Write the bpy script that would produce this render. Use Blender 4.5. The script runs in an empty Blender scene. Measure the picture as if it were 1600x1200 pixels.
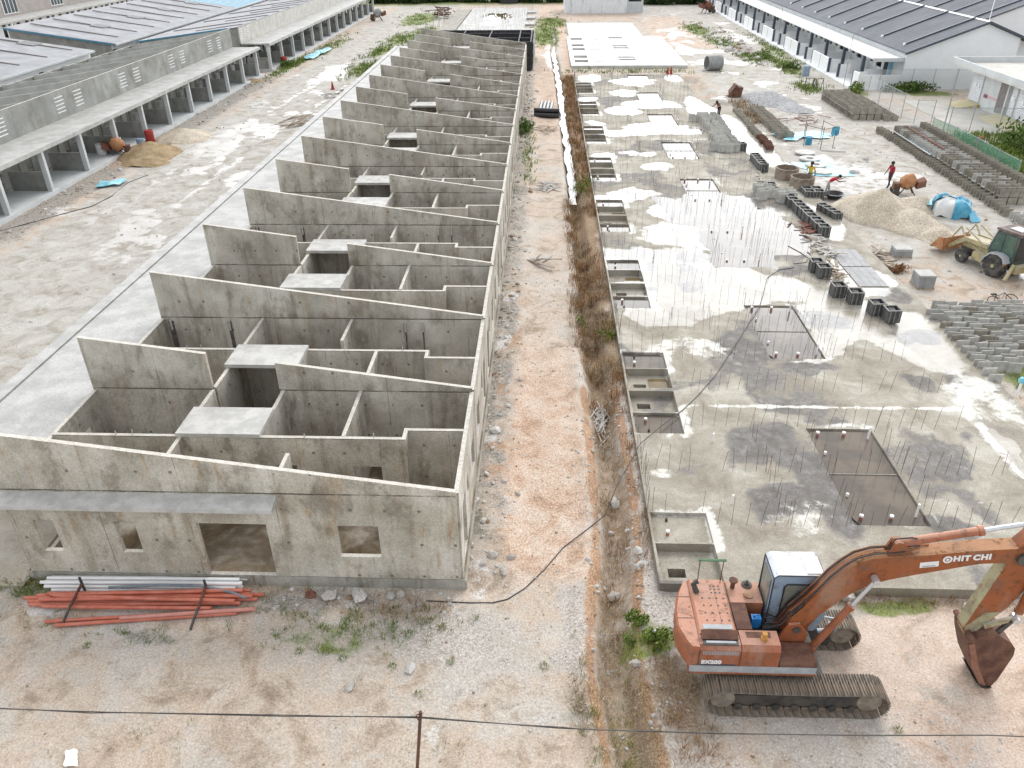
import bpy, math, random
import numpy as np
from mathutils import Vector, Matrix, Euler
random.seed(7); rng = np.random.default_rng(11)
S = bpy.context.scene
COL = S.collection
R = math.radians

# ---------------------------------------------------------------- camera
cam = bpy.data.cameras.new("camera"); camo = bpy.data.objects.new("camera", cam); COL.objects.link(camo)
PITCH, YAW, ROLL = 0.5387, 0.0427, -0.0104
d_ = Vector((-math.sin(YAW)*math.cos(PITCH), math.cos(YAW)*math.cos(PITCH), -math.sin(PITCH)))
r_ = Vector((math.cos(YAW), math.sin(YAW), 0)); u_ = r_.cross(d_)
rx = r_*math.cos(ROLL)+u_*math.sin(ROLL); ux = -r_*math.sin(ROLL)+u_*math.cos(ROLL)
camo.matrix_world = Matrix(((rx.x, ux.x, -d_.x, 2.1391), (rx.y, ux.y, -d_.y, -15.7275), (rx.z, ux.z, -d_.z, 16.0), (0, 0, 0, 1)))
cam.sensor_width = 36; cam.lens = 27.558; cam.clip_end = 1500; cam.clip_start = 0.2
S.camera = camo

# ---------------------------------------------------------------- light
SUN_EL, SUN_AZ = R(50), R(22)
sdir = Vector((math.sin(SUN_AZ)*math.cos(SUN_EL), math.cos(SUN_AZ)*math.cos(SUN_EL), math.sin(SUN_EL)))
sun = bpy.data.lights.new("sun", 'SUN'); suno = bpy.data.objects.new("sun", sun); COL.objects.link(suno)
sun.energy = 0.95; sun.angle = R(24); sun.color = (1, 0.95, 0.88)
suno.rotation_euler = sdir.to_track_quat('Z', 'Y').to_euler()
W = bpy.data.worlds.new("World"); S.world = W; W.use_nodes = True
nt = W.node_tree; nt.nodes.clear()
def wn(t, **k):
    n = nt.nodes.new(t)
    for a, b in k.items(): setattr(n, a, b)
    return n
wo = wn('ShaderNodeOutputWorld'); bg = wn('ShaderNodeBackground'); bg.inputs[1].default_value = 0.12
sky = wn('ShaderNodeTexSky', sky_type='NISHITA', sun_disc=False, sun_elevation=SUN_EL, sun_rotation=SUN_AZ, air_density=1.0, dust_density=3.0, ozone_density=1.0)
tc = wn('ShaderNodeTexCoord')
sx_ = wn('ShaderNodeSeparateXYZ'); nt.links.new(tc.outputs['Generated'], sx_.inputs[0])
def wmr(sock, a, b):
    n = wn('ShaderNodeMapRange', interpolation_type='SMOOTHSTEP'); nt.links.new(sock, n.inputs[0])
    for i, v in ((1, a), (2, b), (3, 0.0), (4, 1.0)): n.inputs[i].default_value = v
    return n
glz = wmr(sx_.outputs[2], 0.54, 0.38); gly = wmr(sx_.outputs[1], 0.0, 0.65)     # a bright cloud bank low in the sky ahead
gl = wn('ShaderNodeMath', operation='MULTIPLY'); nt.links.new(glz.outputs[0], gl.inputs[0]); nt.links.new(gly.outputs[0], gl.inputs[1])
cn = wn('ShaderNodeTexNoise'); cn.inputs['Scale'].default_value = 3.0; cn.inputs['Detail'].default_value = 6
nt.links.new(tc.outputs['Generated'], cn.inputs['Vector'])
cr = wn('ShaderNodeMapRange')
for i, v in ((1, 0.3), (2, 0.7), (3, 5.8), (4, 8.8)): cr.inputs[i].default_value = v
nt.links.new(cn.outputs['Fac'], cr.inputs[0])
ad = wn('ShaderNodeMath', operation='MULTIPLY_ADD'); ad.inputs[1].default_value = 25.0
nt.links.new(gl.outputs[0], ad.inputs[0]); nt.links.new(cr.outputs[0], ad.inputs[2])
cc = wn('ShaderNodeVectorMath', operation='SCALE'); cc.inputs[0].default_value = (0.97, 0.985, 1.0)
nt.links.new(ad.outputs[0], cc.inputs['Scale'])
mx = wn('ShaderNodeMixRGB'); mx.inputs[0].default_value = 0.8
nt.links.new(sky.outputs[0], mx.inputs[1]); nt.links.new(cc.outputs[0], mx.inputs[2])
nt.links.new(mx.outputs[0], bg.inputs[0]); nt.links.new(bg.outputs[0], wo.inputs[0])
vs = S.view_settings; vs.view_transform = 'Standard'; vs.look = 'None'; vs.gamma = 1.0; vs.use_curve_mapping = False
vs.exposure = 0.47
S.cycles.max_bounces = 6; S.cycles.transparent_max_bounces = 12

# ---------------------------------------------------------------- mesh helpers
class MB:
    def __init__(s): s.v = []; s.f = []; s.m = []; s.mi = 0
    def add(s, vs, fs):
        b = len(s.v); s.v.extend([tuple(p) for p in vs]); s.f.extend([tuple(i+b for i in f) for f in fs]); s.m.extend([s.mi]*len(fs)); return s
    def box(s, x0, y0, z0, x1, y1, z1):
        return s.add([(x0,y0,z0),(x1,y0,z0),(x1,y1,z0),(x0,y1,z0),(x0,y0,z1),(x1,y0,z1),(x1,y1,z1),(x0,y1,z1)],
                     [(0,3,2,1),(4,5,6,7),(0,1,5,4),(1,2,6,5),(2,3,7,6),(3,0,4,7)])
    def obox(s, c, size, M=None, taper=1.0):
        hx, hy, hz = size[0]/2, size[1]/2, size[2]/2; M = M or Matrix.Identity(3); c = Vector(c)
        P = []
        for z in (-1, 1):
            t = 1 if z < 0 else taper
            for x, y in ((-1,-1),(1,-1),(1,1),(-1,1)): P.append(c+M @ Vector((x*hx*t, y*hy*t, z*hz)))
        return s.add(P, [(0,3,2,1),(4,5,6,7),(0,1,5,4),(1,2,6,5),(2,3,7,6),(3,0,4,7)])
    def beam(s, a, b, w, h, up=(0,0,1)):
        a, b = Vector(a), Vector(b); t = (b-a); L = t.length; t = t/L; u = Vector(up); sd = t.cross(u)
        if sd.length < 1e-4: sd = t.cross(Vector((0,1,0)))
        sd.normalize(); u = sd.cross(t)
        M = Matrix((t, sd, u)).transposed()
        return s.obox((a+b)/2, (L, w, h), M)
    def prism(s, poly, a, b, axis='y'):
        # poly of (p,q): axis y -> (x,z), axis z -> (x,y), axis x -> (y,z)
        n = len(poly)
        def P(p, t): return (p[0], t, p[1]) if axis == 'y' else ((p[0], p[1], t) if axis == 'z' else (t, p[0], p[1]))
        vs = [P(p, a) for p in poly]+[P(p, b) for p in poly]
        fs = [tuple(range(n)), tuple(range(2*n-1, n-1, -1))]
        ar = sum(poly[i][0]*poly[(i+1) % n][1]-poly[(i+1) % n][0]*poly[i][1] for i in range(n))
        fl = (ar > 0) ^ (axis == 'y') ^ (b < a)
        sd = [(i, i+n, (i+1) % n+n, (i+1) % n) for i in range(n)]
        if fl: fs = [tuple(reversed(f)) for f in fs]; sd = [tuple(reversed(f)) for f in sd]
        return s.add(vs, fs+sd)
    def tube(s, pts, r, n=8, caps=True, closed=False):
        pts = [Vector(p) for p in pts]; N = len(pts); rr = r if isinstance(r, (list, tuple)) else [r]*N
        V = []; prev = None
        for i, p in enumerate(pts):
            t = (pts[min(i+1, N-1)]-pts[max(i-1, 0)]) if not closed else pts[(i+1) % N]-pts[i-1]
            t.normalize()
            if prev is None:
                a = t.orthogonal().normalized()
            else:
                a = prev-t*prev.dot(t); a = a.normalized() if a.length > 1e-5 else t.orthogonal().normalized()
            prev = a; b = t.cross(a)
            for k in range(n):
                an = 2*math.pi*k/n; V.append(p+(a*math.cos(an)+b*math.sin(an))*rr[i])
        F = []
        for i in range(N if closed else N-1):
            j = (i+1) % N
            for k in range(n): F.append((i*n+k, i*n+(k+1) % n, j*n+(k+1) % n, j*n+k))
        if caps and not closed: F += [tuple(range(n-1, -1, -1)), tuple((N-1)*n+k for k in range(n))]
        return s.add(V, F)
    def lathe(s, prof, c=(0,0,0), n=24, M=None, cap=True):
        c = Vector(c); M = M or Matrix.Identity(3); V = []; F = []; m = len(prof)
        for r, z in prof:
            for k in range(n):
                a = 2*math.pi*k/n; V.append(c+M @ Vector((r*math.cos(a), r*math.sin(a), z)))
        for i in range(m-1):
            for k in range(n): F.append((i*n+k, i*n+(k+1) % n, (i+1)*n+(k+1) % n, (i+1)*n+k))
        if cap and prof[0][0] > 1e-6: F.append(tuple(range(n-1, -1, -1)))
        if cap and prof[-1][0] > 1e-6: F.append(tuple((m-1)*n+k for k in range(n)))
        return s.add(V, F)
    def rock(s, c, r, sq=0.7, seed=None):
        rd = random.Random(seed) if seed is not None else random
        V = []; F = []
        t = (1+5**.5)/2
        ic = [(-1,t,0),(1,t,0),(-1,-t,0),(1,-t,0),(0,-1,t),(0,1,t),(0,-1,-t),(0,1,-t),(t,0,-1),(t,0,1),(-t,0,-1),(-t,0,1)]
        fc = [(0,11,5),(0,5,1),(0,1,7),(0,7,10),(0,10,11),(1,5,9),(5,11,4),(11,10,2),(10,7,6),(7,1,8),(3,9,4),(3,4,2),(3,2,6),(3,6,8),(3,8,9),(4,9,5),(2,4,11),(6,2,10),(8,6,7),(9,8,1)]
        an = rd.random()*6.3; ca, sa = math.cos(an), math.sin(an); ex = rd.uniform(.7, 1.3)
        for p in ic:
            k = r*rd.uniform(.38, .62); x, y, z = p[0]*k*ex, p[1]*k/ex, p[2]*k*sq
            V.append((c[0]+x*ca-y*sa, c[1]+x*sa+y*ca, c[2]+z))
        return s.add(V, fc)
    def mesh(s, name, off=(0,0,0), smooth=True):
        me = bpy.data.meshes.new(name)
        v = s.v if not any(off) else [(p[0]-off[0], p[1]-off[1], p[2]-off[2]) for p in s.v]
        me.from_pydata(v, [], s.f); me.update()
        if smooth and len(s.f):
            me.polygons.foreach_set('use_smooth', [True]*len(me.polygons)); me.set_sharp_from_angle(angle=R(32))
        return me

BASE = {}
def obj(name, mb, mats, parent=None, label=None, smooth=True, kind=None):
    """link a mesh; verts are in world coordinates unless the parent was made local"""
    off = BASE.get(parent.name, (0,0,0)) if parent is not None else (0,0,0)
    me = mb.mesh(name, off, smooth) if isinstance(mb, MB) else mb
    if not isinstance(mats, (list, tuple)): mats = [mats]
    if not me.materials:
        for m in mats: me.materials.append(m)
        if isinstance(mb, MB) and len(mats) > 1: me.polygons.foreach_set('material_index', mb.m)
    o = bpy.data.objects.new(name, me); COL.objects.link(o)
    if parent is not None:
        o.parent = parent; BASE[o.name] = off
    if label: o['label'] = label
    if kind: o['kind'] = kind
    return o
def thing(name, label, cat, base=(0,0,0), group=None, local=False, rotz=0):
    o = bpy.data.objects.new(name, None); COL.objects.link(o); o.location = base; o.rotation_euler = (0,0,rotz)
    o.empty_display_size = .3
    o['label'] = label; o['category'] = cat
    if group: o['group'] = group
    BASE[o.name] = (0,0,0) if local else tuple(base)
    return o
def single(name, mb, mats, label, cat, group=None, base=None, smooth=True):
    """a thing that is one mesh; verts in world coords, origin moved to base"""
    base = base or (0,0,0)
    me = mb.mesh(name, base, smooth) if isinstance(mb, MB) else mb
    if not isinstance(mats, (list, tuple)): mats = [mats]
    if not me.materials:
        for m in mats: me.materials.append(m)
        if isinstance(mb, MB) and len(mats) > 1: me.polygons.foreach_set('material_index', mb.m)
    o = bpy.data.objects.new(name, me); COL.objects.link(o); o.location = base
    o['label'] = label; o['category'] = cat
    if group: o['group'] = group
    return o
def copy_thing(o, loc, rotz=None, label=None, group=None, scale=None):
    def cp(a, par):
        c = a.copy(); COL.objects.link(c)
        if par is not None: c.parent = par
        for ch in list(a.children): cp(ch, c)
        return c
    c = cp(o, None); c.location = loc
    if rotz is not None: c.rotation_euler = (0,0,rotz)
    if scale: c.scale = scale if isinstance(scale, tuple) else (scale,)*3
    if label: c['label'] = label
    if group: c['group'] = group
    return c
def RZ(a): return Matrix.Rotation(a, 3, 'Z')

# wall in a plane of constant y (axis 'x' runs along x) or constant x (axis 'y' runs along y) with openings
def wall(mb, axis, a0, a1, c0, c1, zb, zt, ops=()):
    """zt: number or function(a); ops: (a0,a1,z0,z1)"""
    zf = zt if callable(zt) else (lambda a: zt)
    br = sorted(set([a0, a1]+[o[0] for o in ops]+[o[1] for o in ops]))
    def P(a, c, z): return (a, c, z) if axis == 'x' else (c, a, z)
    cols = []
    for p, q in zip(br[:-1], br[1:]):
        if q-p < 1e-6: continue
        m = (p+q)/2; iv = []; z = zb
        for o in sorted([o for o in ops if o[0] <= m <= o[1]], key=lambda o: o[2]):
            if o[2] > z+1e-6: iv.append((z, o[2]))
            z = max(z, o[3])
        if z < zf(m)-1e-6: iv.append((z, None))
        cols.append((p, q, iv))
    for k, (p, q, iv) in enumerate(cols):
        for z0, z1 in iv:
            tp, tq = (zf(p), zf(q)) if z1 is None else (z1, z1)
            V = [P(p,c0,z0),P(q,c0,z0),P(q,c0,tq),P(p,c0,tp),P(p,c1,z0),P(q,c1,z0),P(q,c1,tq),P(p,c1,tp)]
            F = [(0,1,2,3),(5,4,7,6),(3,2,6,7),(1,0,4,5)]
            if k == 0: F.append((4,0,3,7))
            if k == len(cols)-1: F.append((1,5,6,2))
            if axis == 'y': F = [tuple(reversed(f)) for f in F]
            mb.add(V, F)
    for k in range(1, len(cols)):        # jambs
        a = cols[k][0]; L = cols[k-1][2]; Rr = cols[k][2]; ztop = zf(a)
        zs = sorted(set([z for iv in (L, Rr) for z0, z1 in iv for z in (z0, ztop if z1 is None else z1)]))
        ins = lambda iv, z: any(z0 < z < (ztop+1 if z1 is None else z1) for z0, z1 in iv)
        for z0, z1 in zip(zs[:-1], zs[1:]):
            m = (z0+z1)/2; l, r = ins(L, m), ins(Rr, m)
            if l != r:
                f = (0,1,2,3) if l else (3,2,1,0)
                if axis == 'y': f = tuple(reversed(f))
                mb.add([P(a,c0,z0),P(a,c1,z0),P(a,c1,z1),P(a,c0,z1)], [f])
    return mb
# ---------------------------------------------------------------- materials
class NB:
    def __init__(s, name):
        s.m = bpy.data.materials.new(name); s.m.use_nodes = True; s.t = s.m.node_tree; s.t.nodes.clear()
        s.out = s.t.nodes.new('ShaderNodeOutputMaterial'); s.b = s.t.nodes.new('ShaderNodeBsdfPrincipled')
        s.t.links.new(s.b.outputs[0], s.out.inputs[0]); s.c = s.t.nodes.new('ShaderNodeTexCoord')
    def n(s, t, **k):
        x = s.t.nodes.new(t)
        for a, b in k.items(): setattr(x, a, b)
        return x
    def set(s, sock, v):
        if isinstance(v, bpy.types.NodeSocket): s.t.links.new(v, sock)
        elif isinstance(v, (tuple, list)) and sock.type == 'RGBA': sock.default_value = (*v[:3], 1)
        else: sock.default_value = v
    def vec(s, scale=(1,1,1), which='Object', loc=(0,0,0)):
        x = s.n('ShaderNodeMapping'); s.t.links.new(s.c.outputs[which], x.inputs[0]); x.inputs['Scale'].default_value = scale; x.inputs['Location'].default_value = loc; return x.outputs[0]
    def noise(s, scale, detail=5, vec=None, rough=.6, dist=0.0):
        x = s.n('ShaderNodeTexNoise'); s.t.links.new(vec or s.c.outputs['Object'], x.inputs['Vector'])
        x.inputs['Scale'].default_value = scale; x.inputs['Detail'].default_value = detail; x.inputs['Roughness'].default_value = rough; x.inputs['Distortion'].default_value = dist
        return x.outputs['Fac']
    def vor(s, scale, vec=None, out='Distance', rnd=1.0):
        x = s.n('ShaderNodeTexVoronoi'); s.t.links.new(vec or s.c.outputs['Object'], x.inputs['Vector']); x.inputs['Scale'].default_value = scale; x.inputs['Randomness'].default_value = rnd
        return x.outputs[out]
    def ramp(s, fac, stops):
        x = s.n('ShaderNodeValToRGB'); s.set(x.inputs[0], fac); e = x.color_ramp.elements
        while len(e) < len(stops): e.new(.5)
        for i, (p, c) in enumerate(stops):
            e[i].position = p; e[i].color = (*c, 1) if isinstance(c, (tuple, list)) else (c, c, c, 1)
        return x.outputs[0]
    def mr(s, v, a, b, c=0., d=1., smooth=True):
        x = s.n('ShaderNodeMapRange'); x.interpolation_type = 'SMOOTHSTEP' if smooth else 'LINEAR'
        s.set(x.inputs[0], v)
        for i, k in zip((1,2,3,4), (a,b,c,d)): s.set(x.inputs[i], k)
        return x.outputs[0]
    def math(s, op, a, b=0., c=0.):
        x = s.n('ShaderNodeMath', operation=op); s.set(x.inputs[0], a); s.set(x.inputs[1], b); s.set(x.inputs[2], c); return x.outputs[0]
    def mix(s, f, a, b, mode='MIX'):
        x = s.n('ShaderNodeMixRGB', blend_type=mode); s.set(x.inputs[0], f); s.set(x.inputs[1], a); s.set(x.inputs[2], b); return x.outputs[0]
    def sep(s, v=None):
        x = s.n('ShaderNodeSeparateXYZ'); s.t.links.new(v or s.c.outputs['Object'], x.inputs[0]); return x.outputs
    def attr(s, name, out='Color'):
        x = s.n('ShaderNodeAttribute', attribute_name=name); return x.outputs[out]
    def rgb(s, v):
        x = s.n('ShaderNodeSeparateColor'); s.t.links.new(v, x.inputs[0]); return x.outputs
    def rnd(s): return s.n('ShaderNodeObjectInfo').outputs['Random']
    def bump(s, h, st=.3, dist=.02):
        x = s.n('ShaderNodeBump'); s.set(x.inputs['Height'], h); x.inputs['Strength'].default_value = st; x.inputs['Distance'].default_value = dist
        s.t.links.new(x.outputs[0], s.b.inputs['Normal'])
    def fin(s, col, rough=.8, spec=.4, metal=0.):
        s.set(s.b.inputs['Base Color'], col); s.set(s.b.inputs['Roughness'], rough); s.b.inputs['Specular IOR Level'].default_value = spec; s.set(s.b.inputs['Metallic'], metal); return s.m

def weath(name, c1, c2, scale=2.0, rough=.75, spec=.4, dirt=None, dirt_amt=.5, dscale=1.2, fine=.12, bump=.15, streak=False, metal=0., vary=0.0, which='Object'):
    b = NB(name); v = b.vec(which=which)
    f = b.noise(scale, 6, v); col = b.mix(b.mr(f, .35, .65), c1, c2)
    if dirt:
        dv = b.vec((3.2, 3.2, .35), which) if streak else v
        col = b.mix(b.math('MULTIPLY', b.mr(b.noise(dscale, 6, dv, .65), 1-dirt_amt*.75-.12, 1-dirt_amt*.75+.12), .85), col, dirt)
    fn = b.noise(scale*14, 3, v)
    col = b.mix(fine, col, b.ramp(fn, [(.3, .0), (.7, 1.0)]), 'OVERLAY')
    if vary: col = b.mix(b.math('MULTIPLY', b.rnd(), vary), col, (c1[0]*.35, c1[1]*.35, c1[2]*.35))
    if bump: b.bump(fn, bump)
    return b.fin(col, rough, spec, metal)

def wall_concrete(name, tones, stain, zj=3.25, joint=True, warm=.35):
    b = NB(name); o = b.sep(); h = b.math('ADD', o[0], o[1]); z = o[2]
    n1 = b.noise(.55, 7, b.vec((1, 1, 1)), .62); col = b.ramp(n1, [(.34, tones[0]), (.5, tones[1]), (.64, tones[2])])
    # panel tone steps from each pour
    cell = b.n('ShaderNodeTexWhiteNoise', noise_dimensions='1D'); b.set(cell.inputs['W'], b.math('FLOOR', b.math('MULTIPLY', h, 1/2.4)))
    col = b.mix(.30, col, b.ramp(cell.outputs[0], [(0, .36), (1, .62)]), 'OVERLAY')
    st = b.noise(1.0, 6, b.vec((2.2, 2.2, .22)), .7, .1)
    col = b.mix(b.math('MULTIPLY', b.mr(st, .50, .70), .5), col, stain)
    rs = b.noise(.9, 7, b.vec((1.7, 1.7, .34), loc=(7, 3, 1)), .72, .1)
    col = b.mix(b.math('MULTIPLY', b.mr(rs, .54, .66), warm), col, (.37, .225, .095))
    bl = b.noise(1.1, 9, b.vec((1.2, 1.2, .7), loc=(3, 9, 4)), .74, .1)
    col = b.mix(b.math('MULTIPLY', b.mr(bl, .50, .64), .55), col, (.175, .15, .11))
    if joint:
        dz = b.math('ABSOLUTE', b.math('SUBTRACT', z, b.math('MULTIPLY_ADD', b.noise(1.5, 3), .04, zj-.02)))
        lm = b.math('MULTIPLY', b.mr(dz, .012, .03, 1., 0.), b.mr(b.noise(1.3, 4, b.vec((1,1,.1))), .32, .55, .25, .95))
        col = b.mix(lm, col, (.07, .06, .05))
        sm = b.math('MULTIPLY', b.mr(b.math('SUBTRACT', zj+.55, z), 0, .5), b.mr(b.math('SUBTRACT', z, zj), -.05, .0))
        sm = b.math('MULTIPLY', sm, b.mr(b.noise(.8, 5, b.vec((1.2,1.2,.3), loc=(5,1,2))), .52, .7, 0, .75))
        col = b.mix(sm, col, (.15, .125, .08))
        # vertical board joints
        hv = b.math('ABSOLUTE', b.math('SUBTRACT', b.math('FRACT', b.math('MULTIPLY', h, 1/2.4)), .5))
        col = b.mix(b.math('MULTIPLY', b.mr(hv, .003, .008, 1., 0.), b.mr(b.noise(1.1, 4, b.vec(loc=(1,8,2))), .45, .6, .1, .6)), col, (.10, .085, .065))
        # tie holes
        fx = b.math('SUBTRACT', b.math('FRACT', b.math('MULTIPLY', h, 1/.9)), .5); fz = b.math('SUBTRACT', b.math('FRACT', b.math('MULTIPLY_ADD', z, 1/1.15, .12)), .5)
        dd = b.math('ADD', b.math('POWER', b.math('MULTIPLY', fx, .9), 2.), b.math('POWER', b.math('MULTIPLY', fz, 1.15), 2.))
        keep = b.mr(b.noise(1.7, 2, b.vec(loc=(4,4,4))), .45, .5)
        col = b.mix(b.math('MULTIPLY', keep, b.mr(dd, .0003, .0040, .8, 0.)), col, (.11, .095, .08))
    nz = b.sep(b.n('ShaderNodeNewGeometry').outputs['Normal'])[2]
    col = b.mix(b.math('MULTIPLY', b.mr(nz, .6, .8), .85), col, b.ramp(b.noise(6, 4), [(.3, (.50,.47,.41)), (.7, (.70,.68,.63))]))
    fn = b.noise(24, 4); col = b.mix(.22, col, b.ramp(fn, [(.3, 0.), (.7, 1.)]), 'OVERLAY')
    b.bump(b.math('ADD', fn, b.math('MULTIPLY', n1, 2.)), .25, .015)
    return b.fin(col, .85, .3)

M_ = {}
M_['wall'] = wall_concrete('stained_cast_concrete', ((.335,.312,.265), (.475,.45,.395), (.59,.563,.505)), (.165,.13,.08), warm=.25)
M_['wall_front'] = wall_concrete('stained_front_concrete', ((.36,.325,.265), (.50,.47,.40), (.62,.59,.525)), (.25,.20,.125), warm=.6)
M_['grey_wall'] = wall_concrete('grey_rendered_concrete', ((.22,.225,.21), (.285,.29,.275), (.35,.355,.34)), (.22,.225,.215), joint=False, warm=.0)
M_['top'] = weath('pale_concrete_top', (.58,.56,.51), (.70,.68,.64), 3, .8, .3, (.42,.38,.32), .35, 2)
M_['slab_pale'] = weath('pale_cement_screed', (.34,.34,.325), (.46,.46,.445), 1.1, .62, .5, (.40,.39,.355), .38, .5, fine=.15)
M_['tank'] = weath('white_cement_slab', (.40,.395,.375), (.53,.525,.505), 2.5, .6, .5, (.5,.49,.46), .3, 1.2)
M_['plinth'] = weath('plinth_concrete', (.30,.29,.25), (.42,.40,.355), 1.5, .85, .3, (.15,.13,.10), .5, 2, streak=True)
M_['floor'] = weath('raw_floor_concrete', (.22,.165,.10), (.62,.59,.53), .7, .6, .4, (.10,.06,.025), .72, .6)
M_['white'] = weath('white_painted_plaster', (.80,.81,.82), (.84,.845,.85), .8, .6, .4, (.66,.67,.66), .22, 1, fine=.04, bump=.05)
M_['grey_in'] = weath('pale_inner_concrete', (.40,.40,.375), (.50,.50,.475), 1, .85, .3, (.28,.27,.25), .35, 1, streak=True)
M_['bluewhite'] = weath('bluish_white_plaster', (.78,.81,.83), (.82,.85,.87), .8, .6, .4, (.58,.62,.64), .25, .8, fine=.05, bump=.05)
M_['trim'] = weath('dark_blue_grey_paint', (.045,.06,.085), (.065,.085,.11), 2, .5, .5)
M_['palegrey'] = weath('pale_grey_plaster', (.52,.545,.55), (.60,.625,.63), 1, .7, .3, (.42,.44,.44), .3, 1, fine=.06)
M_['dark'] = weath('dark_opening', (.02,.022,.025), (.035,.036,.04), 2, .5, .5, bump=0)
M_['glass'] = weath('dim_window_glass', (.035,.045,.05), (.07,.085,.095), .7, .08, .6, bump=0, fine=0)
M_['bluepaint'] = weath('blue_painted_trim', (.05,.20,.32), (.08,.27,.40), 3, .5, .4)
M_['tealpaint'] = weath('teal_painted_column', (.09,.20,.27), (.11,.23,.30), 3, .5, .4)
M_['brownwall'] = weath('grey_brown_render', (.30,.27,.25), (.36,.33,.31), 1, .8, .3)

def ribbed_roof(name, c1, c2, period, axis=1, line=.25, rough=.45, lap=None):
    b = NB(name); o = b.sep(); u = o[axis]
    s = b.math('ABSOLUTE', b.math('SUBTRACT', b.math('FRACT', b.math('MULTIPLY', u, 1/period)), .5))
    col = b.mix(b.mr(b.noise(.5, 6), .35, .65), c1, c2)
    col = b.mix(b.math('MULTIPLY', b.mr(s, .05, .14, 1., 0.), line), col, tuple(c*.3 for c in c1))
    if lap:
        q = b.math('FRACT', b.math('MULTIPLY', o[1-axis], 1/lap)); col = b.mix(b.mr(q, .0, .10, .35, 0.), col, tuple(c*.35 for c in c1))
    b.bump(s, .4, .03)
    return b.fin(col, rough, .25)
M_['metal_roof'] = ribbed_roof('pale_metal_sheet', (.29,.297,.315), (.37,.377,.395), .35, rough=.75)
M_['tile_roof'] = ribbed_roof('grey_roof_tiles', (.115,.122,.148), (.15,.157,.182), .32, axis=0, line=.4, lap=.33, rough=.7)
M_['seam'] = weath('brown_grey_seam', (.17,.15,.15), (.22,.195,.19), 3, .6)
M_['blue_sarking'] = weath('blue_sarking', (.06,.30,.46), (.22,.46,.58), 2.5, .5, .4, (.6,.66,.7), .35, 5)
# ---------------------------------------------------------------- ground
def pl_dist(x, y, pts):
    """distance to a polyline"""
    d = np.full(x.shape, 1e9)
    for (ax, ay), (bx, by) in zip(pts[:-1], pts[1:]):
        vx, vy = bx-ax, by-ay; t = np.clip(((x-ax)*vx+(y-ay)*vy)/(vx*vx+vy*vy), 0, 1)
        d = np.minimum(d, np.hypot(x-ax-t*vx, y-ay-t*vy))
    return d
def sm(v, a, b): t = np.clip((v-a)/(b-a), 0, 1); return t*t*(3-2*t)
def blob(x, y, cx, cy, rx, ry, soft=.6): return 1-sm(np.hypot((x-cx)/rx, (y-cy)/ry), 1-soft, 1+soft*.6)
def band(x, a, b, s): return sm(x, a-s, a+s)*(1-sm(x, b-s, b+s))
_P = rng.random((8, 64, 64))
def vnoise(x, y, s, k=0):
    X = np.asarray(x, float)/s; Y = np.asarray(y, float)/s; xi = np.floor(X).astype(int); yi = np.floor(Y).astype(int); fx = X-xi; fy = Y-yi
    fx = fx*fx*(3-2*fx); fy = fy*fy*(3-2*fy); P = _P[k % 8]; g = lambda a, b: P[a % 64, b % 64]
    return (g(xi,yi)*(1-fx)+g(xi+1,yi)*fx)*(1-fy)+(g(xi,yi+1)*(1-fx)+g(xi+1,yi+1)*fx)*fy
def fbm(x, y, s, k=0, o=4):
    v = 0; a = .5; t = 0
    for i in range(o): v = v+a*vnoise(x+17*i, y-9*i, s/2**i, k+i); t += a; a *= .55
    return v/t
DITCH = [(4.35,-9), (4.3,-5.1), (4.05,-2.6), (4.15,-.8), (4.4,1.0), (4.5,3.2), (4.5,6), (4.45,9), (4.4,14), (4.4,20), (4.25,28), (4.2,36), (4.05,48), (3.95,60), (3.75,76), (3.3,100), (3.6,113), (3.4,124)]
def ground_z(x, y):
    x = np.asarray(x, float); y = np.asarray(y, float)
    z = (fbm(x, y, 3.0, 0)-.5)*.16+(fbm(x, y, .7, 2)-.5)*.06
    d = pl_dist(x, y, DITCH)
    z = z-.55*(1-sm(d, .12, .60+.25*(fbm(x, y, .9, 3)-.5)))+.10*np.exp(-((d-.85)/.3)**2)*(y < 14)
    flat = band(x, -15.4, .02, .3)*band(y, -.1, 82, .3); z = z*(1-flat)-.06*flat
    flat = band(x, 5.75, 19.55, .2)*band(y, .3, 79.2, .25); z = z*(1-flat)-.5*flat
    flat = band(x, -50, -31, .5); z = z*(1-flat)-.06*flat
    # rubble heaped along the back wall of the terrace
    z = z+.16*band(x, .1, 1.5, .45)*band(y, .5, 80, .5)*fbm(x, y, 1.1, 4)*1.6
    # wheel ruts in the muddy road on the left
    z = z-.05*np.exp(-((x+20.5+1.2*np.sin(y*.05))/.35)**2)-.05*np.exp(-((x+24.2+1.2*np.sin(y*.05))/.4)**2)
    return z
gz = lambda x, y: float(ground_z(np.array([x]), np.array([y]))[0])
def seg(*p):
    o = []
    for a, b, s in p: o.append(np.arange(a, b, s))
    return np.concatenate(o+[[p[-1][1]]])
gx = seg((-330,-66,8), (-66,-34,1.2), (-34,-15.5,.36), (-15.5,.1,.26), (.1,8,.1), (8,15,.14), (15,46,.42), (46,62,2), (62,340,9))
gy = seg((-14,-6,.8), (-6,5,.11), (5,16,.16), (16,40,.32), (40,95,.65), (95,180,1.5), (180,420,12))
GX, GY = np.meshgrid(gx, gy); nx, ny = len(gx), len(gy)
GZ = ground_z(GX, GY)
V = np.stack([GX.ravel(), GY.ravel(), GZ.ravel()], 1)
ii = np.arange(nx*ny).reshape(ny, nx)
Fq = np.stack([ii[:-1,:-1].ravel(), ii[:-1,1:].ravel(), ii[1:,1:].ravel(), ii[1:,:-1].ravel()], 1)
gme = bpy.data.meshes.new('ground'); gme.from_pydata(V.tolist(), [], Fq.tolist()); gme.polygons.foreach_set('use_smooth', [True]*len(Fq))
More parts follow.
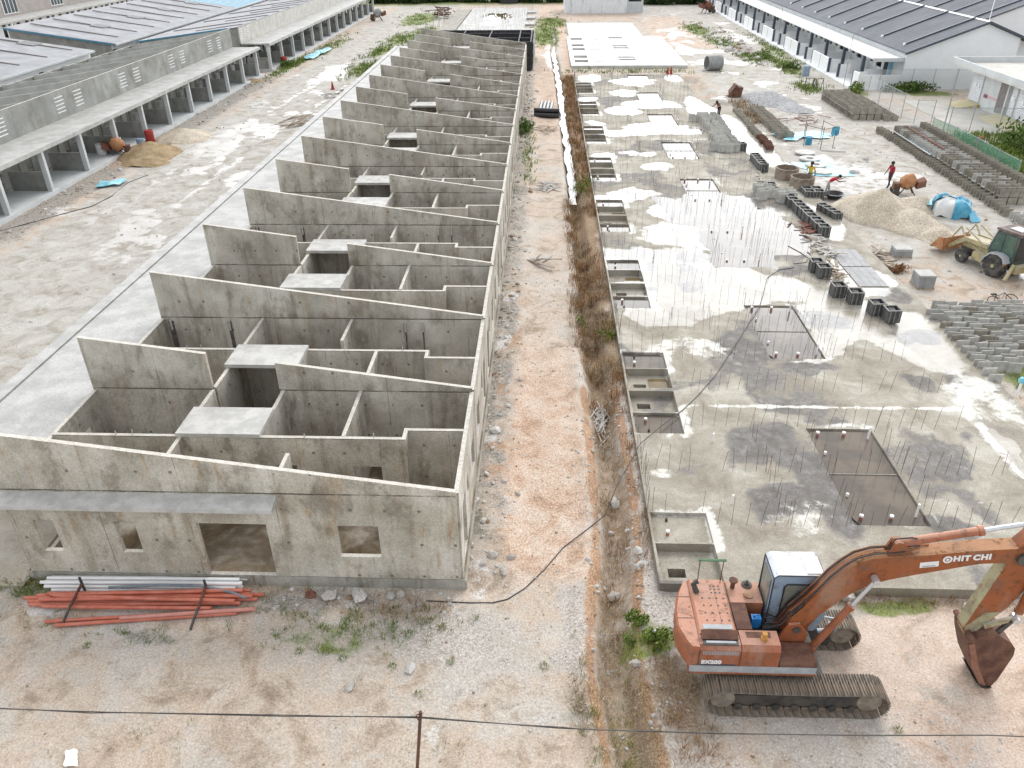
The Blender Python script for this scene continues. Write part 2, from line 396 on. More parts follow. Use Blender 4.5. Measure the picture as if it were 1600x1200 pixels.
def paint(x0_, y0_):
    d = pl_dist(x0_, y0_, DITCH); x, y = x0_, y0_; side = np.sign(x-np.interp(y, [p[1] for p in DITCH], [p[0] for p in DITCH]))
    near = x*0
    # A: red earth, grass, gravel, wet
    lane = band(x, 1.0, 3.7, .35)*sm(y, -1.0, 1.2)
    red = lane*(.35+.5*blob(x, y, 2.2, 5, 2.5, 9)+.35*sm(y, 40, 60))
    red = np.maximum(red, .75*band(x, 18.6, 27, 1.8)*band(y, 100, 146, 6)*(.4+.8*fbm(x, y, 9, 3)))
    red = np.maximum(red, .55*band(x, 4, 20, 2)*band(y, 135, 148, 3))
    red = np.maximum(red, .8*band(x, 4.3, 5.6, .3)*sm(y, 20, 30))
    red = np.maximum(red, .5*blob(x, y, .9, 9, 1.2, 6)+.35*blob(x, y, .8, 4, .8, 3))
    gr = x*0
    x = x0_+1.2*(fbm(x0_, y0_, 1.8, 1)-.5); y = y0_+1.2*(fbm(x0_, y0_, 1.8, 6)-.5)
    for cx, cy, a, b_, w in ((-19.8,86,2.2,7,.9), (-20.6,101,1.5,8,.8), (-19.5,113,2.2,7,.9), (-20.5,140,3.5,12,1), (-17,120,2.5,10,.8), (2.2,118,2.6,14,1), (3.2,134,3,8,1), (.6,92,.6,10,.6),
                           (26.5,122,2.2,9,.9), (27.6,108,2.2,5,.8), (28.6,94,1.6,5,.9), (31.3,88,1.5,9,.9), (30.2,73,1.6,3,.8), (33.2,100,1.2,14,.6), (38,47,4.2,7,1), (42,50,5,6,1), (36,40,3,6,.9), (41,70,3.5,1.6,1), (34.3,70,1.6,1.6,.9),
                           (21.6,11.6,1.3,1.3,.9), (22.5,10.8,2,1.5,.8), (-29.6,90,1.2,12,.8), (-28.5,106,1.6,10,.6), (-16.2,20,.45,10,.55), (-2.6,-1.7,2.6,.7,.42), (-11,-.5,2.5,.5,.5), (5.0,-1.5,.8,.8,.7), (4.1,-4,.6,1.4,.4), (11.5,-.3,2.5,.35,.55), (1.0,45,.4,9,.5), (13,86,12,2,.45), (24,84,7,4,.3)):
        gr = np.maximum(gr, w*blob(x, y, cx, cy, a, b_))
    gr = np.maximum(gr, sm(y, 158, 172)*.9); gr = gr*(.5+.9*fbm(x, y, 1.6, 1))
    gv = .5*blob(x, y, .6, -2.2, 2.2, 2.0)+.9*band(x, 4.75, 5.6, .25)*band(y, -3, 12, 1)+.5*band(x, 4.7, 12, .6)*band(y, -6, -3.6, .4)+.85*band(x, 2.9, 3.6, .3)*band(y, -3, .2, .5)
    gv = gv+.5*band(x, 0, 1.4, .4)*band(y, 0, 80, 1)+.6*blob(x, y, -2.2, -1.6, 3.5, .9)+.9*band(x, -31.2, -28, 1)*band(y, 48, 84, 4)*fbm(x, y, 3, 5)*1.5+.5*blob(x, y, 9.5, -.2, 6, .6)
    gv = np.clip(gv, 0, 1)
    wet = np.zeros_like(x)
    lr = band(x, -28, -15.5, 1.2)*band(y, 22, 95, 8); wet = np.maximum(wet, lr*sm(fbm(x*.8+y*.25, y*.3-x*.2, 2.6, 6), .47, .60)*.85)
    wet = np.maximum(wet, lr*.8*(np.exp(-((x+20.5+1.2*np.sin(y*.05))/.4)**2)+np.exp(-((x+24.2+1.2*np.sin(y*.05))/.45)**2))*sm(fbm(x, y, 6, 2), .4, .55))
    wet = np.maximum(wet, .9*band(x, 17, 34, 1)*band(y, 20, 150, 8)*sm(fbm(x, y, 4.5, 4), .54, .68)*.9)
    wet = np.maximum(wet, (1-sm(d, .1, .5))*sm(y, 32, 38))
    wet = np.maximum(wet, .9*blob(x, y, 2.9, 96, .9, 12)); wet = np.maximum(wet, .85*band(x, 20, 27, 2)*band(y, 84, 120, 5)*sm(fbm(x, y, 5, 1), .5, .6))
    # B: dry straw, dark rubble, lime white, ochre bank
    straw = band(x, 4.0, 5.5, .3)*band(y, 10, 82, 3)*.9+(1-sm(d, .3, .8))*(y < 14)*.55+.7*blob(x, y, 5.3, -3.0, 1.0, 1.2)+.4*blob(x, y, 5.6, -4.6, 1.5, .9)
    rub = .8*band(x, -.1, 1.1, .3)*band(y, 1, 80, 1)*(.3+.9*fbm(x, y, 2.0, 7))+.8*band(x, -31.3, -28.6, .8)*band(y, 25, 80, 4)+.6*blob(x, y, -8, -1.9, 1.2, .35)+.55*blob(x, y, -3.5, -.6, 4, .5)
    lime = np.zeros_like(x)
    for cx, cy, a, b_ in ((.32,-.05,.3,.35), (.45,.6,.35,.4), (-.35,-4.5,.22,.55), (-11.3,-.9,.9,.5), (.5,7.2,.4,.7), (.6,14.5,.5,.8), (-28.5,32,1.1,1.3), (19.3,62,1.5,4), (23.5,40,3.5,6), (-3.0,-.62,.5,.22), (.6,19,.5,.8), (5.15,1.4,.2,.5)): lime = np.maximum(lime, .72*blob(x, y, cx, cy, a, b_, .5))
    och = 1.05*np.exp(-((d-.62)/.17)**2)*band(y, -6, 11, .6)*(.35+1.1*fbm(x, y, 1.1, 2))+.55*band(x, .3, 1.5, .3)*band(y, 1.5, 19, 1)*sm(fbm(x, y, 1.6, 3), .42, .62)
    och = np.maximum(och, .8*blob(x, y, -30, 45, 3, 4)*(x > -31.5)*.6)
    A = np.stack([np.clip(red,0,1), np.clip(gr,0,1), gv, np.clip(wet,0,1)], -1); B = np.stack([np.clip(straw,0,1), np.clip(rub,0,1), np.clip(lime,0,1), np.clip(och,0,1)], -1)
    C = np.zeros_like(A)
    C[..., 0] = np.clip(band(x, 9, 30, 1.5)*band(y, -8, .2, .8)*.9*sm(fbm(x, y, 2.5, 3), .25, .5)+.55*blob(x, y, -6, -4, 9, 2.5)*fbm(x, y, 3, 5), 0, 1)      # pink-beige silt
    C[..., 1] = np.clip(band(x, -28, -15, 1.5)*sm(y, 4, 12)*.8+band(x, 19.5, 36, 2)*sm(y, 14, 30)*.75, 0, 1)                                       # pale yard crust
    C[..., 2] = fbm(x, y, 1.4, 6); C[..., 3] = 1
    return A, B, C
for nm, arr in zip(('zone_a', 'zone_b', 'zone_c'), paint(GX, GY)):
    at = gme.color_attributes.new(nm, 'FLOAT_COLOR', 'POINT'); at.data.foreach_set('color', arr.reshape(-1, 4).astype(np.float32).ravel())
b = NB('site_soil'); geo = b.n('ShaderNodeNewGeometry').outputs['Position']; b.c = None
N = lambda s, d=5, r=.6: b.noise(s, d, geo, r)
A_ = b.n('ShaderNodeAttribute', attribute_name='zone_a'); a = b.rgb(A_.outputs['Color']); aw = A_.outputs['Alpha']
B_ = b.n('ShaderNodeAttribute', attribute_name='zone_b'); bb = b.rgb(B_.outputs['Color']); bo = B_.outputs['Alpha']
c = b.rgb(b.attr('zone_c'))
n1, n2, n3, n4 = N(.42, 8, .68), N(2.6, 8, .72), N(20, 5, .7), N(55, 4, .7)
n5 = b.noise(.95, 8, geo, .64, .8); n6 = b.noise(.28, 6, geo, .6, .5); n7 = b.noise(7, 6, geo, .7)
ed = b.math('ADD', b.math('MULTIPLY', n5, .5), b.math('ADD', b.math('MULTIPLY', n2, .3), b.math('MULTIPLY', n3, .2)))      # edge breaker about 0.5
def msk(v, k=1.0, lo=.32, hi=.72): return b.math('MULTIPLY', b.mr(b.math('ADD', v, b.math('MULTIPLY', b.math('SUBTRACT', ed, .5), 2.9)), lo, hi), k)
col = b.ramp(n5, [(.30, (.25,.19,.14)), (.42, (.41,.335,.265)), (.52, (.53,.455,.38)), (.62, (.46,.43,.39)), (.74, (.61,.545,.475))])
col = b.mix(b.mr(n1, .45, .62, 0, .6), col, (.54,.42,.325)); col = b.mix(b.mr(n6, .46, .60, 0, .65), col, (.53,.505,.465)); col = b.mix(b.mr(n2, .52, .68, 0, .6), col, (.32,.25,.185))
col = b.mix(b.math('MULTIPLY', b.mr(n7, .56, .66), b.mr(n5, .40, .55, .6, .05)), col, (.21,.16,.11))
col = b.mix(msk(c[1], .95), col, b.ramp(n5, [(.32, (.25,.23,.19)), (.45, (.40,.38,.34)), (.58, (.48,.465,.43)), (.72, (.56,.55,.52))]))
col = b.mix(msk(c[0], .7), col, b.ramp(n5, [(.34, (.42,.30,.22)), (.48, (.60,.46,.37)), (.64, (.67,.54,.45))]))
col = b.mix(msk(a[0], .85), col, b.ramp(b.mix(.5, n5, n3), [(.34, (.33,.17,.095)), (.44, (.50,.33,.23)), (.54, (.60,.475,.385)), (.66, (.68,.585,.51))]))
grav = b.ramp(b.vor(26, geo, 'Color'), [(.1, (.30,.27,.24)), (.5, (.46,.42,.385)), (.9, (.62,.59,.56))])
col = b.mix(msk(a[2], .8), col, grav)
col = b.mix(msk(bb[1], .85), col, b.ramp(b.mix(.6, b.vor(13, geo, 'Color'), n3), [(.2, (.09,.08,.065)), (.5, (.27,.25,.22)), (.8, (.52,.50,.46))]))
col = b.mix(msk(bo, .85), col, b.ramp(b.mix(.5, n5, n3), [(.35, (.17,.08,.035)), (.5, (.36,.195,.10)), (.62, (.52,.36,.23))]))
col = b.mix(msk(bb[0], .8), col, b.ramp(n3, [(.3, (.10,.06,.03)), (.5, (.24,.155,.08)), (.7, (.40,.31,.19))]))
col = b.mix(msk(bb[2], .8, .45, .8), col, b.ramp(n2, [(.3, (.52,.51,.49)), (.7, (.76,.75,.74))]))
col = b.mix(msk(a[1], .9), col, b.ramp(b.mix(.5, n3, n5), [(.3, (.05,.08,.012)), (.5, (.15,.20,.035)), (.65, (.28,.30,.085))]))
peb = b.vor(11, geo, 'Distance'); pc = b.vor(11, geo, 'Color')
pm = b.math('MULTIPLY', b.mr(peb, .10, .22, 1., 0.), b.mr(b.rgb(pc)[0], .72, .74))
col = b.mix(b.math('MULTIPLY', pm, .7), col, b.ramp(b.rgb(pc)[1], [(0, (.17,.135,.10)), (.5, (.60,.55,.49)), (1, (.80,.78,.75))]))
col = b.mix(.38, col, b.ramp(n3, [(.3, .05), (.7, .95)]), 'OVERLAY'); col = b.mix(.16, col, b.ramp(n4, [(.3, 0.), (.7, 1.)]), 'OVERLAY')
wm = b.mr(b.math('ADD', aw, b.math('MULTIPLY', b.math('SUBTRACT', n5, .5), 2.2)), .36, .72)
col = b.mix(b.math('MULTIPLY', wm, .35), col, (.20,.165,.125))
hh = b.math('ADD', b.math('MULTIPLY', n2, 1.6), b.math('ADD', b.math('ADD', n3, n7), b.math('MULTIPLY', pm, .5)))
b.bump(b.math('MULTIPLY', hh, b.math('SUBTRACT', 1., b.math('MULTIPLY', wm, .85))), .42, .05)
M_['soil'] = b.fin(col, b.mr(wm, 0, 1, .92, .34, False), .5)
gme.materials.append(M_['soil'])
go = bpy.data.objects.new('ground', gme); COL.objects.link(go); go['kind'] = 'structure'
# ---------------------------------------------------------------- the unfinished terrace in the middle
U = 5.117
T = thing('terrace_building', 'long unfinished roofless concrete terrace with rows of sloping party walls beside the dirt lane', 'building', (-6, 0, 0))
T2 = lambda x: 3.39+(5.04-3.39)*(-x/12.04)
def part(name, f, mat, parent=T, label=None):
    m = MB(); f(m); return obj(name, m, mat, parent, label)
YE = 16*U
part('floor_slab', lambda m: (m.box(-12.16, -.02, -.3, .1, YE+.1, .35)), M_['floor'])
part('plinth', lambda m: (m.box(-12.2, -.06, -.3, .12, -.0205, .33), m.box(.1005, -.0205, -.3, .16, YE+.1, .24)), M_['plinth'])
part('porch_floor', lambda m: m.box(-15.2, -.4, -.3, -12.21, YE, .10), weath('dusty_porch_floor', (.46,.41,.335), (.60,.56,.49), .8, .85, .3, (.32,.27,.20), .4, .9))
t = .065
def full_wall(y, ops=(), lab=None, front=False):
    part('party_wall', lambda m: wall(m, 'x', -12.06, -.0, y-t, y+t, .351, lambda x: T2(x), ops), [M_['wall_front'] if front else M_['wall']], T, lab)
full_wall(0, [(-11.43,-10.88,1.12,2.22), (-9.22,-8.66,1.12,2.22), (-6.98,-5.1,.352,2.21), (-3.22,-2.11,1.11,2.21)], 'stained front gable wall with window and door openings', True)
for k in range(2, 17, 2): full_wall(k*U)
for k in range(1, 16, 2):
    y = k*U
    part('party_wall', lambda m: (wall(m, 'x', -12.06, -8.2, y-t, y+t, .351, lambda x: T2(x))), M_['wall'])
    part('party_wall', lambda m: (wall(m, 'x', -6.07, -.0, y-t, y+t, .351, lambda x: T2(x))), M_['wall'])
ZT = 3.25
M_['chase'] = weath('dark_open_chase', (.07,.065,.06), (.16,.15,.135), 6)
for p in range(8):
    y0 = p*2*U
    for s in (0, 1):
        fy = (lambda y: y0+y) if s == 0 else (lambda y: y0+2*U-y)
        o2 = lambda a, c: (min(fy(a), fy(c)), max(fy(a), fy(c)))
        ya = fy(2.5)
        ops = [(-5.79,-4.95,.352,2.28), (-3.32,-2.46,.352,2.28), (-10.4,-9.5,.352,2.28)]
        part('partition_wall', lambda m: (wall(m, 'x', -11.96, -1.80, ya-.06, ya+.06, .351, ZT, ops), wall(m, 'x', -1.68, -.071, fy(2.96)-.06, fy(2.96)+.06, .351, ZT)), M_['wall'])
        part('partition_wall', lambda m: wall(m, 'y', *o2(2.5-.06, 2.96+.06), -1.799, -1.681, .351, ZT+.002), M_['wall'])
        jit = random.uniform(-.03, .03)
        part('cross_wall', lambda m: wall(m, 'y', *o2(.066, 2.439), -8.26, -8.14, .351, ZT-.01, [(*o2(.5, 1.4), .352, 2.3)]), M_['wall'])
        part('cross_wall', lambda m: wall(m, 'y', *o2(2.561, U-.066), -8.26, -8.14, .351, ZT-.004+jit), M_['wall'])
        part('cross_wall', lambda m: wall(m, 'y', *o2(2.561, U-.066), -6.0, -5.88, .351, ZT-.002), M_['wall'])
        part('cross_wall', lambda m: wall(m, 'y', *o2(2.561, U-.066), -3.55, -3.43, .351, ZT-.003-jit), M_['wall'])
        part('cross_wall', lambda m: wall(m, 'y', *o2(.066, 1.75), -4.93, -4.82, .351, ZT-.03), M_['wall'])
        part('tank_slab', lambda m: m.box(-8.3, o2(2.41, 3.82)[0], ZT+.003, -5.86, o2(2.41, 3.82)[1], ZT+.13), M_['tank'])
        # porch front wall with a door and a window
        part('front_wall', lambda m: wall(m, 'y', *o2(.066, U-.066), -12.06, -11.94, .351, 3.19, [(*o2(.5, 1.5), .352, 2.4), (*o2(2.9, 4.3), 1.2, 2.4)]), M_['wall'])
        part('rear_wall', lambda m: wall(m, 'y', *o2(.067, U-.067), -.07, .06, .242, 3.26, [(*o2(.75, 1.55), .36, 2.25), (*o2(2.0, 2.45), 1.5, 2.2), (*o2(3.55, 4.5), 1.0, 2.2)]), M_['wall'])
        # stub conduits cast into the wall tops, seen as small white pipes
        if p < 3:
            for x in (-10.1, -9.6, -4.6, -2.6):
                part('conduit_stub', lambda m: m.tube([(x, ya, ZT-.1), (x+.01, ya, ZT+random.uniform(.1, .2))], .016, 5), M_['tank'])
            for x, w in ((-11.72,.10), (-9.5,.07), (-2.9,.03), (-2.25,.03)) if s == 1 else ():
                yy = fy(.066)
                part('pipe_chase', lambda m: m.box(x-w, yy-.006, 1.0, x+w, yy+.004, 3.1), M_['chase'])
                part('conduit_stub', lambda m: m.tube([(x, yy-.05, 2.75), (x, yy-.05, 3.13)], .04, 6), M_['tank'])
# front canopy and porch roof
part('canopy', lambda m: m.prism([(-.062,2.97),(-.55,2.97),(-.55,3.09),(-.062,3.19)], -15.19, -4.66, 'x'), M_['tank'])
part('porch_roof', lambda m: (m.box(-14.70, -.065, 2.97, -12.061, YE+.07, 3.10), m.box(-15.2, -.065, 2.9, -14.76, YE+.07, 3.13)), M_['slab_pale'])
part('roof_gutter', lambda m: m.box(-14.7595, -.06, 2.95, -14.7005, YE+.06, 3.06), weath('dirty_gutter', (.10,.09,.08), (.25,.23,.2), 4, dirt=(.5,.49,.46), dirt_amt=.4))
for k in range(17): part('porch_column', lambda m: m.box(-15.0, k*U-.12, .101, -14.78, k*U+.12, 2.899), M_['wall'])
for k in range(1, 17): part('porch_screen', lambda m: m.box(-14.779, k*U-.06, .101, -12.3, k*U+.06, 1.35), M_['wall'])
# ---------------------------------------------------------------- cast ground-floor slabs on the right
def inpoly(x, y, P):
    c = np.zeros(x.shape, bool); n = len(P)
    for i in range(n):
        (x0, y0), (x1, y1) = P[i], P[i-1]
        if y0 == y1: continue
        c ^= ((y0 > y) != (y1 > y)) & (x < (x1-x0)*(y-y0)/(y1-y0)+x0)
    return c
def poly_soft(x, y, P, s):
    d = pl_dist(x, y, P+[P[0]]); sd = np.where(inpoly(x, y, P), d, -d); return sm(sd, -s, s)
def slab_material():
    b = NB('site_cast_slab'); geo = b.n('ShaderNodeNewGeometry').outputs['Position']
    N = lambda s, d=5, r=.62: b.noise(s, d, geo, r)
    At = b.n('ShaderNodeAttribute', attribute_name='zone'); a = b.rgb(At.outputs['Color'])
    n1, n2, n3 = b.noise(.55, 9, geo, .68, .5), N(2.6, 8, .72), N(24, 5, .7)
    ed = b.math('MULTIPLY', b.math('SUBTRACT', b.math('ADD', b.math('MULTIPLY', n1, .65), b.math('MULTIPLY', n2, .35)), .5), 3.0)
    msk = lambda v, lo, hi, k=1.: b.math('MULTIPLY', b.mr(b.math('ADD', v, ed), lo, hi), k)
    col = b.ramp(n1, [(.28, (.18,.157,.12)), (.40, (.285,.257,.205)), (.52, (.365,.338,.28)), (.64, (.48,.455,.395)), (.76, (.33,.305,.255))])
    col = b.mix(b.mr(n2, .55, .75, 0, .5), col, (.25,.235,.185))
    damp = msk(a[2], .42, .85)
    col = b.mix(b.math('MULTIPLY', damp, .9), col, b.ramp(n2, [(.3, (.055,.047,.043)), (.5, (.12,.11,.105)), (.72, (.25,.24,.235))]))
    pale = msk(a[1], .36, .66)
    col = b.mix(b.math('MULTIPLY', pale, .9), col, b.ramp(n2, [(.3, (.62,.60,.55)), (.7, (.76,.75,.71))]))
    wet = b.mr(b.math('ADD', a[0], b.math('MULTIPLY', ed, .7)), .34, .66)
    rim = b.math('MULTIPLY', b.mr(b.math('ADD', a[0], b.math('MULTIPLY', ed, .7)), .22, .40), b.math('SUBTRACT', 1., wet))
    col = b.mix(b.math('MULTIPLY', rim, .45), col, (.22,.205,.165))
    col = b.mix(b.math('MULTIPLY', wet, .12), col, (.30,.30,.30))
    ck = b.math('ABSOLUTE', b.math('SUBTRACT', N(.45, 4, .7), .5)); col = b.mix(b.mr(ck, .0015, .004, .22, 0.), col, (.12,.11,.10))
    col = b.mix(.3, col, b.ramp(n3, [(.3, 0.), (.7, 1.)]), 'OVERLAY')
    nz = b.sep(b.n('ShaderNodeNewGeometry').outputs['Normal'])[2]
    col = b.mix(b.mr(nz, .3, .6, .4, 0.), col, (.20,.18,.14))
    b.bump(b.math('MULTIPLY', b.math('ADD', n3, n2), b.math('SUBTRACT', 1., b.math('MULTIPLY', wet, .88))), .22, .02)
    rg = b.math('SUBTRACT', .93, b.math('ADD', b.math('MULTIPLY', wet, .70), b.math('MULTIPLY', damp, .12)))
    return b.fin(col, b.math('MAXIMUM', rg, .17), .8)
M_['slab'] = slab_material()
def puddle_mat(name, c, murk):
    b = NB(name); geo = b.n('ShaderNodeNewGeometry').outputs['Position']
    n1 = b.noise(.9, 6, geo); col = b.mix(b.mr(n1, .4, .65), c, murk)
    b.bump(b.noise(7, 2, geo), .012, .02)
    return b.fin(col, .04, .5)
M_['puddle'] = puddle_mat('rain_water', (.10,.085,.07), (.16,.13,.10))
M_['brownwater'] = puddle_mat('muddy_water', (.16,.12,.06), (.24,.18,.10))
def slab_cells(x0, x1, y0, y1, zf, paintf, bx, by, step, zbot=-.35):
    def lines(a, c, br):
        br = sorted(set([a, c]+[q for q in br if a < q < c])); o = []
        for p, q in zip(br[:-1], br[1:]): n = max(1, round((q-p)/step)); o += [p+(q-p)*i/n for i in range(n)]
        return o+[c]
    X, Y = lines(x0, x1, bx), lines(y0, y1, by); xc = np.array([(p+q)/2 for p, q in zip(X[:-1], X[1:])]); yc = np.array([(p+q)/2 for p, q in zip(Y[:-1], Y[1:])])
    Z = np.array([[zf(x, y) for x in xc] for y in yc]); mb = MB()
    for j in range(len(yc)):
        for i in range(len(xc)):
            z = Z[j, i]; a, b_, c, d = X[i], X[i+1], Y[j], Y[j+1]
            mb.add([(a,c,z),(b_,c,z),(b_,d,z),(a,d,z)], [(0,1,2,3)])
            zl = Z[j, i-1] if i else zbot
            if zl != z: mb.add([(a,c,zl),(a,d,zl),(a,d,z),(a,c,z)], [(0,3,2,1)])
            zl = Z[j-1, i] if j else zbot
            if zl != z: mb.add([(a,c,zl),(b_,c,zl),(b_,c,z),(a,c,z)], [(0,1,2,3)])
            if i == len(xc)-1: mb.add([(b_,c,zbot),(b_,d,zbot),(b_,d,z),(b_,c,z)], [(0,1,2,3)])
            if j == len(yc)-1: mb.add([(a,d,zbot),(b_,d,zbot),(b_,d,z),(a,d,z)], [(3,2,1,0)])
    me = mb.mesh('slab', smooth=False); P = np.array(mb.v)
    at = me.color_attributes.new('zone', 'FLOAT_COLOR', 'POINT'); at.data.foreach_set('color', paintf(P[:, 0], P[:, 1]).astype(np.float32).ravel())
    return me
PU = 2*U
def vloc(y): v = y % PU; return min(v, PU-v)
def slab_z(x, y):
    v = vloc(y)
    if 5.52 < x < 7.22:
        if .11 < v < 1.6: return -.5 if 5.8 < x < 6.3 and .55 < v < .9 else -.02
        if 1.66 < v < 2.98: return .17
    if 11.55 < x < 13.8 and 2.55 < v: return .18
    return .30
WP = [[(5.5,25.1),(10.5,24.8),(11.2,22.8),(12.3,23.2),(13.3,21.9),(15.3,20.7),(17.4,19.6),(17.4,18.2),(15.6,18.0),(13.8,18.1),(11.4,17.7),(9.8,16.5),(8.7,15.5),(6.7,15.0),(5.9,16.2),(5.6,20)],
      [(13.85,18),(17,18.5),(19.2,17.8),(19,15.9),(19.6,12.6),(18.2,11.8),(17.4,12.2),(17.3,13.8),(15.7,14.5),(14.6,12.7),(13.85,12.8)]]
def slab_paint(x0_, y0_):
    x = x0_+1.5*(fbm(x0_, y0_*.7, 2.4, 1)-.5)+.7*(fbm(x0_, y0_, .8, 4)-.5); y = y0_+2.6*(fbm(x0_, y0_*.7, 2.6, 6)-.5)+.8*(fbm(x0_, y0_, .8, 2)-.5)
    w = np.zeros_like(x); p = np.zeros_like(x); d = np.zeros_like(x)
    for P in WP: w = np.maximum(w, poly_soft(x, y, P, .8))
    for cx, cy, a, b_ in ((17.9,6.7,.35,1.9), (12.5,27,5.0,2.8), (14.8,31,2.6,2.0), (8.2,35,1.7,1.2), (10.3,31.5,1.6,2.2), (10.2,41.2,1.5,.8), (9.2,45.0,1.9,.7), (14.6,33,1.5,1.6), (6.4,33.5,1.2,1), (6.3,38.4,1.0,.8),
                          (12,53.5,3.6,2), (9.2,51.8,2.4,1.5), (15.3,53,1.4,1.8), (9.5,60,1.9,2), (12.5,63,3.2,2.4), (10.5,69,1.6,2), (11.8,75,2.5,2.6), (7,77,1.4,2.2), (16.5,77,1.2,2.5), (6.6,44,1.0,1.2), (6.7,55,1.0,1.2), (6.6,66,1.1,1.2), (17.8,22,2,2.5), (18.6,30,1.2,4), (18.6,50,1.4,10), (16.9,60,1.4,8)):
        w = np.maximum(w, blob(x, y, cx, cy, a, b_, .5))
    w = np.maximum(w, .3*sm(y, 40, 60)*fbm(x, y, 4, 3))
    xw, yw = x, y; x, y = x0_, y0_+.10*(fbm(x0_, y0_, .6, 3)-.5)*2
    v = y % PU; v = np.minimum(v, PU-v)
    # cement haunches around the sunken bays and along the day joints
    dx = np.maximum(np.maximum(11.55-x, x-13.8), 0); dy = np.maximum(2.55-v, 0); dr = np.hypot(dx, dy); p = np.maximum(p, .52*(1-sm(dr, .15, .6))*(dr > .001)*sm(x, 11.5, 12.6))
    dx = np.maximum(np.maximum(5.45-x, x-7.22), 0); dy = np.maximum(np.maximum(1.5-v, v-2.98), 0); dr = np.hypot(dx, dy); p = np.maximum(p, .8*(1-sm(dr, .15, .5))*(x > 7.0)); p = np.maximum(p, .6*(1-sm(v-2.98, .05, .5))*(v > 2.98)*(x < 7.4))
    for yy in (9.1, 28.6, 49.5): p = np.maximum(p, .9*np.exp(-((y-yy-.06*np.sin(x*2.1))/.12)**2)*band(x, 7.3, 17.4, .3)*sm(fbm(x, y, 2.2, 1), .3, .45))
    p = np.maximum(p, .75*np.exp(-((y-3.7-.08*np.sin(x*3))/.06)**2)*band(x, 14.6, 16.4, .3)); p = np.maximum(p, .5*blob(x, y, 9.8, 2.9, 1.5, 1.2)); p = np.maximum(p, .75*blob(x, y, 6.0, 4.9, .7, .35)); p = np.maximum(p, .9*np.exp(-((x-17.75)/.18)**2)*band(y, 4.9, 8.4, .5))
    p = np.maximum(p, .6*blob(x, y, 8.5, 13.9, 2.2, 1.2)*fbm(x, y, 1.5, 2)*1.6); p = np.maximum(p, .55*band(x, 17.45, 20, .1)*band(y, 8, 12, 1))
    x, y = xw, yw
    for cx, cy, a, b_ in ((9.9,6.6,1.7,1.5), (10.9,5.4,1.3,.9), (11.2,4.0,1.1,2.2), (9.6,3.1,1.2,.8), (14.2,2.3,.8,.9), (15,5.0,1.1,.35), (11.2,8.9,.9,.7), (10.8,13.6,1.6,1.5), (13,11.9,1.7,.7), (14.8,16.4,1.6,1.1), (10.6,23.6,1.4,.8), (18.6,11.2,.9,.9), (15.3,22.2,1.3,.8), (14.4,28.5,2.6,1.2), (16.8,10.9,.6,.6), (18.3,15.1,.9,.8), (18.9,19.6,.9,1.0)):
        d = np.maximum(d, 1.15*blob(x, y, cx, cy, a*1.1, b_*1.1, .6))
    d = np.maximum(d, .75*sm(fbm(x, y, 3.0, 5), .50, .64))
    return np.stack([w, p, d, np.ones_like(x)], -1)
bx = [5.52, 5.8, 6.3, 7.22, 11.55, 13.8]; by = []
for k in range(9):
    for v in (.11, .55, .9, 1.6, 1.66, 2.55, 2.98): by += [k*PU+v, k*PU-v]
SL = thing('foundation_slab', 'large wet concrete ground-floor slab with sunken bays and rows of starter bars behind the excavator', 'slab', (11, 40, 0))
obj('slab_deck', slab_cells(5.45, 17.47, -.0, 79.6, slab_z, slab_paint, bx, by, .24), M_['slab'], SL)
obj('porch_strip', slab_cells(17.475, 19.95, 0, 66, lambda x, y: .22, slab_paint, [], [], .3), M_['slab'], SL)
for o in SL.children: o.location = (-11, -40, 0)
def rebar_mb(lst):
    m = MB()
    for x, y, z, h in lst:
        a, c = rng.normal(0, .05), rng.normal(0, .05); m.tube([(x, y, z-.02), (x+a*h*.5, y+c*h*.5, z+h*.5), (x+a*h*1.2, y+c*h, z+h)], .0068, 3, caps=False)
    return m
M_['rebar'] = weath('rusty_starter_bar', (.05,.04,.035), (.12,.075,.05), 8, .7, bump=0)
RB = []
for k in range(8):
    for s in (0, 1):
        f = (lambda v: k*PU+v) if s == 0 else (lambda v: k*PU+PU-v)
        for yy in ((f(.0),) if s == 0 else ()): RB += [(x, yy+.02, .3, 1.0) for x in np.arange(7.5, 17.4, .36)]
        RB += [(x, f(2.45), .3, 1.0) for x in np.arange(7.5, 11.3, .42)]+[(x, f(2.5), .3 if not 11.55 < x < 13.8 else .18, 1.) for x in np.arange(11.6, 17.2, .40)]
        RB += [(x, f(3.05), .3, .9) for x in np.arange(5.6, 7.3, .38)]
        if s == 0: RB += [(x, f(U), .18 if 11.55 < x < 13.8 else .3, 1.05) for x in np.arange(5.6, 17.3, .36)]
        for xx in (9.55, 11.45, 13.9): RB += [(xx, y, .3, 1.) for y in np.sort([f(2.6), f(U)])[0]+np.arange(0, 2.5, .4)]
        RB += [(5.5, y, .3, .9) for y in np.sort([f(3.1), f(U)])[0]+np.arange(0, 2.0, .3)]
RB = [(x+rng.normal(0, .02), y+rng.normal(0, .02), z, h*rng.uniform(.75, 1.05)) for x, y, z, h in RB if rng.random() > .18 and y > .1]
RB.sort(key=lambda q: (q[0]-2.1)**2+(q[1]+15.7)**2)
for q in RB[:100]: obj('starter_bar', rebar_mb([q]), M_['rebar'], SL)
obj('starter_bar', rebar_mb(RB[100:]), M_['rebar'], SL, kind='stuff')
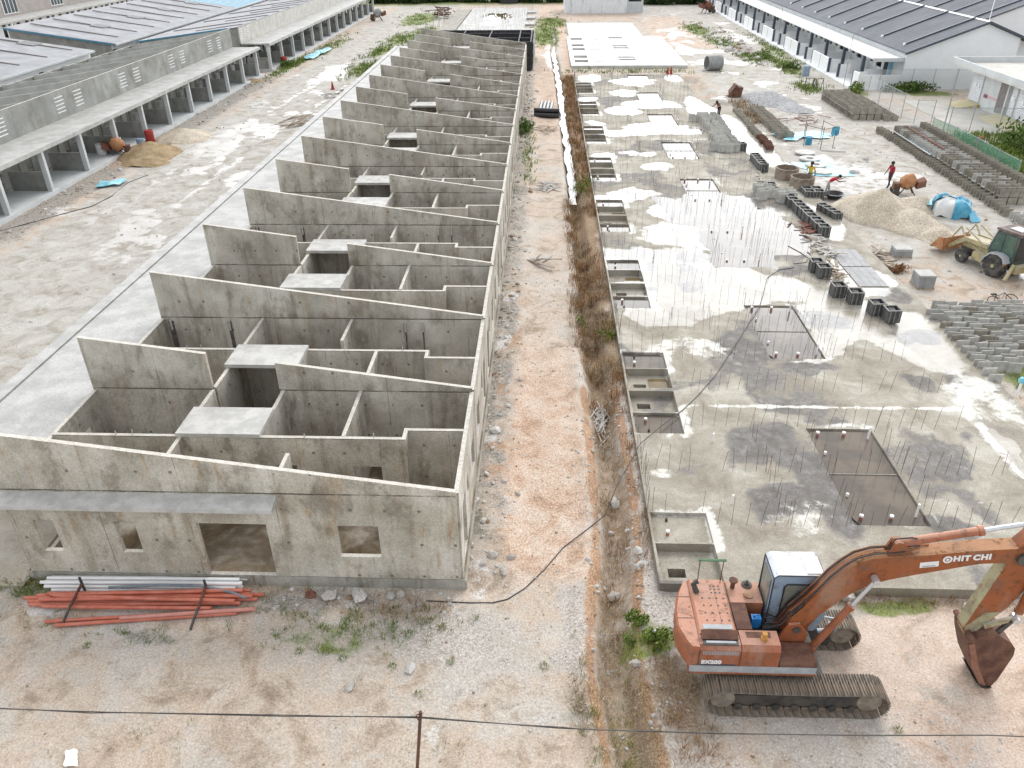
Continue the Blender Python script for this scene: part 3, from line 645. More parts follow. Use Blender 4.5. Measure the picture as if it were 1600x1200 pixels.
# pipe risers standing in the sunken bays
M_['redcap'] = weath('faded_red_pipe', (.33,.10,.08), (.45,.17,.14), 6, .6); M_['pvcwhite'] = weath('white_plastic_pipe', (.84,.84,.84), (.88,.88,.88), 3, .35, .5, (.5,.48,.44), .25, 4, fine=.05)
def riser(x, y, z, h, r, m):
    mb = MB(); mb.tube([(x, y, z-.03), (x+rng.normal(0, .01), y, z+h)], r, 9); o = obj('pipe_riser', mb, m, SL)
    if m is M_['redcap']:
        mb = MB(); mb.tube([(x, y, z+h-.02), (x, y, z+h+.045)], r+.008, 9); obj('pipe_cap', mb, M_['pvcwhite'], o)
for k in range(5):
    for s in (0, 1):
        f = (lambda v: k*PU+v) if s == 0 else (lambda v: k*PU+PU-v)
        if s == 1 and k > 3: continue
        for x, v in ((11.85, 2.9), (12.75, 2.9)): riser(x, f(v), .2, .16, .055, M_['redcap'])
        riser(11.8, f(4.0), .2, .14, .045, M_['pvcwhite']); riser(13.55, f(3.05), .18, .55, .035, M_['pvcwhite'])
        riser(5.95, f(2.1), .17, .14, .05, M_['redcap']); riser(8.1, f(3.45), .3, .35, .035, M_['pvcwhite'])
        riser(6.0, f(2.72), .17, .12, .04, M_['rebar'])
        o = MB(); o.beam((11.6, k*PU+U, .245), (13.75, k*PU+U, .245), .03, .03)
    obj('bay_divider', o, M_['plinth'], SL)
def puddle(x0, x1, y0, y1, z, m='puddle', wob=.0):
    n = 28; P = []
    for i in range(n):
        a = 2*math.pi*i/n; cx, cy = math.cos(a), math.sin(a); k = 1/max(abs(cx), abs(cy)) if wob == 0 else 1+wob*(rng.random()-.5)*2
        P.append(((x0+x1)/2+cx*k*(x1-x0)/2, (y0+y1)/2+cy*k*(y1-y0)/2, z))
    mb = MB(); mb.add(P, [tuple(range(n))]); o = obj('water', mb, M_[m], smooth=False); o['kind'] = 'structure'; return o
for k in range(8): puddle(11.56, 13.79, k*PU+2.56, k*PU+PU-2.56, .235)
for k in range(1, 8):
    for s in (-1, 1): puddle(5.6, 7.2, *sorted((k*PU+s*1.67, k*PU+s*2.97)), .195)
    puddle(6.4, 7.19, k*PU+.2, k*PU+1.3, .0, 'brownwater')
def sheet_of_water(P, z):
    Q = []
    for (ax, ay), (bx_, by_) in zip(P, P[1:]+P[:1]):
        for t_ in np.linspace(0, 1, 9)[:-1]: x, y = ax+(bx_-ax)*t_, ay+(by_-ay)*t_; Q.append((x+1.0*(fbm(np.array([x]), np.array([y]), 1.1, 2)[0]-.5), y+1.3*(fbm(np.array([x]), np.array([y]), 1.1, 5)[0]-.5), z))
    mb = MB(); mb.add(Q, [tuple(range(len(Q)))]); o = obj('water', mb, M_['puddle'], smooth=False); o['kind'] = 'structure'
sheet_of_water([(8.9,34.6),(9.6,31.5),(9.6,29.6),(11.2,28.2),(11.0,25.3),(11.0,22.6),(14.2,22.5),(14.6,24.2),(16.4,24.4),(17.0,27),(16.9,29.5),(15.2,32.5),(13.9,35.2),(11.9,35.4),(10.6,33.9)], .3035)
for P in ([(9,51.9),(11,53.2),(13.6,54.4),(15.6,53.3),(15.4,51.5),(13.5,50.9),(11,51.0)], [(7.4,35.9),(8.5,35.8),(9.0,34.9),(8.2,34.6),(7.3,35.2)], [(9.4,41.2),(11.2,41.6),(11.2,40.7),(9.4,40.6)], [(8.4,45.3),(10.6,45.6),(10.9,44.8),(8.6,44.4)], [(10.6,62),(13.0,64.4),(15,63.6),(14.4,61.6),(12,61.0)], [(7.6,60.6),(9.6,61.2),(9.6,60.2),(7.9,59.8)]): sheet_of_water(P, .3035)
for pts in ([(x, y) for x, y in DITCH if y > 34],):
    ys = np.arange(34, 100, .5); xs = np.interp(ys, [p[1] for p in DITCH], [p[0] for p in DITCH]); mb = MB(); vs_ = []
    for x, y in zip(xs, ys): w = .10+.34*fbm(np.array([3.]), np.array([y]), 2.2, 3)[0]; q = .5*(fbm(np.array([9.]), np.array([y]), 1.6, 5)[0]-.5); vs_ += [(x-w+q, y, -.14), (x+w*.9+q, y, -.14)]
    mb.add(vs_, [(2*i, 2*i+1, 2*i+3, 2*i+2) for i in range(len(ys)-1)]); o = obj('water', mb, M_['puddle'], smooth=False); o['kind'] = 'structure'
puddle(9.3, 12.6, -3.2, -.6, -.02, 'brownwater', .15) if False else None
# far slabs
M_['slab_white'] = weath('wet_white_screed', (.46,.46,.44), (.60,.60,.58), .6, .34, .6, (.30,.28,.25), .4, .5)
F2 = thing('far_slab', 'white wet concrete slab beyond the large slab with narrow pits along its left edge', 'slab', (12, 100, 0))
def z2(x, y):
    v = (y-85.7) % 10.2; v = min(v, 10.2-v)
    if 5.9 < x < 7.6 and 2.2 < v < 4.4: return -.05
    if 11.5 < x < 13.6 and 3.2 < v < 5.0: return .22
    if 8.2 < x < 10 and 2.4 < v < 3.0: return .25
    return .35
obj('slab_deck', slab_cells(5.4, 19.4, 85.7, 112, z2, slab_paint, [5.9,7.6,8.2,10,11.5,13.6], [85.7+k*10.2+s*v for k in range(4) for s in (-1,1) for v in (2.2,2.4,3.0,3.2,4.4,5.0)], 1.2), M_['slab_white'], F2)
obj('slab_deck', slab_cells(5.8, 16.8, 112.01, 130, lambda x, y: .3, slab_paint, [], [], 1.5), weath('plastic_sheeted_base', (.42,.52,.50), (.62,.70,.68), 1.2, .35, .5, (.36,.34,.30), .45, .8), F2)
for o in F2.children: o.location = (-12, -100, 0)
F3 = thing('rebar_slab', 'pale slab bristling with starter bars and brown puddles beyond the unfinished terrace', 'slab', (-6, 125, 0))
m = MB(); m.box(-15.2, 97, -.3, -12.3, 154, .22); obj('porch_strip', m, M_['plinth'], F3)
m = MB(); m.box(-12, 96, -.3, -1.2, 156, .3); obj('slab_deck', m, M_['slab_pale'], F3)
for k in range(6): m = MB(); m.box(-1.19, 100+k*9.5, -.3, .4, 104+k*9.5, .28); obj('pit_slab', m, M_['slab_pale'], F3)
obj('starter_bar', rebar_mb([(rng.uniform(-12, 0), rng.choice(np.arange(97, 156, 2.6)), .3, 1.0) for i in range(380)]), M_['rebar'], F3, kind='stuff')
for x0, x1, y0, y1 in ((-9,-4,134,146), (-8.5,-5.5,127,132), (-8.5,-5.8,112,118)): puddle(x0, x1, y0, y1, .31, 'brownwater', .25)
# ---------------------------------------------------------------- steel formwork standing beyond the terrace
FW = thing('wall_formwork', 'black steel wall formwork panels assembled behind the last party wall', 'formwork', (-5.5, 90, 0))
M_['steel'] = weath('black_steel', (.025,.025,.03), (.06,.058,.06), 4, .6)
def fpart(n, x0, y0, z0, x1, y1, z1): m = MB(); m.box(x0, y0, z0, x1, y1, z1); obj(n, m, M_['steel'], FW)
for y in (83.6, 87.2, 91.4, 94.6): fpart('panel', -11.8, y, .1, .4, y+.12, 3.3)
for x in (-11.8, -8.1, -4.7, -1.0, .45): fpart('panel', x, 83.73, .1, x+.12, 94.59, 3.28)
for x in np.arange(-11.6, .5, .75):
    for y in (83.45, 91.25): fpart('stiffener', x, y, .1, x+.08, y+.14, 3.35)
for y in np.arange(84, 94.6, .8): fpart('stiffener', .575, y, .1, .72, y+.08, 3.35)
for z in (1.0, 2.0, 3.0): fpart('waler', .725, 83.6, z, .82, 94.6, z+.1)
for y in (84.5, 89.3, 93.5):
    m = MB(); m.tube([(.86, y, 0), (.86, y, 3.5)], .035, 6); obj('standard', m, M_['pvcwhite'], FW)
# ---------------------------------------------------------------- terraces on the left
def part_of(T):
    def f(name, fn, mat, label=None, parent=None):
        m = MB(); fn(m); return obj(name, m, mat, parent or T, label)
    return f
def tmirror(xf):   # a row whose porch faces east: wall at xf, porch to xf+3.3, house running west 12 m
    return lambda d: xf-d
# row A: still roofless, rendered grey
A = thing('grey_terrace', 'roofless grey concrete terrace with slotted parapet and columned porch on the left', 'building', (-38, 50, 0)); P = part_of(A)
XF, ya0, ya1 = -34.3, 20.5, 81.7
zA = lambda x: 5.0-(XF-x)*1.62/12.0
P('floor_slab', lambda m: m.box(-46.4, ya0, -.3, XF, ya1, .3), M_['floor'])
P('porch_floor', lambda m: m.box(XF+.005, ya0, -.3, -31.0, ya1, .2), M_['palegrey'])
P('porch_roof', lambda m: (m.box(XF+.07, ya0, 2.95, -31.75, ya1, 3.1), m.box(-31.70, ya0, 2.86, -31.0, ya1, 3.13)), M_['slab_pale'])
P('roof_gutter', lambda m: m.box(-31.749, ya0+.02, 2.93, -31.701, ya1-.02, 3.07), M_['chase'])
sl = []
for k in range(7):
    c = 25.3+k*10.2
    for dy in (-1.35, 1.35): sl.append(c+dy)
P('parapet_wall', lambda m: wall(m, 'y', ya0, ya1, XF-.06, XF+.06, 3.101, lambda y: 5.0+.10*(abs(((y-20.2) % 10.2)/10.2-.5)*2)), M_['grey_wall'])
M_['vent'] = weath('pale_vent_slot', (.66,.67,.67), (.74,.75,.75), 4)
for y in sl:
    for q in range(5): P('vent_slot', lambda m: m.obox((XF+.066, y, 4.62-q*.26), (.03, 1.15, .07), Matrix.Rotation(R(0), 3, 'Y')), M_['vent'])
ops = []
for k in range(12):
    c = 20.5+k*5.1
    ops += [(c+.7, c+1.7, .31, 2.5), (c+2.5, c+3.2, .31, 2.5), (c+3.7, c+4.6, 1.2, 2.5)]
P('front_wall', lambda m: wall(m, 'y', ya0, ya1, XF-.06, XF+.06, .301, 2.949, ops), M_['grey_wall'])
P('rear_wall', lambda m: wall(m, 'y', ya0, ya1, -46.4, -46.28, .301, 3.3), M_['grey_wall'])
for k in range(13):
    y = 20.6+k*5.09
    P('party_wall', lambda m: wall(m, 'x', -46.27, XF-.065, y-.06, y+.06, .301, (lambda x: zA(x)) if k % 2 == 0 else (lambda x: zA(x)-.0)), M_['grey_in'])
    if k < 12:
        for dy in (2.5,): P('partition_wall', lambda m: wall(m, 'x', -46.27, XF-.065, y+dy-.05, y+dy+.05, .301, 3.25), M_['grey_in'])
        P('cross_wall', lambda m: wall(m, 'y', y+.065, y+2.44, -42.5, -42.4, .301, 3.25), M_['grey_in'])
        P('cross_wall', lambda m: wall(m, 'y', y+.065, y+2.44, -38.6, -38.5, .301, 3.25), M_['grey_in'])
        if k % 2 == 0: P('tank_slab', lambda m: m.box(-42.5, y+2.0, 3.26, -40.2, y+4.0, 3.38), M_['tank'])
for k in range(13):
    y = ya0+.15+k*4.97+.05
    P('porch_column', lambda m: m.box(-31.45, y-.13, .201, -31.12, y+.13, 2.859), M_['palegrey'])
    P('porch_screen', lambda m: m.box(-33.9, y-.06, .201, -31.46, y+.06, 1.5), M_['grey_wall'])
# row B: same terrace further on, with its metal roof laid
B_ = thing('roofed_terrace', 'grey concrete terrace with pale metal roof and long columned porch beyond the roofless one', 'building', (-38, 115, 0)); P = part_of(B_)
yb0, yb1 = 84.6, 152
P('parapet_wall', lambda m: wall(m, 'y', yb0, yb1, XF-.06, XF+.06, 3.101, 4.86), weath('weathered_parapet', (.44,.43,.395), (.56,.55,.51), 1.2, .8, .3, (.30,.28,.24), .35, 1, streak=True))
P('gable_wall', lambda m: wall(m, 'x', -46.4, XF-.065, yb0, yb0+.12, -.2, lambda x: 4.82-(XF-x)*1.5/12), M_['grey_wall'])
P('rear_wall', lambda m: wall(m, 'y', yb0+.125, yb1, -46.4, -46.28, -.2, 3.25), M_['grey_wall'])
P('roof', lambda m: m.prism([(XF+.02,4.95),(-46.9,3.42),(-46.9,3.34),(XF+.02,4.87)], yb0-.12, yb1), M_['metal_roof'])
P('fascia', lambda m: m.prism([(XF-1.2,4.84),(-46.9,3.44),(-46.9,3.28),(XF-1.2,4.68)], yb0-.16, yb0-.125), M_['bluepaint'])
for k in range(12): P('roof_seam', lambda m: m.prism([(XF-.3,5.0),(-45.5 if k % 2 else -40.5,3.69 if k % 2 else 4.27),(-45.5 if k % 2 else -40.5,3.6 if k % 2 else 4.2),(XF-.3,4.91)], yb0+2.5+k*5.1, yb0+2.72+k*5.1), M_['seam'])
P('porch_roof', lambda m: (m.box(XF+.07, yb0, 2.95, -31.55, yb1, 3.1), m.box(-31.5, yb0, 2.80, -30.8, yb1, 3.12)), M_['slab_pale'])
P('porch_floor', lambda m: m.box(XF-.06, yb0, -.3, -30.9, yb1, .2), M_['palegrey'])
P('front_wall', lambda m: wall(m, 'y', yb0+.13, yb1, XF-.06, XF+.06, .201, 2.949, [(yb0+k*5.1+a, yb0+k*5.1+a+w, z0, 2.5) for k in range(13) for a, w, z0 in ((.7,1.0,.21), (2.5,.8,.21), (3.8,.8,1.2))]), M_['grey_wall'])
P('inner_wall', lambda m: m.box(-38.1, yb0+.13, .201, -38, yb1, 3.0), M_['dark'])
for k in range(14):
    y = yb0+.2+k*5.07
    P('porch_column', lambda m: m.box(-31.3, y-.13, .201, -30.95, y+.13, 2.799), M_['palegrey'])
    P('porch_screen', lambda m: m.box(-33.9, y-.06, .201, -31.301, y+.06, 1.5), M_['grey_wall'])
# row C in two blocks: rear walls face us, metal roofs rise to the west
def rowC(y0, y1, label, blue):
    C = thing('metal_roofed_terrace', label, 'building', (-55, (y0+y1)/2, 0), 'metal roofed rows behind the grey terrace'); P = part_of(C)
    xe, xr = -49.2, -61.3
    ops = []
    n = int((y1-y0)/5.1)
    for k in range(n):
        c = y1-2.6-k*5.1-(0 if k % 2 else .5)
        ops += [(c-.5, c+.45, 1.75, 2.6), (c-1.6, c-1.2, 1.75, 2.6)]+([(c-2.9, c-1.9, .6, 2.7)] if k % 2 else [])
    P('rear_wall', lambda m: wall(m, 'y', y0, y1, xe-.12, xe, -.2, 3.3, ops), M_['bluewhite'] if not blue else M_['palegrey'])
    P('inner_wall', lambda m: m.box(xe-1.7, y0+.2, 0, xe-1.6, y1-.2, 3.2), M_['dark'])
    P('gable_wall', lambda m: wall(m, 'x', xr, xe-.125, y0, y0+.12, -.2, lambda x: 3.28+(xe-x)*1.75/12.1), M_['grey_wall'])
    P('gable_wall', lambda m: wall(m, 'x', xr, xe-.125, y1-.12, y1, -.2, lambda x: 3.28+(xe-x)*1.75/12.1), M_['grey_wall'])
    P('front_wall', lambda m: m.box(xr-.12, y0, -.2, xr, y1, 4.9), M_['bluewhite'])
    yr = y1-34 if False else y1
    ym = y0+42 if blue else y1
    P('roof', lambda m: m.prism([(xe+.5,3.30),(xr-.4,5.13),(xr-.4,5.21),(xe+.5,3.40)], y0-.2, ym), M_['metal_roof'])
    if blue: P('roof_sarking', lambda m: m.prism([(xe+.5,3.28),(xr-.4,5.10),(xr-.4,5.16),(xe+.5,3.36)], ym+.005, y1), M_['blue_sarking'], 'blue battened roof section waiting for its metal sheets')
    if blue:
        for k in range(14): P('roof_batten', lambda m: m.prism([(xe+.4,3.40),(xr-.3,5.17),(xr-.3,5.22),(xe+.4,3.46)], ym+.5+k*1.6, ym+.62+k*1.6), M_['vent'])
    P('gutter', lambda m: m.box(xe+.51, y0-.2, 3.18, xe+.68, y1, 3.38), M_['palegrey'])
    P('fascia', lambda m: m.prism([(xe+.3,3.38),(xr-.4,5.17),(xr-.4,5.0),(xe+.3,3.2)], y0-.25, y0-.205), M_['bluepaint'])
    for k in range(n):
        y = y1-1.6-k*5.1
        if y > ym-.5 or y < y0+.3: continue
        a, c = (xe-1.0, xr+.6) if k % 2 else (xe-6.8, xr+.6)
        zr = lambda x: 3.40+(xe+.5-x)*1.81/12.2
        P('roof_seam', lambda m: m.prism([(a,zr(a)+.07),(c,zr(c)+.07),(c,zr(c)-.03),(a,zr(a)-.03)], y-.11, y+.11), M_['seam'])
        if not k % 2:
            a2, c2 = xe-1.0, xe-4.6
            P('roof_seam', lambda m: m.prism([(a2,zr(a2)+.07),(c2,zr(c2)+.07),(c2,zr(c2)-.03),(a2,zr(a2)-.03)], y-.11, y+.11), M_['seam'])
            P('roof_well', lambda m: m.prism([(xe-4.7,zr(xe-4.7)+.03),(xe-6.6,zr(xe-6.6)+.03),(xe-6.6,zr(xe-6.6)+.004),(xe-4.7,zr(xe-4.7)+.004)], y-.9, y+1.0), M_['dark'])
    return C
rowC(36, 77.6, 'white terrace with pale metal roof nearest the left edge', False)
rowC(83, 165, 'long terrace with pale metal roof turning to blue battens at its far end', True)
# row D: porch and clerestory windows glimpsed beyond
D = thing('windowed_terrace', 'far terrace with white porch slab and clerestory windows above it at the top left corner', 'building', (-83, 130, 0)); P = part_of(D)
P('porch_roof', lambda m: m.box(-81.5, 84, 2.95, -77.2, 210, 3.15), M_['slab_pale'])
dops = [(85+k*6.1+a, 85+k*6.1+a+w, z0, 2.5) for k in range(19) for a, w, z0 in ((.6,1.0,.3), (2.2,1.5,1.1), (4.4,1.0,1.1))]
P('front_wall', lambda m: wall(m, 'y', 84, 210, -79.5, -79.38, 0, 2.945, dops), M_['bluewhite'])
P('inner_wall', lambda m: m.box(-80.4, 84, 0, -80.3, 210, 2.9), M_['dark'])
P('upper_wall', lambda m: m.box(-82.0, 84, 3.0, -81.52, 210, 6.4), M_['brownwall'])
for k in range(10):
    w = P('clerestory_window', lambda m: m.box(-81.515, 88+k*13.4, 3.5, -81.44, 91.8+k*13.4, 5.7), M_['white'])
    for q in range(4): P('pane', lambda m: m.box(-81.438, 88.15+k*13.4+q*.92, 3.6, -81.42, 88.92+k*13.4+q*.92, 5.6), M_['glass'], None, w)
for k in range(21): P('porch_column', lambda m: m.box(-77.7, 85+k*6.1, 0, -77.4, 85.3+k*6.1, 2.945), M_['white'])
P('roof', lambda m: m.prism([(-81.4,6.5),(-94,4.5),(-94,4.4),(-81.4,6.4)], 84, 210), M_['metal_roof'])

# ---------------------------------------------------------------- finished white terrace on the right
E_ = thing('white_terrace', 'finished white terrace with ribbed grey pitched roof, dark pillars and low white front walls', 'building', (45, 110, 0)); P = part_of(E_)
ye0, ye1 = 72, 172
P('gable_wall', lambda m: wall(m, 'x', 39.3, 50.2, ye0, ye0+.15, -.2, lambda x: 3.5+(x-39.3)*2.75/7.3 if x < 46.6 else 6.25-(x-46.6)*2.75/7.3, [(46.6, 46.6001, 90, 91)]), M_['bluewhite'])
P('gable_wall', lambda m: wall(m, 'x', 50.21, 54.2, ye0+1.0, ye0+1.15, -.2, lambda x: 6.25-(x-46.6)*2.75/7.3-.08), M_['bluewhite'])
P('return_wall', lambda m: m.box(50.06, ye0+.155, -.2, 50.2, ye0+1.15, 4.6), M_['bluewhite'])
P('roof', lambda m: m.prism([(39.0,3.62),(46.6,6.5),(46.6,6.38),(39.0,3.50)], ye0-.35, ye1), M_['tile_roof'])
P('roof', lambda m: m.prism([(46.602,6.5),(54.6,3.48),(54.6,3.36),(46.602,6.38)], ye0-.35, ye1), M_['tile_roof'])
P('ridge_cap', lambda m: m.prism([(46.35,6.45),(46.6,6.56),(46.85,6.45),(46.6,6.52)], ye0-.36, ye1), M_['white'])
P('barge_board', lambda m: m.prism([(38.95,3.63),(46.6,6.53),(46.6,6.30),(38.95,3.40)], ye0-.42, ye0-.352), M_['trim'])
P('barge_board', lambda m: m.prism([(46.603,6.53),(54.65,3.48),(54.65,3.25),(46.603,6.30)], ye0-.42, ye0-.352), M_['trim'])
for k in range(15):
    y = 74.6+k*6.35
    P('roof_rib', lambda m: m.prism([(40.0,4.16),(46.5,6.62),(46.5,6.44),(40.0,3.98)], y, y+.28), M_['trim'])
    P('roof_rib', lambda m: m.prism([(46.7,6.62),(54.0,3.86),(54.0,3.68),(46.7,6.44)], y, y+.28), M_['trim'])
    P('rib_end', lambda m: m.box(39.82, y-.02, 3.9, 39.995, y+.3, 4.14), M_['white'])
P('porch_roof', lambda m: m.box(36.15, ye0+.4, 2.86, 39.28, ye1, 3.02), weath('bright_white_roof_slab', (.80,.80,.79), (.85,.85,.84), 1, .5, .4, (.68,.68,.67), .25, .6, fine=.05))
P('porch_fascia', lambda m: m.box(36.10, ye0+.35, 2.66, 39.29, ye0+.395, 3.0), M_['palegrey'])
P('front_wall', lambda m: wall(m, 'y', ye0+.16, ye1, 39.3, 39.42, .1, 3.45, [(76.2+k*6.35+a, 76.2+k*6.35+a+w, z0, 2.4) for k in range(14) for a, w, z0 in ((.3,.9,.2), (1.9,1.6,1.2), (4.2,1.2,1.4))]), M_['palegrey'])
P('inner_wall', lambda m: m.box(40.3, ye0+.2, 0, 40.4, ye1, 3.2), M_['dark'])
P('porch_floor', lambda m: m.box(34.3, ye0-.2, -.3, 39.29, ye1, .15), M_['white'])
for k in range(16):
    y = 75.6+k*6.37
    P('porch_column', lambda m: m.box(36.2, y-.16, .151, 36.52, y+.16, 2.859), M_['trim'])
    P('porch_screen', lambda m: m.box(36.53, y-.06, .151, 39.2, y+.06, 1.45), M_['white'])
P('corner_column', lambda m: m.box(37.9, ye0+.45, .151, 38.3, ye0+.8, 2.859), M_['tealpaint'])
for z0, x0, x1 in ((.9, 38.42, 38.75), (.9, 38.85, 39.05)): pass
win = P('window', lambda m: m.box(38.36, ye0+3.0, .9, 39.05, ye0+3.06, 2.5), M_['glass'])
for k in range(8):
    c = 72.38+k*12.82
    lo = c-3.1 if k else c-.5
    P('front_panel', lambda m: (m.box(34.8, lo, .151, 34.95, c+(3.1 if k else 1.2), 1.62)), M_['white'])
    if k: P('panel_joint', lambda m: m.box(34.785, c-.03, .2, 34.799, c+.03, 1.55), M_['trim'])
    for yy in ((c-3.1, c+3.1) if k else (c+1.2,)):
        P('side_wall', lambda m: m.box(34.955, yy-.06, .151, 36.19, yy+.06, 1.5), M_['white'])
        P('gate_pillar', lambda m: m.box(34.78, yy-.10+(.10 if yy > c else -.10), .151, 35.05, yy+.10+(.10 if yy > c else -.10), 1.66), M_['trim'])
    P('side_wall', lambda m: m.box(35.1, c+6.31, .151, 36.19, c+6.43, 1.45), M_['white']); P('gate_pillar', lambda m: m.box(34.85, c+6.26, .151, 35.095, c+6.48, 1.55), M_['trim'])
P('end_wall', lambda m: m.box(34.955, ye0-.1, .151, 39.25, ye0+.02, 1.45), M_['white'])
# second finished row behind it
F_ = thing('rear_white_terrace', 'second grey roofed white terrace showing only its roof slope behind the first', 'building', (64, 140, 0)); P = part_of(F_)
P('gable_wall', lambda m: wall(m, 'x', 57.5, 64.9, 97, 97.15, -.2, lambda x: 3.4+(x-57.5)*2.8/7.4), M_['bluewhite'])
P('roof', lambda m: m.prism([(57.0,3.5),(65,6.5),(65,6.38),(57.0,3.38)], 96.7, 190), M_['tile_roof'])
P('roof', lambda m: m.prism([(65.002,6.5),(73,3.5),(73,3.38),(65.002,6.38)], 96.7, 190), M_['tile_roof'])
P('wall', lambda m: m.box(57.5, 97.16, -.2, 72.5, 189, 3.36), M_['bluewhite'])
for k in range(14): P('roof_rib', lambda m: m.prism([(57.8,3.98),(64.9,6.62),(64.9,6.44),(57.8,3.8)], 99+k*6.4, 99.28+k*6.4), M_['trim'])

# ---------------------------------------------------------------- electrical substation
G = thing('substation', 'small flat roofed pale grey substation with louvred doors at the right edge', 'building', (46, 60, 0)); P = part_of(G)
P('wall', lambda m: wall(m, 'y', 50, 65, 43.0, 43.2, 0, 3.3), M_['palegrey'])
P('wall', lambda m: wall(m, 'x', 43.21, 53, 64.8, 65, 0, 3.3), M_['bluewhite'])
P('roof_slab', lambda m: m.box(41.5, 49, 3.305, 54, 66.9, 3.45), weath('weathered_flat_roof', (.50,.49,.45), (.62,.61,.575), .5, .8, .3, (.34,.32,.29), .4, .6))
for a in ((41.5,49,41.7,66.9), (41.705,66.7,54,66.9)): P('roof_upstand', lambda m: m.box(a[0], a[1], 3.455, a[2], a[3], 3.95), M_['palegrey'])
M_['louvre'] = weath('louvre_metal', (.60,.61,.64), (.67,.68,.71), 3, .45)
for y0, y1 in ((62.7,64.6), (56.6,57.5), (54.0,56.2), (51.0,53.0)):
    d = P('louvre_door', lambda m: m.box(42.95, y0, .45, 42.995, y1, 3.1), M_['palegrey'])
    for q in range(14): P('louvre_blade', lambda m: m.obox((42.915, (y0+y1)/2, .6+q*.18), (.02, y1-y0-.1, .13), Matrix.Rotation(R(25), 3, 'Y')), M_['louvre'], None, d)
    for s in (.35, .65): P('door_notice', lambda m: m.box(42.87, y0+(y1-y0)*s-.12, 1.75, 42.885, y0+(y1-y0)*s+.12, 2.1), M_['white'], None, d)
P('open_doorway', lambda m: m.box(42.96, 58.2, .3, 42.995, 59.7, 3.1), M_['seam']); P('downpipe', lambda m: m.box(42.7, 57.75, 0, 42.9, 57.95, 3.3), M_['palegrey'])
M_['pink'] = weath('pink_band', (.55,.36,.40), (.62,.44,.48), 3); M_['maroon'] = weath('maroon_plate', (.25,.07,.10), (.32,.10,.13), 3)
P('paint_band', lambda m: m.box(42.98, 59.8, 1.15, 42.997, 62.0, 1.4), M_['pink']); P('name_plate', lambda m: m.box(42.93, 61.5, 1.12, 42.96, 62.1, 1.42), M_['maroon']); P('name_plate', lambda m: m.box(42.93, 53.3, 1.12, 42.96, 53.9, 1.42), M_['maroon'])
b = NB('yellow_hatched_ramp'); o = b.sep(); s_ = b.math('FRACT', b.math('MULTIPLY', b.math('ADD', o[0], o[1]), 1.6)); b.m; rampm = b.fin(b.mix(b.mr(s_, .45, .55), (.62,.60,.56), (.60,.50,.14)), .8)
for y0, y1 in ((62.4,64.8), (52.5,58.6)): P('ramp', lambda m: m.prism([(41.0,.06),(42.9,.4),(42.9,.0),(41.0,.0)], y0, y1), rampm)
yd = MB(); yd.box(37.3, 49.5, -.3, 42.99, 66, .05); o = obj('paved_yard', yd, weath('pale_yard_concrete', (.46,.44,.40), (.56,.54,.50), .6, .85, .3, (.36,.34,.31), .4, .5)); o['kind'] = 'structure'
# far white building and greenery at the top edge
K_ = thing('streaked_white_shed', 'white shed wall with grey streaks standing across the top of the picture', 'building', (13, 152, 0)); P = part_of(K_)
P('wall', lambda m: m.box(5.8, 148, -.3, 17.5, 156, 6.0), weath('streaked_white_wall', (.74,.77,.79), (.82,.84,.85), 1.2, .7, .3, (.36,.40,.42), .5, .9, streak=True))
P('side_room', lambda m: wall(m, 'x', 17.51, 20.6, 148.3, 148.5, -.3, 6.0, [(17.8, 20.2, 1.9, 4.0)]), M_['palegrey']); P('inner_wall', lambda m: m.box(17.6, 150, 0, 20.5, 150.1, 5.8), M_['dark']); P('roof', lambda m: m.box(5.2, 147.5, 6.01, 21, 157, 6.2), M_['metal_roof'])
# ---------------------------------------------------------------- excavator
def paint_metal(name, c, bleach, rust, rough=.5, amt=.35):
    b = NB(name); n1 = b.noise(1.6, 6); n2 = b.noise(5, 7, rough=.7); nz = b.sep(b.n('ShaderNodeNewGeometry').outputs['Normal'])[2]
    col = b.mix(b.mr(n1, .35, .65, 0, .35), c, tuple(k*.72 for k in c))
    col = b.mix(b.math('MULTIPLY', b.mr(nz, .5, .9), b.mr(n2, .3, .6, .6, 1.)), col, bleach)
    col = b.mix(b.math('MULTIPLY', b.mr(n2, .70-amt*.3, .80-amt*.3), .8), col, rust)
    col = b.mix(b.math('MULTIPLY', b.mr(b.noise(2.3, 7, b.vec(loc=(4,2,7)), .7), .48, .66), .55), col, (.13,.085,.06))
    col = b.mix(b.math('MULTIPLY', b.mr(b.noise(1.1, 6, b.vec((1,1,.4), loc=(1,5,3)), .7), .48, .68), .5), col, tuple(.5*k+.5*q for k, q in zip(bleach, (.38,.33,.28))))
    col = b.mix(.15, col, b.ramp(b.noise(40, 3), [(.3, 0.), (.7, 1.)]), 'OVERLAY')
    b.bump(n2, .06); return b.fin(col, b.mr(n2, .3, .7, rough, rough+.25), .4)
M_['orange'] = paint_metal('weathered_orange_paint', (.33,.095,.035), (.44,.225,.155), (.15,.06,.03))
M_['orange2'] = paint_metal('boom_orange_paint', (.31,.092,.028), (.39,.20,.095), (.13,.055,.022), amt=.55)
M_['bleached'] = paint_metal('bleached_orange_paint', (.40,.14,.07), (.50,.26,.18), (.16,.07,.04), amt=.5)
M_['cabpaint'] = paint_metal('pale_blue_cab_paint', (.25,.33,.42), (.74,.77,.79), (.30,.26,.22), amt=.15)
M_['armgrey'] = paint_metal('worn_olive_paint', (.36,.33,.20), (.42,.42,.34), (.26,.12,.05), amt=.55)
M_['rust'] = weath('dark_red_rust', (.095,.045,.034), (.175,.09,.06), 3, .75, .3, (.30,.16,.09), .4, 2, bump=.3)
M_['track'] = weath('worn_track_steel', (.17,.145,.12), (.31,.265,.21), 4, .7, .4, (.24,.13,.07), .5, 3, bump=.3)
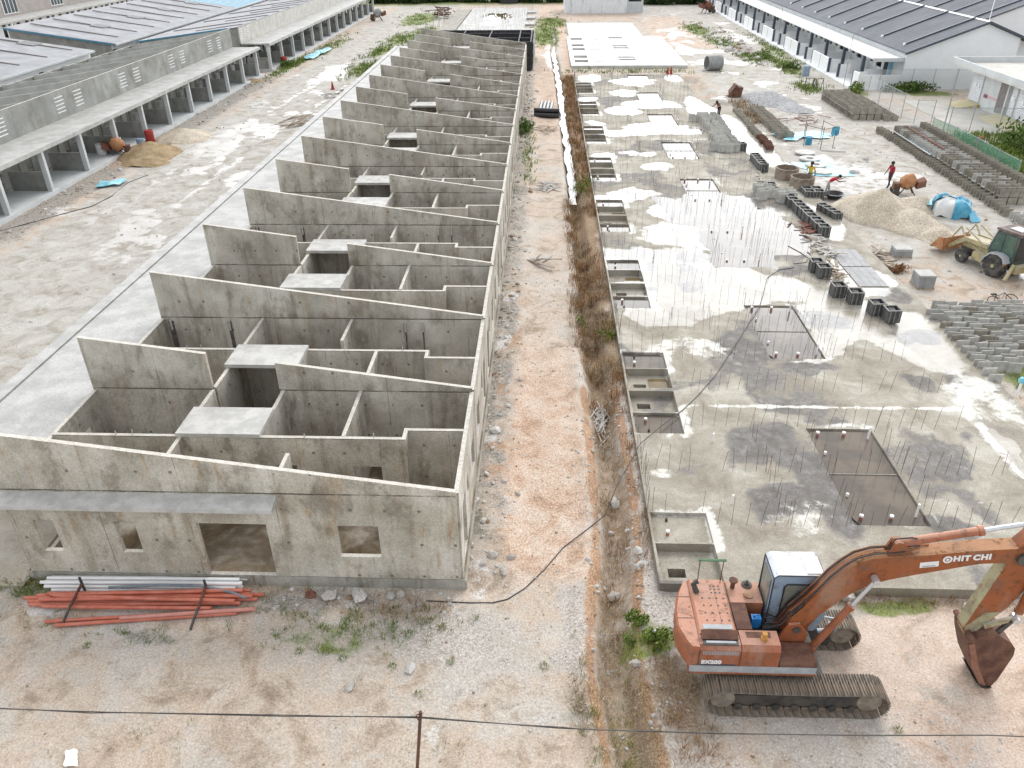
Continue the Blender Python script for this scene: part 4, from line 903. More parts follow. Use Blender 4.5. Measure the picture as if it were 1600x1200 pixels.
M_['frame'] = weath('oily_dark_steel', (.035,.033,.032), (.085,.075,.065), 3, .55, .5, (.14,.08,.05), .3, 2)
M_['chrome'] = weath('bright_cylinder_rod', (.55,.57,.60), (.64,.66,.69), 6, .25, .6, metal=.6, bump=0)
M_['hose'] = weath('black_rubber_hose', (.02,.02,.022), (.04,.04,.045), 5, .5, bump=0)
M_['stripe'] = weath('grey_side_stripe', (.34,.36,.38), (.42,.44,.46), 4, .55, .4, (.12,.08,.06), .3, 3)
M_['decal'] = weath('white_decal', (.74,.74,.73), (.80,.80,.79), 4, .6, .3, (.5,.36,.28), .25, 10, bump=0)
M_['blueplastic'] = weath('blue_plastic', (.02,.20,.55), (.03,.28,.66), 4, .35)
X_ = thing('excavator', 'weathered orange crawler excavator with white cab, parked beside the slab with its bucket lowered', 'excavator', (8, -2.55, 0)); P = part_of(X_)
def track(yc, lab=None):
    y0, y1 = yc-.3, yc+.3; xa, xb, r, zc = 6.42, 9.76, .37, .42
    fr = P('track', lambda m: (m.box(xa, yc-.16, .24, xb, yc+.16, .56)), M_['frame'])
    path = []; L = xb-xa; arc = math.pi*r; tot = 2*L+2*arc; n = 46
    for i in range(n):
        s = tot*i/n
        if s < L: p = (xa+s, zc-r, 0.)
        elif s < L+arc: a = (s-L)/r; p = (xb+r*math.sin(a), zc-r*math.cos(a), a)
        elif s < 2*L+arc: q = s-L-arc; p = (xb-q, zc+r-.03*math.sin(math.pi*q/L), math.pi)
        else: a = (s-2*L-arc)/r; p = (xa-r*math.sin(a), zc+r*math.cos(a), math.pi+a)
        path.append(p)
    m = MB(); w = tot/n
    m.obox((0, 0, -.012), (w*.93, .6, .028))
    for gx_ in (-.35, 0, .35): m.obox((gx_*w, 0, -.04), (.018, .6, .035))
    m.obox((0, 0, .03), (w*.8, .22, .05))
    for xx in (-.2, .2): m.obox((xx*w*2, .09, -.03), (.03, .05, .02))
    sh = m.mesh('track_shoe'); sh.materials.append(M_['track'])
    for x, z, a in path:
        o = bpy.data.objects.new('track_shoe', sh); COL.objects.link(o); o.parent = fr
        off = BASE[fr.name]; o.location = (x-off[0], yc-off[1], z-off[2]); o.rotation_euler = (0, -a, 0)
    for x in (xa, xb): P('idler_wheel', lambda m: m.lathe([(.05,-.17),(.28,-.17),(.31,-.12),(.31,.12),(.28,.17),(.05,.17)], (x, yc, zc), 20, Matrix.Rotation(R(90), 3, 'X')), M_['track'], None, fr)
    for i in range(7): P('roller', lambda m: m.tube([(xa+.38+i*.43, yc-.2, .2), (xa+.38+i*.43, yc+.2, .2)], .1, 10), M_['frame'], None, fr)
    for i in range(2): P('carrier_roller', lambda m: m.tube([(xa+1.1+i*1.2, yc-.19, .66), (xa+1.1+i*1.2, yc+.19, .66)], .06, 10), M_['frame'], None, fr)
track(-3.58); track(-1.62)
P('undercarriage', lambda m: (m.box(7.3, -3.4, .4, 8.8, -1.8, .75), m.tube([(8.0, -2.6, .74), (8.0, -2.6, 1.0)], .55, 20)), M_['frame'])
DK = [(5.62,-3.46),(5.50,-3.3),(5.37,-2.9),(5.38,-2.4),(5.50,-1.85),(5.72,-1.40)]
P('deck', lambda m: m.prism([(5.6,-3.46),(8.5,-3.46),(8.5,-1.42),(5.7,-1.42)], .98, 1.1, 'z'), M_['orange'])
def cw(m):
    zs = [(1.08, .10), (1.2, .0), (1.75, .0), (1.82, .05)]; n = len(DK)
    inner = [(5.80, -3.46), (5.80, -1.40)]
    for z, ins in zs: m.v.extend([(x+ins*(.9 if x < 5.6 else .2), y+(ins*.3 if y < -2.4 else -ins*.3), z) for x, y in DK]+[(5.80, -3.46, z), (5.80, -1.40, z)])
    k = n+2; order = list(range(n))+[n+1, n]
    for i in range(len(zs)-1):
        for j in range(k): a, b_ = order[j], order[(j+1) % k]; m.f.append((i*k+a, i*k+b_, (i+1)*k+b_, (i+1)*k+a)); m.m.append(0)
    m.f.append(tuple((len(zs)-1)*k+a for a in order)); m.m.append(0); m.f.append(tuple(reversed(order))); m.m.append(0)
cwt = P('counterweight', cw, M_['bleached'])
for yy in (-1.95, -2.62): P('panel_seam', lambda m: m.box(5.40, yy-.008, 1.818, 5.80, yy+.008, 1.826), M_['frame'], None, cwt)
P('engine_hood', lambda m: m.prism([(5.81,1.1),(6.72,1.1),(6.72,1.80),(6.66,1.86),(5.87,1.86),(5.81,1.80)], -3.10, -1.40), M_['bleached'])
hood = P('side_hood', lambda m: m.prism([(-3.47,1.1),(-3.47,1.72),(-3.38,1.82),(-3.101,1.82),(-3.101,1.1)], 5.81, 6.73, 'x'), M_['orange'])
P('engine_opening', lambda m: m.box(5.88, -3.40, 1.80, 6.68, -3.18, 1.832), M_['frame'], None, hood)
P('hood_flap', lambda m: m.prism([(-3.27,1.86),(-3.09,1.97),(-3.07,1.94),(-3.25,1.83)], 5.86, 6.69, 'x'), M_['rust'], None, hood)
P('rocker_cover', lambda m: m.tube([(5.95,-3.33,1.84),(6.62,-3.33,1.84)], .03, 8), M_['chrome'], None, hood)
for i in range(24): P('louvre', lambda m: m.box(5.88+i*.034, -3.477, 1.58, 5.897+i*.034, -3.47, 1.70), M_['stripe'], None, hood)
P('tank', lambda m: m.prism([(-3.47,1.1),(-3.47,1.70),(-3.37,1.82),(-2.95,1.82),(-2.95,1.1)], 6.75, 7.62, 'x'), M_['orange'])
P('filler_cap', lambda m: m.lathe([(.075,0),(.075,.06),(.05,.065),(.05,.13),(.06,.14),(.06,.19),(.0,.19)], (7.28,-3.2,1.82), 14), weath('ochre_cap', (.42,.20,.04), (.5,.26,.07), 5))
P('tank_panel', lambda m: m.box(6.9, -3.16, 1.822, 7.45, -3.0, 1.828), M_['rust'])
P('control_cover', lambda m: m.box(6.73, -2.93, 1.1, 7.08, -2.12, 1.83), M_['rust'])
P('front_deck', lambda m: m.box(6.73, -2.1, 1.1, 7.52, -1.41, 1.82), M_['bleached'])
P('pump_bay', lambda m: m.box(7.1, -2.93, 1.11, 8.4, -2.12, 1.18), M_['frame'])
P('pump', lambda m: (m.tube([(7.2,-2.6,1.3),(7.5,-2.6,1.3)], .12, 12), m.tube([(7.5,-2.35,1.28),(7.9,-2.35,1.28)], .09, 12)), M_['frame'])
P('tool_box', lambda m: m.prism([(-3.47,1.1),(-3.47,1.30),(-3.43,1.34),(-2.85,1.34),(-2.85,1.1)], 7.66, 8.5, 'x'), M_['rust'])
P('skirt', lambda m: m.box(5.62, -3.485, 1.02, 8.5, -3.471, 1.22), M_['stripe']); P('skirt_edge', lambda m: m.box(5.62, -3.49, .96, 8.5, -3.462, 1.018), M_['orange'])
for x in (5.805, 6.74, 7.64): P('panel_gap', lambda m: m.box(x-.008, -3.478, 1.1, x+.008, -3.468, 1.72), M_['frame'])
for i in range(3):
    for j in range(3): P('vent_hole', lambda m: m.tube([(6.33+i*.1, -1.62-j*.11, 1.85), (6.33+i*.1, -1.62-j*.11, 1.864)], .024, 8), M_['dark'])
for i in range(4):
    for j in range(4): P('vent_hole', lambda m: m.tube([(6.08+i*.17, -2.02-j*.23, 1.85), (6.08+i*.17, -2.02-j*.23, 1.864)], .026, 8), M_['dark'])
for x0 in (6.05, 6.38): P('hinge_line', lambda m: m.box(x0+.35, -2.95, 1.858, x0+.358, -1.5, 1.864), M_['frame'])
P('grille', lambda m: m.box(5.95, -2.98, 1.862, 6.62, -2.84, 1.875), M_['stripe'])
P('exhaust', lambda m: (m.tube([(6.88,-1.62,1.8),(6.88,-1.62,2.0)], .055, 10), m.lathe([(.06,0),(.105,.05),(.105,.09),(.06,.10)], (6.88,-1.62,2.0), 14)), M_['rust'])
P('air_intake', lambda m: m.tube([(5.98,-1.85,1.86),(5.9,-1.72,2.02),(6.0,-1.66,2.05)], .07, 8), M_['frame'])
P('filler', lambda m: m.lathe([(.13,0),(.13,.03),(.07,.05),(.07,.09),(.03,.1),(.03,.15),(0,.15)], (7.25,-1.52,1.82), 16), M_['frame']); P('filler', lambda m: m.lathe([(.12,0),(.12,.025),(0,.03)], (7.22,-1.85,1.82), 16), M_['orange2'])
P('handrail', lambda m: (m.tube([(6.05,-1.5,1.8),(6.05,-1.46,2.55)], .012, 6), m.tube([(6.6,-1.5,1.8),(6.62,-1.46,2.55)], .012, 6)), M_['rust']); P('handrail_top', lambda m: m.beam((6.0,-1.46,2.56), (6.68,-1.46,2.56), .06, .03), weath('green_rail', (.06,.14,.07), (.1,.2,.1), 6))
# cab
P('cab', lambda m: m.prism([(7.60,1.1),(8.78,1.1),(8.95,1.5),(8.95,2.1),(8.78,2.80),(8.70,2.88),(7.68,2.88),(7.58,2.80)], -2.27, -1.45), M_['cabpaint'])
cab = X_.children[-1]
P('roof_hatch', lambda m: m.box(8.35, -2.2, 2.882, 8.72, -1.62, 2.91), M_['decal'], None, cab)
P('rubber_trim', lambda m: m.tube([(7.60,-2.275,1.3),(7.585,-2.275,2.80),(7.68,-2.275,2.885),(8.72,-2.275,2.885)], .016, 6), M_['hose'], None, cab); P('rubber_trim', lambda m: m.tube([(7.575,-2.26,2.80),(7.575,-1.46,2.80),(7.575,-1.46,1.3)], .016, 6), M_['hose'], None, cab)
M_['cabglass'] = weath('dusty_cab_glass', (.14,.145,.125), (.22,.22,.19), 1.5, .12, .6, (.30,.28,.23), .35, 2, bump=0)
P('side_window', lambda m: m.prism([(7.86,1.72),(8.72,1.72),(8.82,2.1),(8.70,2.62),(7.92,2.62),(7.86,2.55)], -2.285, -2.272), M_['cabglass'], None, cab)
P('window_rubber', lambda m: m.tube([(7.86,-2.282,1.72),(8.72,-2.282,1.72),(8.82,-2.282,2.1),(8.70,-2.282,2.62),(7.92,-2.282,2.62),(7.86,-2.282,2.55)], .022, 6, closed=True), M_['hose'], None, cab)
P('rear_window', lambda m: m.box(7.565, -2.15, 1.75, 7.588, -1.58, 2.65), M_['cabglass'], None, cab); P('windscreen', lambda m: m.prism([(8.955,1.5),(8.955,2.1),(8.80,2.75),(8.815,2.76),(8.97,2.1),(8.97,1.5)], -2.15, -1.55), M_['cabglass'], None, cab)
# boom, arm, bucket
BO = [(7.98,1.66),(7.99,2.02),(8.46,2.75),(8.70,3.22),(8.93,3.53),(9.15,3.74),(9.45,3.88),(10.65,4.02),(11.63,4.17),(12.6,4.26),(12.85,4.10),(12.70,3.86),(11.73,3.79),(10.45,3.43),(9.90,3.26),(9.55,3.10),(9.25,2.88),(9.04,2.66),(8.61,2.12),(8.28,1.66)]
boom = P('boom', lambda m: m.prism(BO, -2.72, -2.36), M_['orange2'])
P('boom_pivot', lambda m: m.prism([(7.7,1.2),(7.95,1.85),(8.2,1.9),(8.42,1.55),(8.38,1.18)], -2.80, -2.73), M_['orange']); P('boom_pivot', lambda m: m.prism([(7.7,1.2),(7.95,1.85),(8.2,1.9),(8.42,1.55),(8.38,1.18)], -2.35, -2.28), M_['orange'])
P('pin', lambda m: m.tube([(8.14,-2.84,1.72),(8.14,-2.2,1.72)], .09, 12), M_['frame'])
def cyl(a, c, f, r, y, mat):
    a, c = Vector((a[0], y, a[1])), Vector((c[0], y, c[1])); q = a+(c-a)*f
    o = P('hydraulic_cylinder', lambda m: (m.tube([a, q], r, 14), m.tube([q-(q-a).normalized()*.07, q+(q-a).normalized()*.03], r*1.22, 14), m.tube([a-Vector((0,r*1.1,0)), a+Vector((0,r*1.1,0))], r*1.1, 10)), mat)
    P('rod', lambda m: (m.tube([q, c], r*.55, 12), m.tube([c-Vector((0,r*1.2,0)), c+Vector((0,r*1.2,0))], r*.95, 10)), M_['chrome'], None, o)
cyl((8.55,1.18), (9.55,3.38), .63, .085, -2.86, M_['orange']); cyl((8.55,1.18), (9.55,3.38), .63, .085, -2.22, M_['orange'])
P('pin', lambda m: m.tube([(9.55,-2.94,3.38),(9.55,-2.14,3.38)], .06, 12), M_['rust'])
cyl((9.95,4.18), (12.95,4.90), .56, .095, -2.54, M_['bleached'])
P('cylinder_bracket', lambda m: m.prism([(9.75,3.93),(9.85,4.26),(10.02,4.28),(10.3,3.98)], -2.66, -2.60), M_['orange2'], None, boom); P('cylinder_bracket', lambda m: m.prism([(9.75,3.93),(9.85,4.26),(10.02,4.28),(10.3,3.98)], -2.48, -2.42), M_['orange2'], None, boom)
AR = [(12.36,3.95),(12.45,4.28),(12.75,4.75),(13.0,4.95),(13.1,4.55),(13.05,3.3),(12.74,2.45),(12.28,1.72),(12.05,1.60),(11.96,1.74)]
arm = P('arm', lambda m: m.prism(AR, -2.70, -2.38), M_['orange2'], 'orange stick with worn yellow front face'); 
P('arm_face', lambda m: m.prism([(12.34,3.86),(12.355,3.84),(11.985,1.80),(11.945,1.80)], -2.695, -2.385), M_['armgrey'], None, arm); P('arm_tip', lambda m: m.prism([(12.0,1.62),(11.98,1.85),(12.3,2.30),(12.62,2.32),(12.27,1.70)], -2.715, -2.365), M_['armgrey'], None, arm)
P('pin', lambda m: m.tube([(12.62,-2.80,3.98),(12.62,-2.28,3.98)], .16, 14), M_['frame'], None, arm); P('pin', lambda m: m.tube([(12.08,-3.0,1.68),(12.08,-2.1,1.68)], .07, 12), M_['rust'], None, arm)
cyl((13.0,3.2), (12.95,2.2), .75, .085, -2.78, M_['orange2'])
for y in (-2.76, -2.34):
    P('link', lambda m: m.beam((12.35,y,1.92), (12.98,y,2.22), .07, .12), M_['armgrey']); P('link', lambda m: m.beam((12.95,y,2.2), (12.62,y,1.55), .07, .11), M_['frame'])
BK = [(12.02,1.62),(12.10,1.35),(12.36,.70),(12.70,.12),(12.98,-.02),(13.08,.25),(13.20,1.12),(13.16,1.36),(13.0,1.56),(12.62,1.80),(12.3,1.72)]
bk = P('bucket', lambda m: m.prism(BK, -2.90, -2.18), M_['rust']); P('cutting_edge', lambda m: m.prism([(12.62,.16),(12.76,.02),(13.0,-.06),(13.0,-.02),(12.72,.14)], -2.93, -2.15), M_['frame'], None, bk)
for y in (-2.86, -2.66, -2.44, -2.22): P('tooth', lambda m: m.prism([(12.8,.06),(13.04,-.09),(13.08,-.05),(13.0,.04)], y-.04, y+.04), M_['frame'], None, bk)
P('side_plate', lambda m: m.prism([(12.08,1.45),(12.36,.70),(12.70,.12),(12.86,.08),(12.5,.76),(12.2,1.5)], -2.915, -2.901), weath('rust_edge', (.20,.09,.06), (.28,.14,.09), 4), None, bk)
# hoses along the boom and round its foot
for k, y in enumerate((-2.66, -2.60, -2.46, -2.42)): P('hose', lambda m: m.tube([(7.98,y,2.1),(8.2,y,2.42),(8.44,y,2.83),(8.66,y,3.27),(8.90,y,3.60),(9.12,y,3.82),(9.45,y,3.96),(9.8,y,4.0),(10.1+.2*k,y,4.05)], .02, 6), M_['orange2' if k % 2 else 'hose'], None, boom)
for k in range(4): y = -2.7+k*.13; P('hose', lambda m: m.tube([(7.2+.1*k,y+.1,1.3),(7.5,y+.05,1.55+.05*k),(7.8,y,1.75-.06*k),(8.0,y,2.1),(8.2,y,2.44)], .02, 6), M_['hose'])
P('hose', lambda m: m.tube([(9.75,-2.58,4.02),(9.85,-2.6,4.35),(10.2,-2.6,4.40),(10.42,-2.56,4.30)], .018, 6), M_['hose'], None, boom)
P('mirror', lambda m: m.tube([(9.0,-2.2,1.5),(9.25,-2.3,1.55),(9.28,-2.3,1.15)], .03, 8), M_['cabpaint'])
P('foot_rail', lambda m: m.tube([(8.9,-2.22,1.05),(9.2,-2.22,1.1),(9.25,-2.0,1.1)], .05, 8), M_['cabpaint'])
def text(s, size, loc, rot, mat, parent, name='lettering', bold=.012, space=1.0, label=None, dx=0):
    c = bpy.data.curves.new(name, 'FONT'); c.body = s; c.size = size; c.offset = bold; c.extrude = .003; c.space_character = space; c.align_x = 'LEFT'
    o = bpy.data.objects.new(name, c); COL.objects.link(o); dg = bpy.context.evaluated_depsgraph_get(); me = bpy.data.meshes.new_from_object(o.evaluated_get(dg)); bpy.data.objects.remove(o)
    me.materials.clear(); me.materials.append(mat); q = bpy.data.objects.new(name, me); COL.objects.link(q); q.parent = parent; off = BASE[parent.name]
    q.location = (loc[0]-off[0], loc[1]-off[1], loc[2]-off[2]); q.rotation_euler = rot; return q
text('HIT', .205, (11.14, -2.726, 3.86), (R(90), -R(6), 0), M_['decal'], boom, space=1.15); text('CHI', .205, (11.55, -2.726, 3.905), (R(90), -R(6), 0), M_['decal'], boom, space=1.15)
P('emblem', lambda m: m.lathe([(.06,0),(.10,0),(.10,.008),(.06,.008),(.06,0)], (11.02,-2.721,3.90), 20, Matrix.Rotation(R(90), 3, 'X'), False), M_['decal'], None, boom); P('emblem', lambda m: m.lathe([(0,0.001),(.035,0.001),(.035,.009),(0,.009)], (11.02,-2.721,3.90), 14, Matrix.Rotation(R(90), 3, 'X')), M_['decal'], None, boom)
P('sticker', lambda m: m.beam((10.47,-2.725,3.72), (10.86,-2.725,3.78), .008, .15, (0,0,1)), M_['decal'], None, boom); P('sticker_mark', lambda m: m.beam((10.53,-2.732,3.69), (10.80,-2.732,3.73), .006, .03), M_['stripe'], None, boom)
text('EX200', .155, (5.87, -3.484, 1.30), (R(90), 0, 0), M_['decal'], hood, space=1.1)
P('decal_stripe', lambda m: m.prism([(5.84,1.235),(6.6,1.235),(6.7,1.27),(5.84,1.27)], -3.482, -3.473), M_['trim'], None, hood)
text('HI', .2, (5.345, -2.35, 1.35), (R(90), 0, R(-83)), M_['decal'], cwt)
m = MB(); m.box(-.11, -.08, 0, .11, .08, .30); m.tube([(-.05,0,.3),(-.05,0,.36)], .025, 8); m.tube([(-.02,0,.33),(.03,0,.36),(.08,0,.33)], .016, 6)
for v in range(len(m.v)): m.v[v] = (m.v[v][0]+7.3, m.v[v][1]-2.42, m.v[v][2]+1.40)
single('jerrycan', m, M_['blueplastic'], 'blue plastic jerrycan wedged in the engine bay of the orange excavator', 'jerrycan', base=(7.3,-2.42,1.40))
# ---------------------------------------------------------------- precast U drains, forms and the yard
def u_mesh(mat, w=.55, h=.48, dpt=.50, t=.042):
    m = MB(); m.prism([(-dpt/2,0),(dpt/2,0),(dpt/2,h),(dpt/2-t,h),(dpt/2-t*1.4,t*1.4),(-dpt/2+t*1.4,t*1.4),(-dpt/2+t,h),(-dpt/2,h)], -w/2, w/2, 'x'); me = m.mesh('u_drain'); me.materials.append(mat); return me
def drain_mat(n, a, b_, c): return weath(n, a, b_, 2.2, .85, .3, c, .4, 1.4, vary=.2)
UM = {'grey': u_mesh(drain_mat('precast_concrete', (.40,.395,.37), (.54,.53,.50), (.26,.23,.165))),
      'brown': u_mesh(drain_mat('stained_precast_concrete', (.25,.23,.19), (.36,.335,.285), (.20,.13,.075))),
      'pale': u_mesh(drain_mat('pale_precast_concrete', (.48,.475,.44), (.62,.61,.58), (.34,.31,.24))),
      'rusty': u_mesh(drain_mat('rusty_form_steel', (.14,.07,.05), (.22,.11,.08), (.07,.05,.045)))}
DR = []
def addu(x, y, z, kind, label, group, pri=0, rz=0., sc=(1,1,1)): DR.append((pri, (x-2.1)**2+(y+15.7)**2, x, y, z, kind, label, group, rz, sc))
J = lambda s: rng.normal(0, s)
for i, x in enumerate(np.arange(19.93, 24.5, .61)):
    ys = (11.6, 12.4, 12.6, 12.9, 13.2, 13.5, 13.9, 14.3, 14.6)[i]
    for y in np.arange(ys+(.2 if i % 2 else 0), 18.1, .60):
        if rng.random() > .05: addu(x+J(.03), y+J(.06), .0, 'grey' if rng.random() > .2 else 'brown', 'grey precast U drain standing in the weedy grid right of the bare slab edge', 'drains in the grid beside the slab', 0, J(.09))
for y in np.arange(31.8, 53.2, .64): addu(30.45+J(.05), y, 0, 'brown', 'brown stained U drain in the single low row facing the sandy yard', 'drains in the low front row', 1, J(.05))
for x in (31.1, 31.72, 32.34):
    for y in np.arange(34.0, 51.2, .63):
        addu(x+J(.02), y+J(.02), .5, 'brown' if rng.random() > .4 else 'grey', 'weathered U drain in the upper layer of the long double-stacked rows', 'drains stacked in the long double rows', 1, J(.03)); addu(x, y, 0, 'brown', '', '', 5, J(.03))
for y in np.arange(35.3, 52.5, .63): addu(33.75+J(.03), y, .5, 'brown', 'weathered U drain on top of the rearmost long stack, next to the green netting', 'drains stacked along the green netting', 1, J(.03)); addu(33.75, y, 0, 'brown', '', '', 5)
for x in (30.5, 31.2, 31.9, 32.6, 33.3):
    for y in np.arange(29.6, 31.4, .62): addu(x+(31.4-y)*.0, y-(x-30.5)*.15, 0, 'grey', 'grey U drain in the short block in front of the long stacks', 'drains in the short front block', 1, J(.05))
for x in (29.95, 30.6, 31.25, 31.9):
    for y in np.arange(57.9, 67, .62): addu(x+J(.02), y+J(.02), .5, 'brown', 'weathered U drain on top of the far stack by the white terrace', 'drains stacked near the white terrace', 2, J(.03)); addu(x, y, 0, 'brown', '', '', 5)
for y in np.arange(57.5, 67, .62): addu(33.3+J(.03), y, 0, 'brown', 'weathered U drain in the short row along the chain-link fence', 'drains along the chain-link fence', 2, J(.04)); addu(32.6, y, 0, 'brown', '', '', 5) if y < 61 else None
for i in range(15):
    y = 45.6+i*.8
    for x in (15.75, 16.35, 16.95): addu(x+.10*(15-i)*.0+(.0 if y < 50 else .25)+J(.06), y+J(.05), .3, 'pale' if x < 16.5 else 'grey', 'pale new U drain standing in rows on the wet slab', 'pale drains on the slab', 0, J(.06), (1, 1, 1.2))
for x, y in ((15.25,46.0), (15.2,56.0), (15.8,55.9), (16.1,33.9), (16.2,34.6), (16.75,34.3), (17.2,33.3), (17.25,34.0), (17.9,33.6), (17.95,34.3), (16.1,35.2), (16.75,35.0)): addu(x, y, .3, 'pale', 'pale new U drain set apart on the slab from its rows', 'pale drains set apart on the slab', 0, J(.1), (1, 1, 1.25))
for y in np.arange(46.7, 53.2, .62): addu(19.75+J(.04), y, 0, 'rusty' if y < 50 else 'brown', 'rust red channel form in the row between slab and clothes frame', 'rusty channel forms in a row', 1, J(.04), (1.1, 1, 1.15))
for y in np.arange(53.4, 60.5, .62): addu(19.9+J(.05), y, 0, 'brown', 'dull U drain in the narrow row beyond the rusty forms', 'drains beyond the rusty forms', 2, J(.05))
for x in (21.7, 22.4):
    for y in np.arange(51.2, 62, .64): addu(x+J(.04)+.0*(y-51), y, 0, 'brown', 'dark U drain in the overgrown pair of rows below the gravel heap', 'drains in the overgrown pair of rows', 2, J(.05))
DR.sort(key=lambda q: (q[0], q[1]))
rest = MB(); n_ind = 0
for pri, dd, x, y, z, kind, label, group, rz, sc in DR:
    if pri < 5 and n_ind < 298:
        o = single('u_drain', UM[kind], None, label, 'drain', group, (x, y, z)); o.rotation_euler = (0, 0, rz); o.scale = sc; n_ind += 1
    else:
        w, h, dp, t_ = .55, .47*sc[2], .5, .05; P0 = [(-dp/2,0),(dp/2,0),(dp/2,h),(dp/2-t_,h),(dp/2-t_*1.4,t_*1.4),(-dp/2+t_*1.4,t_*1.4),(-dp/2+t_,h),(-dp/2,h)]
        rest.prism([(p[0]+y, p[1]+z) for p in P0], x-w/2, x+w/2, 'x')
o = single('u_drain', rest, UM['brown'].materials[0], 'lower and farther U drains of the stacks, half hidden under the upper layers', 'drain'); o['kind'] = 'stuff'
# shutter boxes
M_['form'] = weath('dark_shutter_steel', (.05,.053,.055), (.12,.12,.115), 6, .7, .4, (.20,.15,.11), .35, 5, streak=True); M_['formrim'] = weath('form_rim', (.20,.20,.19), (.30,.295,.28), 5)
def form_box(loc, label, group, rz=0., s=1.):
    t = thing('form_box', label, 'form', loc, group, local=True, rotz=rz); P = part_of(t); w, d, h = .60*s, .60*s, .58*s
    P('outer_form', lambda m: [m.box(*b_) for b_ in ((-w/2,-d/2,0,w/2,-d/2+.035,h), (-w/2,d/2-.035,0,w/2,d/2,h), (-w/2,-d/2+.036,0,-w/2+.035,d/2-.036,h), (w/2-.035,-d/2+.036,0,w/2,d/2-.036,h))], M_['form'])
    P('rim', lambda m: [m.box(*b_) for b_ in ((-w/2-.02,-d/2-.02,h+.001,w/2+.02,-d/2+.04,h+.03), (-w/2-.02,d/2-.04,h+.001,w/2+.02,d/2+.02,h+.03), (-w/2-.02,-d/2+.041,h+.001,-w/2+.04,d/2-.041,h+.03), (w/2-.04,-d/2+.041,h+.001,w/2+.02,d/2-.041,h+.03))], M_['formrim'])
    P('inner_core', lambda m: m.prism([(-.16*s,.02),(.16*s,.02),(.13*s,h-.05),(-.13*s,h-.05)], -d/2+.04, d/2-.04), M_['form'])
    for q in (-.2, .0, .2): P('stiffener', lambda m: m.box(q*s-.015, -d/2-.025, .01, q*s+.015, -d/2-.001, h), M_['formrim'])
    return t
f0 = form_box((17.72, 16.45, .3), 'dark ribbed casting form at the near end of the slab-edge line', 'casting forms on the slab edge', .04)
lab2 = 'dark ribbed casting form in one of the pairs along the slab edge'
for x, y, rz, lab in ((17.3,17.15,.06,lab2), (16.75,18.35,-.03,lab2), (16.2,19.1,.05,lab2), (16.2,21.35,.02,lab2), (16.05,22.1,-.04,lab2)): copy_thing(f0, (x, y, .3), rz, lab2, 'paired casting forms along the slab edge')
for i in range(10): copy_thing(f0, (18.05-i*.045+J(.02), 27.5+i*.62, .22), J(.05), 'dark casting form in the long unbroken line beside the sand heap', 'casting forms in the long line')
for i in range(4): copy_thing(f0, (19.75-i*.13, 30.5+i*.5, 0), .15, 'dark casting form in the leaning cluster under the blue rag', 'casting forms in the leaning cluster', (.9,.8,1))
for i in range(4): copy_thing(f0, (19.35+(i % 2)*.62, 34.8+(i//2)*.65, 0), J(.08), 'dark casting form in the small block beside the large rings', 'casting forms beside the large rings')
for i in range(5): copy_thing(f0, (17.7, 40.5+i*.62, .22), J(.05), 'dark casting form in the short line at the far slab edge', 'casting forms at the far slab edge')
for i in range(3): copy_thing(f0, (17.05+J(.05), 34.6+i*.6, .3), J(.05), 'dark casting form behind the pale drains set apart on the slab', 'casting forms behind the pale drains', (.9,.9,.8))
copy_thing(f0, (17.4, 46.2, .22), .2, 'single dark casting form beside the end of the pale drain rows')
# ---------------------------------------------------------------- things lying about the site
M_['pvcorange'] = weath('terracotta_plastic_pipe', (.47,.125,.075), (.56,.19,.13), 3, .45, .5, (.40,.24,.19), .35, 3, fine=.06)
M_['pvcpink'] = weath('faded_terracotta_pipe', (.52,.22,.18), (.58,.28,.23), 3, .5, .4, (.40,.24,.19), .3, 3, fine=.06)
M_['greypipe'] = weath('grey_plastic_pipe', (.15,.18,.21), (.21,.24,.27), 4, .45)
M_['blackpipe'] = weath('black_plastic_pipe', (.015,.017,.02), (.035,.037,.04), 3, .3, .6)
M_['wood'] = weath('weathered_timber', (.27,.215,.16), (.42,.36,.29), 5, .85, .2, (.15,.11,.08), .4, 4)
M_['palewood'] = weath('grey_bleached_timber', (.42,.40,.37), (.55,.53,.50), 5, .85, .2, (.25,.21,.17), .4, 4)
M_['concring'] = weath('grey_concrete_pipe', (.24,.25,.25), (.33,.335,.33), 2, .8, .3, (.14,.135,.12), .35, 1.5)
M_['stone'] = weath('pale_rock', (.42,.39,.355), (.56,.53,.50), 3, .85, .3, (.27,.22,.17), .35, 3, vary=.3)
M_['whitestone'] = weath('white_rubble', (.46,.45,.43), (.62,.61,.59), 3, .85, .3, (.30,.26,.21), .45, 3)
M_['tarp'] = weath('blue_tarpaulin', (.035,.25,.40), (.11,.40,.55), 2.0, .45, .5, (.45,.58,.63), .35, 3, bump=.4)
M_['skyblue'] = weath('pale_blue_plastic_sheet', (.16,.50,.62), (.34,.66,.74), 2.0, .35, .5, (.62,.72,.74), .4, 4, bump=.4)
M_['sand'] = weath('building_sand', (.43,.375,.295), (.56,.50,.415), .9, .95, .1, (.33,.275,.20), .42, 1.6, fine=.4, bump=.6)
M_['brownsand'] = weath('brown_sand', (.26,.19,.11), (.38,.29,.185), 1.2, .95, .1, (.42,.36,.28), .4, 1.6, fine=.4, bump=.6)
M_['gravelheap'] = weath('grey_gravel', (.30,.305,.31), (.44,.445,.45), 4, .95, .1, (.20,.20,.20), .35, 2, fine=.6, bump=.8)
M_['reddrum'] = weath('red_drum', (.30,.025,.02), (.38,.05,.035), 4, .5); M_['barrelblue'] = weath('blue_barrel', (.03,.22,.36), (.06,.30,.46), 4, .4); M_['ltblue'] = weath('grey_blue_plastic', (.22,.30,.40), (.30,.38,.48), 4, .4)
